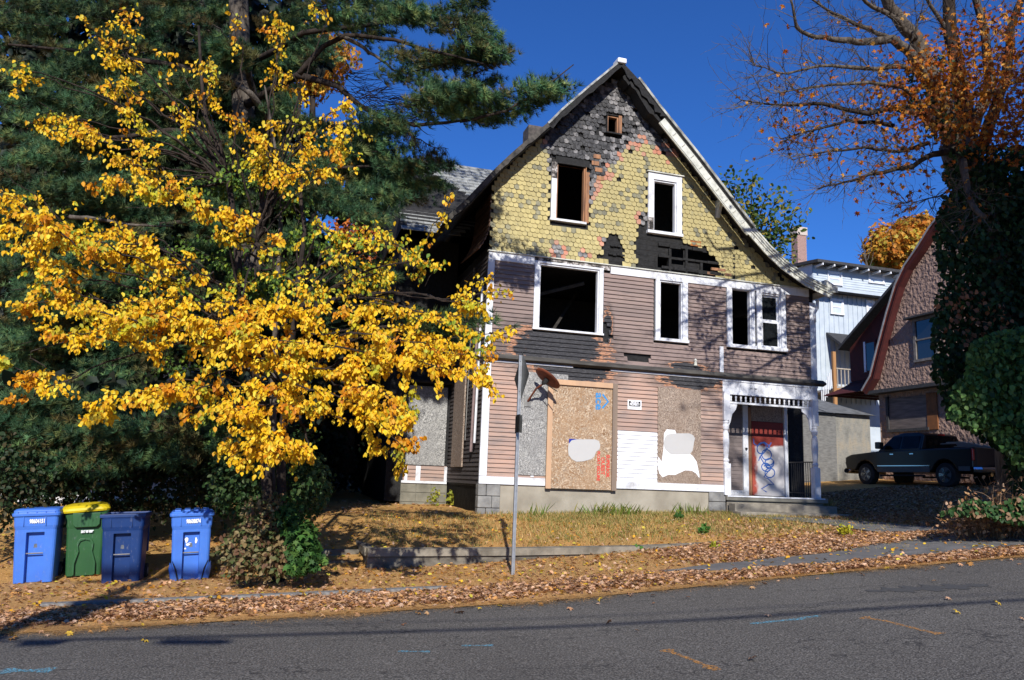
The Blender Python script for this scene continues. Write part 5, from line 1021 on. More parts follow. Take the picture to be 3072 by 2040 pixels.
# shed dormer on the far slope, its cheek facing us
sD=sG+.9
def mq(x,y): return rq(x,y,sD)
P_=[mq(*p) for p in ((1952,803),(2070,660))]; zb_=mq(1962,880)[1]; tl_=mq(1962,880)[0]
mb=MB(); mb.prisms([(tl_,zb_),(tl_,P_[0][1]-.05),(P_[1][0],P_[1][1]-.15),(P_[1][0]-.6,zb_)][::-1],sD,sD+4); obj('dormer_wall',mb,M_redt,RH)
mb=MB(); mb.prisms([(P_[0][0]+.1,P_[0][1]-.1),(P_[0][0]+.1,P_[0][1]+.03),(P_[1][0]-.3,P_[1][1]+.2),(P_[1][0]-.3,P_[1][1]+.05)],sD-.4,sD+4.2); obj('dormer_roof',mb,M_droof,RH)
w0=mq(1997,792); w1=mq(2020,852)
mb=MB(); mb.box(sD-.03,sD-.01,w1[0],w0[0],w1[1],w0[1]); dw=obj('window',mb,M_glass,RH)
for a_,b_,c_,d_ in ((w0[0],w0[0]+.12,w1[1]-.05,w0[1]+.08),(w1[0]-.1,w1[0],w1[1]-.05,w0[1]+.08),(w1[0],w0[0],w0[1],w0[1]+.08)): mb=MB(); mb.box(sD-.06,sD,a_,b_,c_,d_); obj('window_frame',mb,M_white if a_==w0[0] else M_redt,dw)
zk=mq(1948,915)[1]
for i in range(7):
    z0=zk+i*(zb_-zk)/7; k=i/7; hh=(zb_-zk)/7; tt=(tl_+.75*(1-k)**1.5); xx=sD-.9*(1-k)**1.5-.05
    mb=MB(); mb.add([(xx,tt,z0),(xx,tl_-2.2,z0),(xx+.15,tl_-2.2,z0+hh+.01),(xx+.15,tt-.08,z0+hh+.01),(xx+.05,tt,z0),(xx+.05,tl_-2.2,z0),(xx+4,tt,z0),(xx+4,tt-.08,z0+hh)],[(0,1,2,3),(1,0,4,5),(6,0,3,7)]); obj('shingle_course',mb,M_redt,RH)
M_oww=simple('old_window_wood',(.22,.20,.19),(.12,.11,.10),scale=8)
w0=rq(2112,742); w1=rq(2160,822); mb=MB(); mb.box(sG-.03,sG-.012,w1[0],w0[0],w1[1],w0[1]); gw=obj('window',mb,M_glass,RH)
for a_,b_,c_,d_ in ((w0[0],w0[0]+.12,w1[1],w0[1]),(w1[0]-.12,w1[0],w1[1],w0[1]),(w1[0]-.12,w0[0]+.12,w0[1]+.002,w0[1]+.1),(w1[0]-.15,w0[0]+.15,w1[1]-.1,w1[1]-.002),(w1[0]+.002,w0[0]-.002,(w0[1]+w1[1])/2-.03,(w0[1]+w1[1])/2+.03)): mb=MB(); mb.box(sG-.08,sG,a_,b_,c_,d_); obj('window_frame',mb,M_oww,gw)
mb=MB(); mb.box(sG-.35,sG,w1[0]-.3,w0[0]+.3,w0[1]+.11,w0[1]+.18); obj('window_hood',mb,M_droof,gw)
mb=MB(); mb.box(sG-.22,sG+.3,2*ap[0]-prof[0][0],prof[0][0],zl_-.14,zl_-.0); obj('floor_band',mb,M_droof,RH)
sB=sG+.25
w0=rq(2050,920,sB); w1=rq(2140,985,sB); mb=MB(); mb.box(sB-.03,sB-.005,w1[0],w0[0],w1[1],w0[1]); obj('board_up',mb,simple('weathered_ply',(.19,.155,.14),(.10,.085,.08),scale=4,stretch=(1,.35,3),bump=.4,detail=7),RH)
w2_=rq(2162,930,sB); mb=MB(); mb.box(sB-.05,sB-.005,w2_[0],w1[0]-.02,w1[1]-.1,w0[1]+.05); obj('shutter',mb,simple('orange_ply',(.26,.10,.035),(.16,.07,.03),scale=5),RH)
for a_,b_,c_,d_ in ((w0[0]+.002,w0[0]+.12,w1[1]-.1,w0[1]+.1),(w1[0]-.1,w0[0],w1[1]-.12,w1[1]-.002)): mb=MB(); mb.box(sB-.09,sB,a_,b_,c_,d_); obj('window_surround',mb,M_droof,RH)
# ------------------------------------------------------------------ pickup truck (nose away from the street)
tk_s,tk_t=19.6,11.4
TK=thing('pickup_truck','black crew cab pickup truck parked in the shade beside the stucco house','pickup truck',(tk_s,tk_t,gz(18.5,12.5)+.0),R(92))   # local +x = forward
def car_mat(n_,c,r_=.25): 
    q=NT(n_,r_,.35); q.col(c); q.b.inputs['Coat Weight'].default_value=.15; q.b.inputs['Coat Roughness'].default_value=.08; return q.m
M_car=car_mat('black_car_paint',(.004,.0042,.005),.35); M_chrome=simple('chrome',(.6,.62,.65),(.55,.57,.6),metal=1,rough=.15,bump=0); M_gcar=car_mat('tinted_glass',(.004,.005,.006),.04)
M_tail=NT('tail_lamp',.2,.6); M_tail.col((.35,.01,.01)); M_tail=M_tail.m; M_lowgrey=simple('rocker_grey',(.10,.105,.11),(.08,.085,.09),rough=.45,bump=0)
Lh=1.78; HW=.98     # local: x from rear bumper -1.15 (rear wheel at 0) to front 4.65
def lprism(poly,y0,y1,inset=0):
    n=len(poly); mb=MB(); mb.add([(x,y0,z) for x,z in poly]+[(x,y1,z) for x,z in poly],[tuple(range(n)),tuple(range(2*n-1,n-1,-1))]+[(i,i+n,(i+1)%n+n,(i+1)%n) for i in range(n)]); return mb
def arch(cx,r,a0=180,a1=0,n=8): return [(cx+r*math.cos(R(a0+(a1-a0)*i/n)),.42+r*math.sin(R(a0+(a1-a0)*i/n))) for i in range(n+1)]
lower=[(-1.08,.62)]+[(-.56,.55)]+arch(0,.50)[1:-1]+[(.56,.50),(2.98,.50)]+arch(3.56,.50)[1:-1]+[(4.10,.55),(4.55,.60),(4.62,.85),(4.55,1.08),(4.3,1.16),(2.95,1.26),(.95,1.30),(-1.08,1.32)]
obj('body',lprism(lower[::-1],-HW,HW),M_car,TK,local=True,bevel=.05)
mb=MB(); cab=[(.95,1.28,.97),(2.95,1.25,.97),(2.35,1.80,.78),(1.95,1.90,.74),(1.25,1.90,.74),(.98,1.82,.76)]
vs=[(x,-w,z) for x,z,w in cab]+[(x,w,z) for x,z,w in cab]; mb.add(vs,[(0,1,2,3,4,5),(11,10,9,8,7,6)]+[(i,i+6,(i+1)%6+6,(i+1)%6) for i in range(6)]); obj('cab',mb,M_car,TK,local=True,bevel=.04)
def lerp(a,b,k): return tuple(a[i]*(1-k)+b[i]*k for i in range(3))
def side_glass(x0,x1,x2,x3,sg): # bottom x0..x1 top x3..x2
    zb_,zt2_=1.33,1.78; w=lambda z:.97-(z-1.26)/.6*.2+.006
    mb=MB(); mb.add([(x0,sg*w(zb_),zb_),(x1,sg*w(zb_),zb_),(x2,sg*w(zt2_),zt2_),(x3,sg*w(zt2_),zt2_)],[(0,1,2,3),(3,2,1,0)]); obj('side_window',mb,M_gcar,TK,local=True)
for sg in (-1,1): side_glass(1.92,2.78,2.32,1.92,sg); side_glass(1.08,1.84,1.84,1.1,sg)
mb=MB(); mb.add([(.93,-.72,1.36),(.93,.72,1.36),(.958,.64,1.78),(.958,-.64,1.78)],[(0,1,2,3),(3,2,1,0)]); obj('rear_window',mb,M_gcar,TK,local=True)
mb=MB(); mb.box(.94,.98,-.14,.14,1.815,1.86); obj('brake_lamp',mb,M_tail,TK,local=True)
mb=MB(); mb.box(-1.0,.90,-.86,.86,1.321,1.325); obj('bed_floor',mb,M_black,TK,local=True)
for sg in (-1,1):
    mb=MB(); mb.box(-1.10,-1.02,sg*.97-.10*(sg>0),sg*.97+.10*(sg<0),.88,1.26); obj('tail_lamp',mb,M_tail,TK,local=True,bevel=.02)
    for xa,xb_,za in ((-1.0,-.56,.55),(.60,2.95,.50)): mb=MB(); mb.box(xa,xb_,sg*(HW+.006)-.003,sg*(HW+.006)+.003,za,.70); obj('lower_trim',mb,M_lowgrey,TK,local=True)
    mb=MB(); mb.box(.6,2.95,sg*(HW+.012)-.006,sg*(HW+.012)+.006,.71,.74); obj('chrome_strip',mb,M_chrome,TK,local=True)
    mb=MB(); mb.tube([(.8,sg*1.0,.38),(2.8,sg*1.0,.38)],.035,6); obj('side_step',mb,M_black,TK,local=True)
    for x in (1.25,2.15): mb=MB(); mb.box(x,x+.16,sg*1.0-.015,sg*1.0+.015,1.12,1.155); obj('door_handle',mb,M_chrome,TK,local=True)
    mb=MB(); mb.box(2.55,2.75,sg*1.15-.12,sg*1.15+.12,1.33,1.58); obj('wing_mirror',mb,M_car,TK,local=True,bevel=.03)
    for cx in (0,3.56):
        mb=MB(); mb.tube([(cx,sg*.70,.42),(cx,sg*.97,.42)],.40,20); w=obj('wheel',mb,M_rub,TK,local=True,bevel=.03)
        mb=MB(); mb.tube([(cx,sg*.972,.42),(cx,sg*.978,.42)],.255,20); obj('rim',mb,M_lowgrey,w,local=True)
        for k in range(5):
            a=k*2*math.pi/5; mb=MB(); mb.add([(cx+.05*math.cos(a+.9),sg*.99,.42+.05*math.sin(a+.9)),(cx+.24*math.cos(a+.22),sg*.985,.42+.24*math.sin(a+.22)),(cx+.24*math.cos(a-.22),sg*.985,.42+.24*math.sin(a-.22)),(cx+.05*math.cos(a-.9),sg*.99,.42+.05*math.sin(a-.9))],[(0,1,2,3),(3,2,1,0)]); obj('spoke',mb,M_chrome,w,local=True)
mb=MB(); mb.box(-1.095,-1.082,-.80,.80,.72,1.30); obj('tailgate',mb,M_car,TK,local=True,bevel=.01)
mb=MB(); mb.tube([(-1.10,-.98,.60),(-1.22,-.80,.60),(-1.24,0,.62),(-1.22,.80,.60),(-1.10,.98,.60)],.10,8); obj('rear_bumper',mb,M_chrome,TK,local=True)
mb=MB(); mb.box(-1.255,-1.245,-.15,.15,.66,.78); obj('number_plate',mb,M_lowgrey,TK,local=True)
mb=MB(); mb.tube([(4.58,-.95,.55),(4.72,-.7,.55),(4.75,0,.55),(4.72,.7,.55),(4.58,.95,.55)],.10,8); obj('front_bumper',mb,M_chrome,TK,local=True)
for sg in (-1,1): mb=MB(); mb.box(4.52,4.64,sg*.80-.13,sg*.80+.13,.86,1.06); obj('headlight',mb,M_gcar,TK,local=True,bevel=.02)
mb=MB()
for i in range(8): y=-.8+i*.22; mb.box(-.95+rng.uniform(0,.3),-.1+rng.uniform(0,.6),y,y+.12,1.34+.02*i,1.37+.02*i)
obj('lumber_scraps',mb,M_gw,TK,local=True,kind='stuff')
# ------------------------------------------------------------------ vegetation
YEL=[(.86,.54,.015),(.90,.62,.03),(.84,.46,.01),(.88,.58,.02),(.74,.38,.02),(.84,.66,.06)]
YGR=[(.42,.44,.03),(.25,.33,.03),(.55,.50,.04),(.14,.24,.03)]
GRN=[(.06,.13,.025),(.09,.17,.03),(.045,.10,.02),(.13,.22,.04)]
def W3(a): return np.array(a,float)
def interp(pts,n):
    P=np.array(pts,float); d=np.r_[0,np.cumsum(np.linalg.norm(np.diff(P,axis=0),axis=1))]; q=np.linspace(0,d[-1],n); return np.stack([np.interp(q,d,P[:,i]) for i in range(3)],1),d[-1]
def leaves_obj(name,P,dirs,nrm,size,tint,mat,parent,parts=0,T=LEAF,TF=LEAFF,part_name='leaf',**k):
    """biggest-looking leaves become parts of their own, the rest one stuff part"""
    B=bases(dirs,nrm); n=len(P); idx=np.arange(n)
    if parts:
        C_=np.array(toST(CAM)); score=np.linalg.norm(P-C_,axis=1)/size; order=np.argsort(score); pick=set(order[:parts].tolist()); rest_=np.array([i for i in range(n) if i not in pick])
        for i in order[:parts]:
            V=(T@B[i])*size[i]; me=bpy.data.meshes.new(part_name); me.from_pydata([tuple(v) for v in V],[],[tuple(int(q) for q in f) for f in TF]); a=me.color_attributes.new('tint','FLOAT_COLOR','POINT')
            a.data.foreach_set('color',np.tile(np.r_[tint[i],1],len(V)).astype(np.float32)); me.materials.append(mat); o=bpy.data.objects.new(part_name,me); COL.objects.link(o); o.parent=parent; o.location=tuple(P[i]-np.array(BASE[parent.name]))
        idx=rest_
    V=(np.einsum('kj,nji->nki',T,B[idx])*size[idx][:,None,None]+P[idx][:,None,:]).reshape(-1,3); Fc=(TF[None]+(np.arange(len(idx))*len(T))[:,None,None]).reshape(-1,TF.shape[1])
    return fast(name,V,Fc,TF.shape[1],mat,np.repeat(tint[idx],len(T),0),parent=parent,kind='stuff',**k)
def sag(a,b,n=6,up=.0):
    a=W3(a); b=W3(b); L=np.linalg.norm(b-a); return [a+(b-a)*i/n+np.array([0,0,up*L*math.sin(math.pi*i/n)]) for i in range(n+1)]
# --- yellow tree in front
yb_=at(645,1195,12.6); yb_=(yb_[0],yb_[1],gz(yb_[0],yb_[1]))
YT=thing('yellow_tree','many stemmed tree with bright golden yellow leaves in front of the pine','tree',yb_)
forks={'a':(610,960,12.4),'b':(570,780,12.0),'c':(590,560,12.2),'d':(530,420,12.2),'e':(660,900,12.2),'f':(680,720,12.0),'g':(640,640,12.5)}
FK={k:at(*v) for k,v in forks.items()}
def stem(name,pts,r0,r1,parent,mat,n=8): 
    P,L=interp(pts,max(3,len(pts)*3)); jit=nr.normal(0,.012,P.shape); jit[0]=0; mb=MB(); mb.tube(list(P+jit),list(np.linspace(r0,r1,len(P))),n); return obj(name,mb,mat,parent,smooth=True)
stem('trunk',[(yb_[0],yb_[1],yb_[2]-.1),FK['a'],FK['b'],FK['d'],at(470,260,12.2),at(455,60,12.2)],.10,.02,YT,M_bark_d)
stem('trunk',[(yb_[0]+.1,yb_[1]+.05,yb_[2]-.1),at(650,1050,12.6),FK['e'],FK['f'],at(700,540,12.2),at(690,300,12.4)],.09,.018,YT,M_bark_d)
stem('trunk',[(yb_[0]-.05,yb_[1]+.1,yb_[2]-.1),at(625,1060,12.8),at(630,850,12.8),FK['g'],at(650,420,12.8),at(610,200,12.6)],.08,.015,YT,M_bark_g)
bands=[ # polyline (photo px), depth, half thickness px, leaves per metre, fork, palette mix
 ([(0,440),(50,470),(110,520),(170,570),(235,620)],10.6,46,170,'b','y'),([(0,500),(60,540),(130,600),(180,640)],10.9,46,170,'b','y'),([(120,560),(220,580),(330,560),(400,590)],11,24,120,'b','y'),
 ([(30,210),(60,180),(100,180)],11.4,22,55,'d','y'),([(90,235),(130,265),(180,275),(245,320)],11.4,22,70,'d','y'),([(100,300),(150,310),(190,305)],11.4,20,60,'d','y'),
 ([(210,80),(250,90),(270,130),(290,200)],11.5,32,80,'d','y'),([(250,120),(270,170),(300,240),(330,330),(400,420)],11.5,30,95,'d','y'),([(310,20),(290,60),(270,110)],11.5,20,50,'d','y'),
 ([(190,420),(250,415),(320,430),(420,450),(500,480)],11,24,150,'b','y'),([(480,480),(560,505),(620,530),(660,555)],10.9,32,190,'c','y'),([(250,350),(280,360),(330,390)],11.5,26,90,'d','y'),
 ([(280,590),(340,600),(400,610),(455,600)],11,22,130,'b','y'),([(200,540),(260,530),(300,560),(370,570)],11.2,22,90,'b','y'),
 ([(40,710),(90,700),(160,690),(230,720),(330,740)],10.6,34,190,'b','y'),([(120,780),(200,770),(300,790),(400,800)],10.6,34,190,'b','y'),([(250,740),(340,720),(430,740),(520,760)],10.6,36,210,'b','y'),
 ([(0,830),(50,850),(110,880),(60,920)],10.5,38,170,'b','y'),([(180,965),(240,950),(320,925),(400,905),(470,900)],10.4,27,190,'a','y'),([(400,905),(480,890),(560,890),(640,900),(700,890)],10.4,34,220,'a','y'),
 ([(450,740),(540,760),(620,780),(700,790),(780,800)],10.3,50,260,'b','y'),([(500,800),(600,830),(700,850),(800,850),(900,860)],10.3,48,260,'e','y'),([(780,800),(880,820),(980,840),(1060,860),(1132,872)],10.4,40,250,'e','y'),
 ([(560,720),(660,720),(760,720),(860,700),(950,710)],10.6,40,230,'f','y'),([(950,710),(1020,730),(1070,720),(1120,695)],10.8,28,150,'f','y'),([(900,760),(1000,780),(1060,800),(1130,840)],10.9,30,190,'e','y'),
 ([(500,860),(540,930),(580,990),(640,1020),(700,1030)],10.3,36,230,'e','y'),([(520,1060),(570,1040),(640,1035),(715,1045)],10.4,24,180,'e','y'),([(660,880),(740,900),(800,920),(860,960),(930,1030)],10.2,34,220,'e','y'),
 ([(800,900),(860,890),(920,930),(945,980)],10.2,30,180,'e','y'),([(330,700),(420,690),(500,700),(560,680)],10.9,30,150,'c','y'),
 ([(660,640),(720,680),(790,650),(830,690)],10.9,34,130,'f','m'),([(730,520),(780,550),(850,560),(880,600),(870,650)],11.2,34,120,'f','m'),([(900,560),(960,590),(1000,620),(980,660)],11.2,28,90,'f','m'),
 ([(960,600),(1000,520),(1045,440)],11.2,8,22,'f','y'),([(1060,700),(1120,650),(1150,620)],10.8,10,40,'f','y'),([(1100,770),(1160,765),(1200,750)],10.7,9,40,'e','y'),([(1100,700),(1150,675),(1185,670)],10.8,8,22,'f','y'),
 ([(640,20),(645,60),(640,100)],11.6,20,90,'c','y'),([(700,0),(730,20),(760,30)],11.8,14,30,'c','y'),([(620,150),(680,180),(700,220)],11.8,20,50,'c','y'),([(480,130),(490,180),(470,240)],11.6,30,70,'d','y'),
 ([(480,250),(560,290),(600,340),(640,400)],11.6,40,110,'c','y'),([(640,280),(700,290),(760,260),(800,240)],11.7,30,90,'c','y'),([(690,340),(740,350),(790,330),(800,280)],11.7,34,110,'c','y'),([(540,330),(600,380),(680,400),(760,390)],11.7,34,110,'c','y'),
 ([(360,230),(420,260),(450,290)],11.7,24,50,'d','y'),([(400,120),(420,170)],11.8,24,50,'d','y'),([(560,10),(540,70),(560,110)],11.8,16,30,'d','y'),
 ([(430,400),(500,430),(560,420),(640,450)],12.4,50,150,'c','g'),([(420,560),(500,600),(560,640),(640,620)],12.4,60,170,'c','g'),([(480,650),(600,680),(700,600),(740,560)],12.5,60,170,'g','g'),([(300,640),(380,660),(460,700)],12.4,40,120,'b','g'),
 ([(640,450),(700,500),(720,560)],12.4,40,110,'f','g'),([(430,960),(520,970),(600,940)],12.4,30,90,'a','g'),([(380,850),(470,850),(560,830)],12.3,34,110,'a','g'),([(760,560),(800,600),(860,640),(900,690)],12.2,40,110,'f','m')]
xb=[]
for (pl,Y,th,dens,fk,pal) in bands:
    if dens<45: continue
    for q in range(1):
        ox,oy=rng.uniform(-35,35),rng.choice((-1,1))*rng.uniform(.7,1.5)*th; i0=0 if rng.random()<.6 else len(pl)//2-1
        xb.append(([(x+ox+rng.uniform(-12,12),y+oy+rng.uniform(-12,12)) for x,y in pl[max(0,i0):]],Y+rng.uniform(-.1,.7),th*.6,dens*.40,fk,pal if rng.random()<.7 or pal=='g' else 'm'))
bands+=[b for b in xb if len(b[0])>1]
LP=[];LD=[];LN=[];LS=[];LT=[]; tw=MB(); nb_=0
CAMST=np.array(toST(CAM))
for (pl,Y,th,dens,fk,pal) in bands:
    pts=[at(x,y,Y+rng.uniform(-.25,.25)) for x,y in pl]; f0=W3(FK[fk]); p0=W3(pts[0]); pe=W3(pts[-1])
    if np.linalg.norm(pe-f0)<np.linalg.norm(p0-f0): pts=pts[::-1]
    seg=[tuple(q) for q in sag(f0,pts[0],4,.08)][:-1]+pts; P,L=interp(seg,5+2*len(seg)); P[1:-1]+=nr.normal(0,.02,P[1:-1].shape)
    mb=MB(); mb.tube(list(P),list(np.linspace(.022,.005,len(P))),5); obj('bough',mb,M_bark_d,YT)
    Q,L=interp(pts,60); hm=th/1814*Y; nt_w=max(3,int(L*8)+2)
    npl=int(dens*L*1.75/nt_w)+1
    for k in range(nt_w):
        c=Q[rng.randrange(60)]; dirn=nr.normal(size=3)*np.array([1,1,.55]); dirn[2]-=.15; dirn/=np.linalg.norm(dirn); ln=hm*rng.choice((rng.uniform(.5,1.2),rng.uniform(1,2.1)))+.08
        e=c+dirn*ln; mid=(c+e)/2+np.array([0,0,.05*ln]); e[2]-=.12*ln; tw.tube([c,mid,e],[.005,.004,.002],3,False)
        w=nr.random(npl)[:,None]; pp=c*(1-w)**2+2*mid*w*(1-w)+e*w*w+nr.normal(0,.035,(npl,3)); LP.append(pp)
        dd=nr.normal(0,.45,(npl,3))+np.array([0,0,-1.0])+dirn*.35; LD.append(dd); tocam=CAMST-c; tocam/=np.linalg.norm(tocam); LN.append(nr.normal(0,.55,(npl,3))+tocam*.6+np.array([-.1,-.3,.5]))
        LS.append(nr.uniform(.046,.086,npl)); col={'y':YEL,'m':YGR+YEL,'g':GRN+YGR[1:2]+YGR[3:]}[pal]; cc=np.array(col)[nr.integers(0,len(col),npl)]*nr.uniform(.75,1.12,(npl,1)); 
        if pal=='y' and rng.random()<.14: cc=cc*np.array([.8,.55,.5])
        elif pal=='y' and rng.random()<.12: cc=cc*np.array([.62,.85,1.2])
        LT.append(cc)
obj('twigs',tw,M_bark_d,YT,kind='stuff')
LP,LD,LN,LS,LT=map(np.concatenate,(LP,LD,LN,LS,LT)); print('yellow leaves',len(LP))
leaves_obj('foliage',LP,LD,LN,LS,LT,M_leaf,YT,300)
# --- pine
NT_,NF_=needles(26,3)
def inpoly(poly,n):
    xs=[p[0] for p in poly]; ys=[p[1] for p in poly]; out=[]
    while len(out)<n:
        p=(rng.uniform(min(xs),max(xs)),rng.uniform(min(ys),max(ys)))
        if inside(p,poly): out.append(p)
    return out
def area(poly): return abs(sum(poly[i-1][0]*poly[i][1]-poly[i][0]*poly[i-1][1] for i in range(len(poly))))/2
pnb=at(600,1165,17.5); pnb=(pnb[0],pnb[1],gz(pnb[0],pnb[1]))
PN=thing('pine_tree','huge dark green white pine rising behind the yellow tree','tree',pnb)
stem('trunk',[(pnb[0],pnb[1],pnb[2]-.1),at(595,900,17.4),at(575,500,17.2),at(560,250,17),at(545,-100,17),at(540,-500,17)],.38,.14,PN,M_bark_g,12)
PL=[([(600,330),(620,270),(580,215),(545,195),(480,150)],15.5,.11,M_bark_g),([(590,240),(570,160),(530,130),(470,95)],15.3,.09,M_bark_g),([(560,110),(470,88),(420,70)],15.2,.03,M_bark_g),([(560,125),(500,60),(440,40)],15.4,.03,M_bark_g),
 ([(570,240),(690,170),(780,200),(830,245),(900,275),(960,290),(1060,280)],15.0,.10,M_bark_d),([(780,80),(830,105),(880,140),(930,175)],14.6,.05,M_bark_g),([(570,150),(700,75),(820,60),(950,40),(1100,50)],14.8,.08,M_bark_d),
 ([(690,170),(740,110),(800,80),(900,90),(1000,120),(1130,150)],14.6,.06,M_bark_d),([(1060,280),(1160,260),(1230,220),(1325,150)],14.4,.035,M_bark_d),([(900,275),(930,300),(1000,340),(1035,342)],14.8,.018,M_bark_d),
 ([(575,420),(700,400),(850,380),(1000,400)],15.8,.06,M_bark_d),([(570,320),(400,300),(250,320),(60,280)],15.6,.08,M_bark_d),([(560,200),(400,150),(200,120),(20,100)],15.8,.08,M_bark_d),([(560,500),(350,520),(120,500)],16,.06,M_bark_d),
 ([(580,700),(400,760),(150,800)],16,.05,M_bark_d),([(600,760),(800,760),(1080,740)],13.8,.04,M_bark_d),([(595,930),(450,990),(300,1020),(100,1060)],15,.05,M_bark_d),([(160,500),(230,505),(320,522),(400,520)],11.6,.035,M_bark_g)]
for pl,Y,r_,mm in PL: stem('limb',[at(x,y,Y+(16.8-Y)*max(0,1-i/2.0)*(1 if abs(x-575)<60 else 0)) for i,(x,y) in enumerate(pl)],r_,r_*.3,PN,mm,7)
POLY=[([(0,0),(700,0),(720,60),(760,150),(640,200),(700,280),(710,500),(600,560),(400,560),(200,690),(0,700)],15,18.5,1.0,6),
 ([(640,250),(760,290),(870,265),(925,290),(900,330),(960,370),(1020,355),(1015,420),(970,450),(900,480),(860,530),(760,520),(690,490)],14.6,17,1.2,6),
 ([(700,0),(1130,0),(1170,35),(1140,80),(1085,100),(1020,85),(960,60),(880,50),(860,110),(780,70),(700,90)],13.6,16,1.25,6),
 ([(940,120),(1060,110),(1100,92),(1150,110),(1150,165),(1215,185),(1180,280),(1110,300),(1060,305),(990,290),(930,240),(900,200),(850,150)],13.6,15.6,1.2,6),
 ([(1180,190),(1240,185),(1290,150),(1340,130),(1330,165),(1290,215),(1250,245),(1190,265)],14.0,14.9,1.0,3),
 ([(0,690),(220,690),(480,560),(700,520),(760,660),(740,760),(560,760),(300,900),(0,940)],15,18.5,.8,6),
 ([(0,900),(300,900),(500,930),(640,990),(620,1050),(540,1080),(380,1075),(200,1100),(0,1130)],13.2,16.5,1.7,5),
 ([(900,740),(1000,715),(1085,720),(1095,755),(1040,790),(940,790)],12.0,13.5,1.0,3),
 ([(760,620),(860,600),(900,680),(850,740),(760,720)],15,17,.8,5)]
TP=[];TD=[];TS=[];TC=[]
PINEC=[(.03,.085,.04),(.05,.125,.055),(.075,.16,.07),(.12,.20,.07),(.17,.21,.07),(.022,.065,.03)]
def clump(c,ax,n,rad,br=1.0,brown=.1):
    ax=np.array(ax); w=nr.random(n); pp=c+ax*(w[:,None]-.2)*rad*1.5+nr.normal(0,1,(n,3))*rad*np.array([.34,.34,.17]); TP.append(pp)
    TD.append(ax+nr.normal(0,.45,(n,3))+np.array([0,0,.45])); TS.append(nr.uniform(.12,.19,n)); b=np.array(PINEC)[nr.integers(0,len(PINEC),n)]*rng.uniform(.7,1.3)*br
    if rng.random()<brown: b=b*.5+np.array([.15,.075,.02])*.6
    TC.append(b*nr.uniform(.7,1.3,(n,1)))
sprays=MB()
for poly,y0,y1,dn_,npc in POLY:
    n=int(area(poly)/1250*dn_*3.3/6)
    for (x,y) in inpoly(poly,n):
        Y=rng.uniform(y0,y1); sx=1 if x>575 else -1; dx=sx*rng.uniform(16,26)*(.4 if abs(x-575)<90 else 1); dy=rng.uniform(-6,9)+(3 if y>300 else -2); br=rng.uniform(.55,1.35); prev=None; m_=rng.randint(5,8)
        for j in range(-m_//2,m_//2+1):
            xx,yy=x+dx*j,y+dy*j+.7*abs(j)**1.5
            if not inside((xx,yy),poly): continue
            c=W3(at(xx,yy,Y)); ax=W3(at(xx+dx,yy+dy-6,Y-.05))-c; ax/=np.linalg.norm(ax)+1e-6
            f_=(j+m_//2)/m_; clump(c+nr.normal(0,.05,3),ax,int(13+9*f_),.24+.12*math.sin(math.pi*min(1,f_+.15)),br*(.8+.3*f_),.2 if f_<.3 else .05)
            if prev is not None: sprays.tube([prev,c],[.014,.01],3,False)
            prev=c
obj('branchlets',sprays,M_bark_d,PN,kind='stuff')
for i in range(700):            # crown above the frame
    a=rng.uniform(0,6.283); rr_=5.0*math.sqrt(rng.random()); z=rng.uniform(11.5,17); p=at(560,250,17); c=np.array([p[0]+rr_*math.cos(a)*1.15,p[1]-1+rr_*math.sin(a),z]); Pw=ORI+us*c[0]+ut*c[1]
    if c[2]-1.7<.74*Pw[1]: continue
    ax=np.array([math.cos(a),math.sin(a),.1]); clump(c,ax,12,.5)
TP,TD,TS,TC=map(np.concatenate,(TP,TD,TS,TC)); print('pine tufts',len(TP))
B=bases(TD,nr.normal(size=TD.shape)); V=(np.einsum('kj,nji->nki',NT_,B)*TS[:,None,None]+TP[:,None,:]).reshape(-1,3); Fc=(NF_[None]+(np.arange(len(TP))*len(NT_))[:,None,None]).reshape(-1,3)
ip=[];  # near-black leaves added, shade inside the pine put into their colour
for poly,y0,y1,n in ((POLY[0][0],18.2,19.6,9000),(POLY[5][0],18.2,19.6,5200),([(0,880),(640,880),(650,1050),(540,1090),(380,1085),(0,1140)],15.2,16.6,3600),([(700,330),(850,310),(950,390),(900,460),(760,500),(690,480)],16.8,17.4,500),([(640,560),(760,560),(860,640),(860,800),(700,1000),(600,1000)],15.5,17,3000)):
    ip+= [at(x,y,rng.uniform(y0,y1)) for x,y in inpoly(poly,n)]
ip=np.array(ip); ip=ip[ip[:,2]>zg(ip[:,0],ip[:,1])+.2]; k=len(ip); leaves_obj('shade_foliage',ip,nr.normal(0,1,(k,3)),nr.normal(0,.6,(k,3))+np.array([0,-1,0]),nr.uniform(.22,.4,k),np.array([(.005,.012,.006),(.008,.018,.008),(.012,.014,.006)])[nr.integers(0,3,k)],M_pine,PN)
fast('needle_foliage',V,Fc,3,M_pine,np.repeat(TC,len(NT_),0),parent=PN,kind='stuff')
# dead twigs under the right limbs
tw=MB()
for k in range(170):
    x=rng.uniform(790,960); y=np.interp(x,[780,830,900,960],[200,245,275,290])-rng.uniform(-5,60); p=W3(at(x,y,14.9)); q=p+np.array([rng.uniform(.2,.9),rng.uniform(-.4,.4),rng.uniform(-.25,.3)]); tw.tube([p,(p+q)/2+nr.normal(0,.05,3),q],[.008,.005,.002],3,False)
for k in range(60):
    x=rng.uniform(930,1030); y=np.interp(x,[930,1000,1035],[300,340,342]); p=W3(at(x,y,14.8)); q=p+np.array([rng.uniform(-.1,.2),rng.uniform(-.1,.1),-rng.uniform(.1,.4)]); tw.tube([p,(p+q)/2+nr.normal(0,.03,3),q],[.006,.004,.002],3,False)
obj('dead_twigs',tw,M_bark_d,PN,kind='stuff')
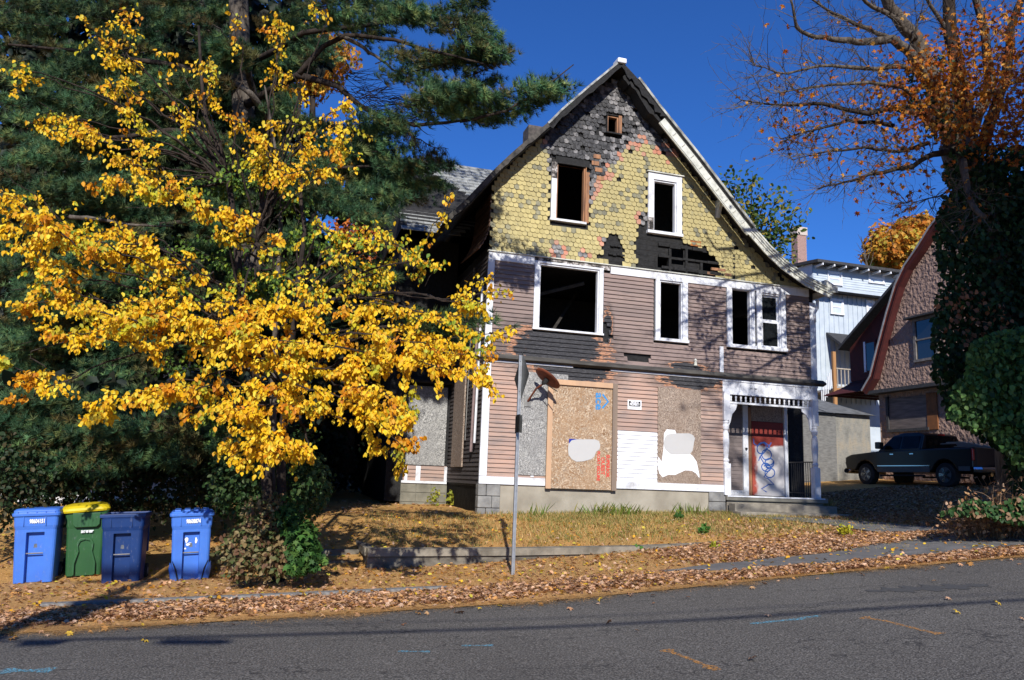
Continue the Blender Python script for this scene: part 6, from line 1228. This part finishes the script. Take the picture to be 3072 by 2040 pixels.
# --- generic leafy blob made of leaf clumps
def cloud(name,label,cat,centres,n,size,cols,mat=M_leaf,T=LEAF,TF=LEAFF,trunk=None,upb=.2,shell=.55,base=None,droop=-.3,tr=.06,parts=0,lit=0):
    base=base or (centres[0][0],centres[0][1],gz(centres[0][0],centres[0][1])); th_=thing(name,label,cat,base); P=[];D=[]
    vol=np.array([c[3]*c[4]*c[5] for c in centres])**.67; cnt=(n*vol/vol.sum()).astype(int)
    for c,k in zip(centres,cnt):
        d=nr.normal(size=(k,3)); d/=np.linalg.norm(d,axis=1,keepdims=True); r_=shell+(1-shell)*nr.random((k,1)); nz=1+.22*np.sin(d[:,:1]*7+c[0])*np.cos(d[:,1:2]*6+c[2]); P.append(np.array(c[:3])+d*r_*nz*np.array(c[3:6])); D.append(d)
    P=np.concatenate(P); D=np.concatenate(D); k=len(P); ok=P[:,2]>zg(P[:,0],P[:,1])+.02; P=P[ok];D=D[ok];k=len(P)
    cl=np.array(cols); t_=cl[nr.integers(0,len(cl),k)]*nr.uniform(.7,1.25,(k,1))
    leaves_obj('foliage',P,nr.normal(0,.6,(k,3))+np.array([0,0,droop])+D*.4,D+nr.normal(0,.5,(k,3))+np.array([0,-.3,.4]),nr.uniform(*size,k),t_,mat,th_,parts,T,TF)
    if trunk:
        for q in trunk: stem('trunk' if q[0]=='t' else 'branch',q[1],q[2],q[3],th_,M_bark_d,7)
    return th_
def A3(x,y,Y,rx,ry,rz): return (*at(x,y,Y),rx,ry,rz)
g0=at(700,1300,11.6)
cloud('green_shrub','lush bright green leafy shrub at the foot of the yellow tree','shrub',[A3(700,1250,11.7,.26,.3,.34),A3(668,1190,12.0,.22,.3,.3),A3(722,1290,11.6,.2,.25,.18),A3(690,1310,11.6,.2,.2,.15)],900,(.07,.15),[(.035,.10,.02),(.06,.15,.03),(.03,.08,.02),(.10,.19,.04),(.05,.12,.03)],T=MAPLE,TF=MAPLEF,shell=.3,trunk=[('b',[at(690,1330,11.8),at(690,1200,11.9)],.02,.01)])
cloud('dry_shrub','brown and olive half dry shrub beside the rightmost blue bin','shrub',[A3(585,1265,11.9,.5,.35,.35),A3(620,1200,12.1,.4,.35,.4),A3(560,1300,11.7,.3,.25,.2),A3(640,1290,11.8,.35,.3,.25)],2300,(.06,.10),[(.20,.14,.06),(.26,.19,.09),(.13,.13,.05),(.17,.09,.05),(.30,.24,.12),(.09,.12,.04)],trunk=[('b',[at(600,1330,11.9),at(590,1200,12)],.02,.008)])
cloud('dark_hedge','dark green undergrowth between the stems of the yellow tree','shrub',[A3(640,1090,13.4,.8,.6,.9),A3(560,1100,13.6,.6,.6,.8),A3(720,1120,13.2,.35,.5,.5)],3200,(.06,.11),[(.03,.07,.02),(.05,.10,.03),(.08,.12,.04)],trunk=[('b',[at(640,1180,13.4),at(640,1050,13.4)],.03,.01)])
cloud('wall_cover_bushes','dark bushes added to cover the bright wall behind the wheeled bins','shrub',[A3(90,1080,13.6,1.4,.8,.9),A3(0,1120,13,.9,.7,.8),A3(250,1120,14.5,.9,.6,.7),A3(400,1135,15,1.0,.5,.55),A3(490,1120,15,.6,.5,.6),A3(150,1140,14.2,1.6,.4,.5),A3(330,1110,15.5,1.4,.4,.8)],8200,(.06,.11),[(.02,.04,.015),(.03,.055,.02),(.06,.05,.02)],trunk=[('b',[at(90,1180,13.6),at(90,1050,13.6)],.03,.01)])  # dark bushes added over a too-bright wall, standing in for its shade
# small plants
def plant(label,x,y,n,size,h,cols,name='small_plant'):
    s_,t_,z_=gpix(x,y); cloud(name,label,'plant',[(s_,t_,z_+h*.5,h*.7,h*.6,h*.55)],n,size,cols,shell=.2,base=(s_,t_,z_),droop=.6)
plant('low green weed on the lawn near the middle of the house front',2035,1560,60,(.06,.10),.14,[(.06,.16,.03),(.04,.10,.02)])
plant('small bright green weed nearer the path than the lawn weed',2110,1602,70,(.06,.11),.16,[(.09,.22,.04),(.06,.16,.03)])
plant('yellow leaved seedling among brown leaves by the path',2535,1612,90,(.06,.10),.24,[(.5,.45,.03),(.35,.36,.03)])
plant('tiny green weed growing at the top of the retaining wall',1915,1655,30,(.05,.08),.10,[(.07,.17,.03)])
plant('yellow green sprout at the end of the retaining wall',2140,1650,30,(.05,.08),.12,[(.35,.36,.03)])
for (x,y,l) in ((1305,1505,'yellow green ivy sprout on the bay foundation, nearest the yard'),(1355,1510,'yellow green vine growing at the sooty side foundation')): 
    p=onT(x,y,10.5); cloud('small_plant',l,'plant',[(p[0],10.6,1.15,.18,.12,.25)],60,(.07,.11),[(.40,.38,.04),(.28,.32,.04)],T=MAPLE,TF=MAPLEF,base=(p[0],10.6,.9),shell=.3)
# --- right hand maple with ivy
mt=at(2350,1120,17.5); mtb=(mt[0],mt[1],gz(mt[0],mt[1]))
MP=thing('maple_tree','old maple with sparse orange leaves and an ivy covered trunk at the right','tree',mtb)
ML=[([(2350,1120),(2330,900),(2285,600),(2235,430),(2200,330)],17.5,17.2,.42,.34,M_bark_g),([(2205,340),(2180,260),(2150,190),(2110,90),(2050,20),(2030,-30)],17.2,16,.26,.11,M_bark_g),([(2150,195),(2100,120),(2060,92),(1990,98),(1930,92),(1860,80),(1835,60),(1820,-10)],16.6,14.5,.13,.02,M_bark_g),
 ([(2060,92),(1980,60),(1900,20),(1850,-20)],16,15,.06,.02,M_bark_g),([(2185,300),(2120,260),(2060,250),(1990,262),(1900,238),(1800,245),(1710,232)],16.8,14.2,.09,.01,M_bark_d),([(2060,290),(1960,275),(1880,300),(1800,320)],16.2,14.5,.05,.01,M_bark_d),
 ([(2200,350),(2150,355),(2100,385),(2020,400),(1950,420),(1885,435)],16.8,14.8,.08,.01,M_bark_d),([(2240,420),(2235,320),(2215,200),(2190,60),(2185,-60)],17.3,16.5,.22,.12,M_bark_d),([(2230,330),(2285,200),(2275,80),(2240,-30)],17.2,16.4,.15,.07,M_bark_g),
 ([(2260,350),(2320,180),(2330,60),(2370,-40)],17.2,16.2,.15,.07,M_bark_d),([(2285,215),(2340,190),(2400,180)],16.8,16,.06,.02,M_bark_g),([(2220,370),(2230,430),(2245,480),(2270,500)],16.2,15.4,.09,.05,M_bark_g),([(2150,190),(2080,150),(2010,160),(1900,150),(1800,170),(1740,150)],16.5,14.2,.07,.008,M_bark_g),
 ([(2150,260),(2080,200),(1990,190),(1880,200),(1780,215)],16.5,14.4,.06,.008,M_bark_g),([(2110,90),(2060,40),(2000,10),(1960,-30)],16.2,15,.08,.03,M_bark_g),([(2200,440),(2120,465),(2060,470)],16.6,15.8,.02,.004,M_bark_d),([(2140,330),(2080,350),(2000,340),(1900,350),(1830,370)],16.4,14.6,.05,.006,M_bark_d),
 ([(2190,80),(2150,20),(2120,-30)],16.8,16.2,.06,.03,M_bark_g),([(2100,100),(2120,40),(2150,0)],16,15.5,.03,.01,M_bark_g)]
tw=MB(); lp=[];ld=[];
def twigs(P,L,lenm,dens,leafd,r0=.010,lvl=0):
    n=max(1,int(L*dens)); 
    for k in range(n):
        i=rng.randrange(1,len(P)); c=P[i]; ax=P[i]-P[i-1]; ax/=np.linalg.norm(ax)+1e-9; d=ax*.8+nr.normal(0,.6,3); d[2]+=.05; d/=np.linalg.norm(d); ln=lenm*rng.uniform(.5,1.2); q=[c]; v=d.copy()
        for j in range(4): v=v+nr.normal(0,.22,3); v/=np.linalg.norm(v); q.append(q[-1]+v*ln/4)
        tw.tube(q,[r0,r0*.8,r0*.6,r0*.45,r0*.3],3,False); Q=np.array(q)
        if lvl<1: twigs(Q,ln,lenm*.45,4.5,leafd,r0*.5,lvl+1)
        m_=leafd(c); m_=int(m_*(1 if lvl else 1)+rng.random())
        for j in range(m_): lp.append(Q[rng.randrange(1,5)]+nr.normal(0,.06,3)); 
for pl,Y0,Y1,r0,r1,mm in ML:
    n=len(pl); pts=[at(x,y,Y0+(Y1-Y0)*i/(n-1)) for i,(x,y) in enumerate(pl)]
    if pl[0]==(2350,1120): pts[0]=(mtb[0],mtb[1],mtb[2]-.2)
    stem('trunk' if r0>.4 else 'limb',pts,r0,r1,MP,mm,9 if r0>.1 else 6); P,L=interp(pts,24)
    if r0<.4:
        def dens(c):
            Pw=ORI+us*c[0]+ut*c[1]+np.array([0,0,c[2]]); q=Pw-CAM; px=1536+FPX*(q@CR)/(q@Fv); py=1020-FPX*(q@CU)/(q@Fv); x=px/1.3011; y=py/1.3011
            v=.05+1.3*sm(x,2020,2200)*sm(y,60,170)+.28*sm(x,1850,2000)*sm(y,200,300)+.9*math.exp(-((x-1845)/35)**2-((y-280)/60)**2)
            if y>335 and x>2120: v*=.12
            return v
        twigs(P[6 if r0>.1 else 3:],L,.95 if r0<.1 else .7,14 if r0<.1 else 7,dens,.010)
obj('twigs',tw,M_bark_g,MP,kind='stuff')
lp=np.array(lp); 
# orange clusters hanging low at the right
for (x,y,rx,n) in ((2130,150,65,260),(2180,190,65,280),(2230,220,60,280),(2280,270,50,200),(2345,310,45,420),(2300,160,60,260),(2250,90,60,180),(2340,40,50,160),(2120,270,50,160),(2080,300,50,90),(2200,130,50,110),(2340,120,50,160),(2060,220,40,90),(2320,420,0,0),(2010,250,40,30),(2240,300,30,60),(2350,230,40,200),(1990,290,40,20),(2150,300,35,50)):
    if n: c=W3(at(x,y,15.6)); w=rx/1814*15.6; lp=np.r_[lp,c+nr.normal(0,1,(int(n*.9),3))*np.array([w,w*1.3,w*.55])]
k=len(lp); ORC=np.array([(.52,.17,.015),(.60,.24,.02),(.40,.10,.015),(.30,.09,.02),(.56,.30,.06),(.22,.08,.03)]); print('maple leaves',k)
leaves_obj('foliage',lp,nr.normal(0,.6,(k,3))+np.array([0,0,-.6]),nr.normal(0,.7,(k,3))+np.array([-.1,-.5,.3]),nr.uniform(.08,.14,k),ORC[nr.integers(0,6,k)]*nr.uniform(.7,1.2,(k,1)),M_leaf,MP,200,MAPLE*np.array([1,1,1.5]),MAPLEF)
# ivy mass round the trunk
def ivy(name,label,polys,n,size,cols,parent=None,cat='ivy',mat=M_leaf,T=LEAF*np.array([1.25,1,1])):
    P=[]
    for poly,y0,y1,w in polys:
        q=inpoly(poly,int(n*w)); P.append(np.array([at(x,y,rng.uniform(y0,y1)) for x,y in q]))
    P=np.concatenate(P); k=len(P); cl=np.array(cols); t_=cl[nr.integers(0,len(cl),k)]*nr.uniform(.6,1.4,(k,1)); 
    ok=P[:,2]>zg(P[:,0],P[:,1]); P=P[ok]; t_=t_[ok]; k=len(P)
    if parent is None: parent=thing(name,label,cat,(float(P[:,0].mean()),float(P[:,1].mean()),float(gz(P[:,0].mean(),P[:,1].mean()))))
    leaves_obj('ivy_foliage',P,nr.normal(0,.5,(k,3))+np.array([0,0,-.8]),nr.normal(0,.6,(k,3))+np.array([-.2,-.9,.35]),nr.uniform(*size,k),t_,mat,parent,0,T); return parent
IVC=[(.015,.04,.012),(.022,.055,.018),(.03,.075,.02),(.012,.03,.01)]
IV=ivy('ivy_column','tall dark mass of ivy and vines wrapping the maple trunk',[([(2195,330),(2361,335),(2520,340),(2520,1120),(2361,1170),(2335,1130),(2312,1040),(2190,960),(2150,860),(2155,700),(2172,640),(2152,560),(2165,480),(2195,440),(2170,400)],16.4,17.4,.7),([(2230,360),(2500,360),(2500,960),(2200,940),(2190,700),(2200,500)],17.2,18.4,.3)],21000,(.09,.15),IVC)
mb=MB(); q=at(2420,1100,17.9); mb.tube([(q[0],q[1],1.0),at(2380,700,17.9),at(2330,420,17.9)],[.6,.6,.3],14); obj('light_block_core',mb,M_bark_d,IV,smooth=True)  # dark core added inside the ivy to block light
ivy('x','',[([(2100,120),(2200,130),(2230,330),(2150,320),(2080,230)],16.6,17.3,1.0)],900,(.07,.12),IVC+[(.06,.09,.03)],IV); ivy('x','',[([(2150,700),(2210,640),(2330,700),(2330,800),(2240,800),(2170,760)],16.2,16.6,1)],130,(.08,.14),[(.3,.12,.05),(.2,.09,.04)],IV)
ivy('laurel_bush','glossy bright green evergreen bush hanging in front of the ivy column',[([(2235,790),(2290,765),(2361,750),(2500,740),(2500,1080),(2361,1080),(2315,1040),(2280,1000),(2225,980),(2190,960),(2195,900),(2225,860)],14.8,16.0,1.0)],6500,(.08,.13),[(.05,.12,.03),(.08,.17,.04),(.035,.08,.02),(.11,.20,.05)],None,'bush')
ivy('ground_ivy','ivy ground cover with brown leaves caught in it at the right edge',[([(2170,1180),(2240,1150),(2300,1165),(2361,1140),(2420,1130),(2420,1215),(2340,1205),(2280,1190)],14.2,15.4,1.0)],2600,(.07,.12),[(.04,.10,.03),(.06,.14,.04),(.03,.07,.02),(.25,.15,.08)],None,'ground cover')
# brambles
BRm=thing('bramble_tangle','tangle of dry brown bramble stems in front of the pickup tailgate','brambles',(*at(2290,1160,15.6)[:2],1.2)); tw=MB(); lp=[]
for k in range(230):
    x=rng.uniform(2200,2420); b=W3(at(x,1150,rng.uniform(15.2,16.2))); b[2]=gz(b[0],b[1]); h=rng.uniform(.5,1.5)*(.6 if x<2230 else 1); q=[b]; v=np.array([rng.uniform(-.5,.4),rng.uniform(-.4,.4),1.])
    for j in range(6): v=v+nr.normal(0,.28,3)+np.array([0,0,-.12*j*.5]); q.append(q[-1]+v/np.linalg.norm(v)*h/6)
    tw.tube(q,list(np.linspace(.009,.003,7)),3,False); lp+=[q[rng.randrange(2,7)]+nr.normal(0,.04,3) for _ in range(5)]
obj('stems',tw,simple('dry_stem',(.26,.17,.10),(.15,.09,.055),scale=8),BRm,kind='stuff'); lp=np.array(lp); k=len(lp)
leaves_obj('dead_leaves',lp,nr.normal(0,1,(k,3))+np.array([0,0,-.6]),nr.normal(0,1,(k,3)),nr.uniform(.06,.11,k),np.array(TAN)[nr.integers(0,7,k)]*.8,M_dry,BRm)
grass('dry_grass_clump',700,lambda s,t:1+0*s,(10.9,11.7,8.3,8.9),(.2,.42),[(.50,.38,.16),(.42,.30,.12)],label='clump of dry straw coloured grass by the porch steps',cat='grass')
# --- tree across the street, behind the viewer: throws the dappled shade
NS=thing('roadside_oak','large leafy oak on the near side of the street','tree',(11.5,-12.6,gz(11.5,-12)))
cr0=np.array([9.3,-8.6,13.2]); stem('trunk',[(11.5,-12.6,.6),(11.4,-12.2,5),(10.6,-11,8.5)],.4,.3,NS,M_bark_d,10); tw=MB(); lp=[]
for k in range(26):
    a=rng.uniform(0,6.283); e=cr0+np.array([math.cos(a)*rng.uniform(1.5,4.2),math.sin(a)*rng.uniform(1,3.2),rng.uniform(-1.6,2.4)]); 
    if k<9: e=np.array([rng.uniform(2.6,6.0),rng.uniform(-9.5,-7.5),rng.uniform(11.2,16)])
    P,L=interp(sag((10.6,-11,8.5),e,6,.12),20); stem('limb',[tuple(p) for p in P[::4]]+[tuple(P[-1])],.10,.02,NS,M_bark_d,5)
    for j in range(int(L*4)):
        i=rng.randrange(6,20); c=P[i]; d=nr.normal(size=3); d/=np.linalg.norm(d); q=[c,c+d*.5+nr.normal(0,.1,3),c+d*rng.uniform(.9,1.6)]; tw.tube(q,[.02,.012,.005],3,False)
        if c[0]>6.6 or rng.random()<.15: lp+=[q[1]+(q[2]-q[1])*rng.random()+nr.normal(0,.28,3) for _ in range(34 if c[0]>7.2 else 7)]
obj('twigs',tw,M_bark_d,NS,kind='stuff')
for k in range(620):
    d=nr.normal(size=3); d/=np.linalg.norm(d); c=cr0+np.array([2.3,-.3,0])+d*np.array([5.2,3.6,2.5])*rng.uniform(.3,1); lp+=[c+nr.normal(0,.33,3) for _ in range(34)]
for k in range(560):
    d=nr.normal(size=3); d/=np.linalg.norm(d); c=(np.array([14.2,-8.6,15.2]) if k%2 else np.array([10.3,-9.0,14.9]))+d*np.array([3.6,3.0,2.3])*rng.uniform(.3,1); lp+=[c+nr.normal(0,.33,3) for _ in range(34)]
lp=np.array(lp); k=len(lp); leaves_obj('foliage',lp,nr.normal(0,1,(k,3)),nr.normal(0,1,(k,3)),nr.uniform(.14,.22,k),ORC[nr.integers(0,6,k)],M_leaf,NS)
# --- trees beyond
q=at(1740,560,24); sb=(q[0],q[1],gz(q[0],q[1])); ST_=thing('young_tree','small tree with green and yellow leaves rising behind the right eave','tree',sb); lp=[]; tw=MB()
stem('trunk',[(sb[0],sb[1],sb[2]-.1),at(1735,700,24),at(1730,560,24)],.12,.06,ST_,M_bark_d)
for (x,y) in ((1670,400),(1690,430),(1720,420),(1735,400),(1770,440),(1800,450),(1845,480),(1840,520),(1800,560),(1830,590),(1700,470),(1750,480),(1780,510),(1680,520),(1710,540),(1820,540),(1760,590),(1660,450)):
    e=W3(at(x,y,24+rng.uniform(-1,1))); P=np.array(sag(at(1730,580,24),e,6,.04)); tw.tube(list(P),list(np.linspace(.035,.008,7)),4)
    for j in range(75): w=rng.uniform(.45,1.04); i=min(6,int(w*6)); lp.append(P[0]*(1-w)+e*w+nr.normal(0,.2,3))
obj('branches',tw,M_bark_d,ST_,kind='stuff'); lp=np.array(lp); k=len(lp)
leaves_obj('foliage',lp,nr.normal(0,.7,(k,3)),nr.normal(0,.7,(k,3))+np.array([0,-.5,.3]),nr.uniform(.11,.19,k),np.array([(.06,.12,.03),(.10,.15,.03),(.30,.24,.04),(.04,.08,.02)])[nr.integers(0,4,k)],M_leaf,ST_)
ORG=[(.62,.26,.03),(.55,.18,.02),(.66,.36,.05),(.45,.20,.03),(.5,.42,.06)]
cloud('distant_maple','round orange and gold maple beyond the pale blue house','tree',[A3(2090,570,52,3.0,2.5,1.6),A3(2120,545,52,2.0,2,1.4),A3(2060,590,52,2.2,2,1.2)],6000,(.25,.42),ORG,T=MAPLE,TF=MAPLEF,shell=.75,trunk=[('t',[at(2090,1000,52),at(2090,600,52)],.3,.2)],base=(*at(2090,900,52)[:2],3))
cloud('distant_orange_tree','orange tree glimpsed through the pine branches','tree',[A3(720,130,27,1.6,1.5,1.2),A3(690,180,27,1.2,1,1)],2600,(.16,.26),ORG,T=MAPLE,TF=MAPLEF,trunk=[('t',[at(720,1080,27),at(720,150,27)],.2,.1)],base=(*at(720,900,27)[:2],1.5))
cloud('distant_red_tree','red orange tree seen low between the pine and the burnt house','tree',[A3(840,540,30,1.3,1.2,1.2),A3(830,600,30,1.2,1,1.2)],1800,(.16,.26),[(.5,.12,.03),(.6,.2,.04)],T=MAPLE,TF=MAPLEF,trunk=[('t',[at(835,1080,30),at(835,560,30)],.2,.1)],base=(*at(835,900,30)[:2],1.5))
for (lab,x,y,Y,rx,rz,n) in (('broad dark evergreen left of the yard gap, behind the fence',560,1000,25,3.2,4.0,5200),('dark evergreen between the fence and the white outbuilding',690,960,27,2.2,4.5,4200),('dark evergreen closest to the burnt house wing',880,960,28,2.2,3.6,4200),('slim dark evergreen in the narrow gap beside the rear wing',828,1010,31,1.6,3.2,3600),('dark tree mass behind the pine near the left edge',250,500,24,6.0,5.0,7000)):
    cloud('evergreen_tree',lab,'tree',[A3(x,y,Y,rx,1.5,rz),A3(x+20,y-120,Y+.5,rx*.7,1.3,rz*.6)],n,(.16,.26),[(.007,.016,.008),(.011,.022,.009),(.015,.028,.010)],trunk=[('t',[at(x,1120,Y),at(x,y-100,Y)],.25,.12)],base=(*at(x,1050,Y)[:2],1.2),shell=.3)['group']='dark evergreens behind the yard'
cloud('far_woods','dark evergreen behind the yard in the gap left of the burnt house','tree',[A3(780,800,24,2.5,1.5,3),A3(860,700,25,1.8,1.5,3),A3(700,1000,23,1.6,1.2,1.5)],5200,(.14,.24),[(.009,.02,.009),(.013,.026,.01)],trunk=[('t',[at(800,1090,24),at(800,700,24)],.25,.15)],base=(*at(800,1000,24)[:2],1.2))
BT=thing('bare_sapling','thin bare sapling standing behind the pale blue house roof','tree',(*at(1995,700,45)[:2],4)); tw=MB(); b=W3(at(2005,640,45)); tw.tube([b,at(1995,590,45),at(1985,545,45)],[.07,.05,.02],4)
for (x0,y0,x1,y1) in ((1998,605,1975,560),(1995,590,1970,575),(2000,600,2010,550),(1996,590,2005,570),(2002,615,1970,590),(1990,570,1978,540),(2003,620,2014,580)): tw.tube([at(x0,y0,45),at((x0+x1)/2+2,(y0+y1)/2,45),at(x1,y1,45)],[.03,.02,.008],3)
obj('branches',tw,M_bark_g,BT)
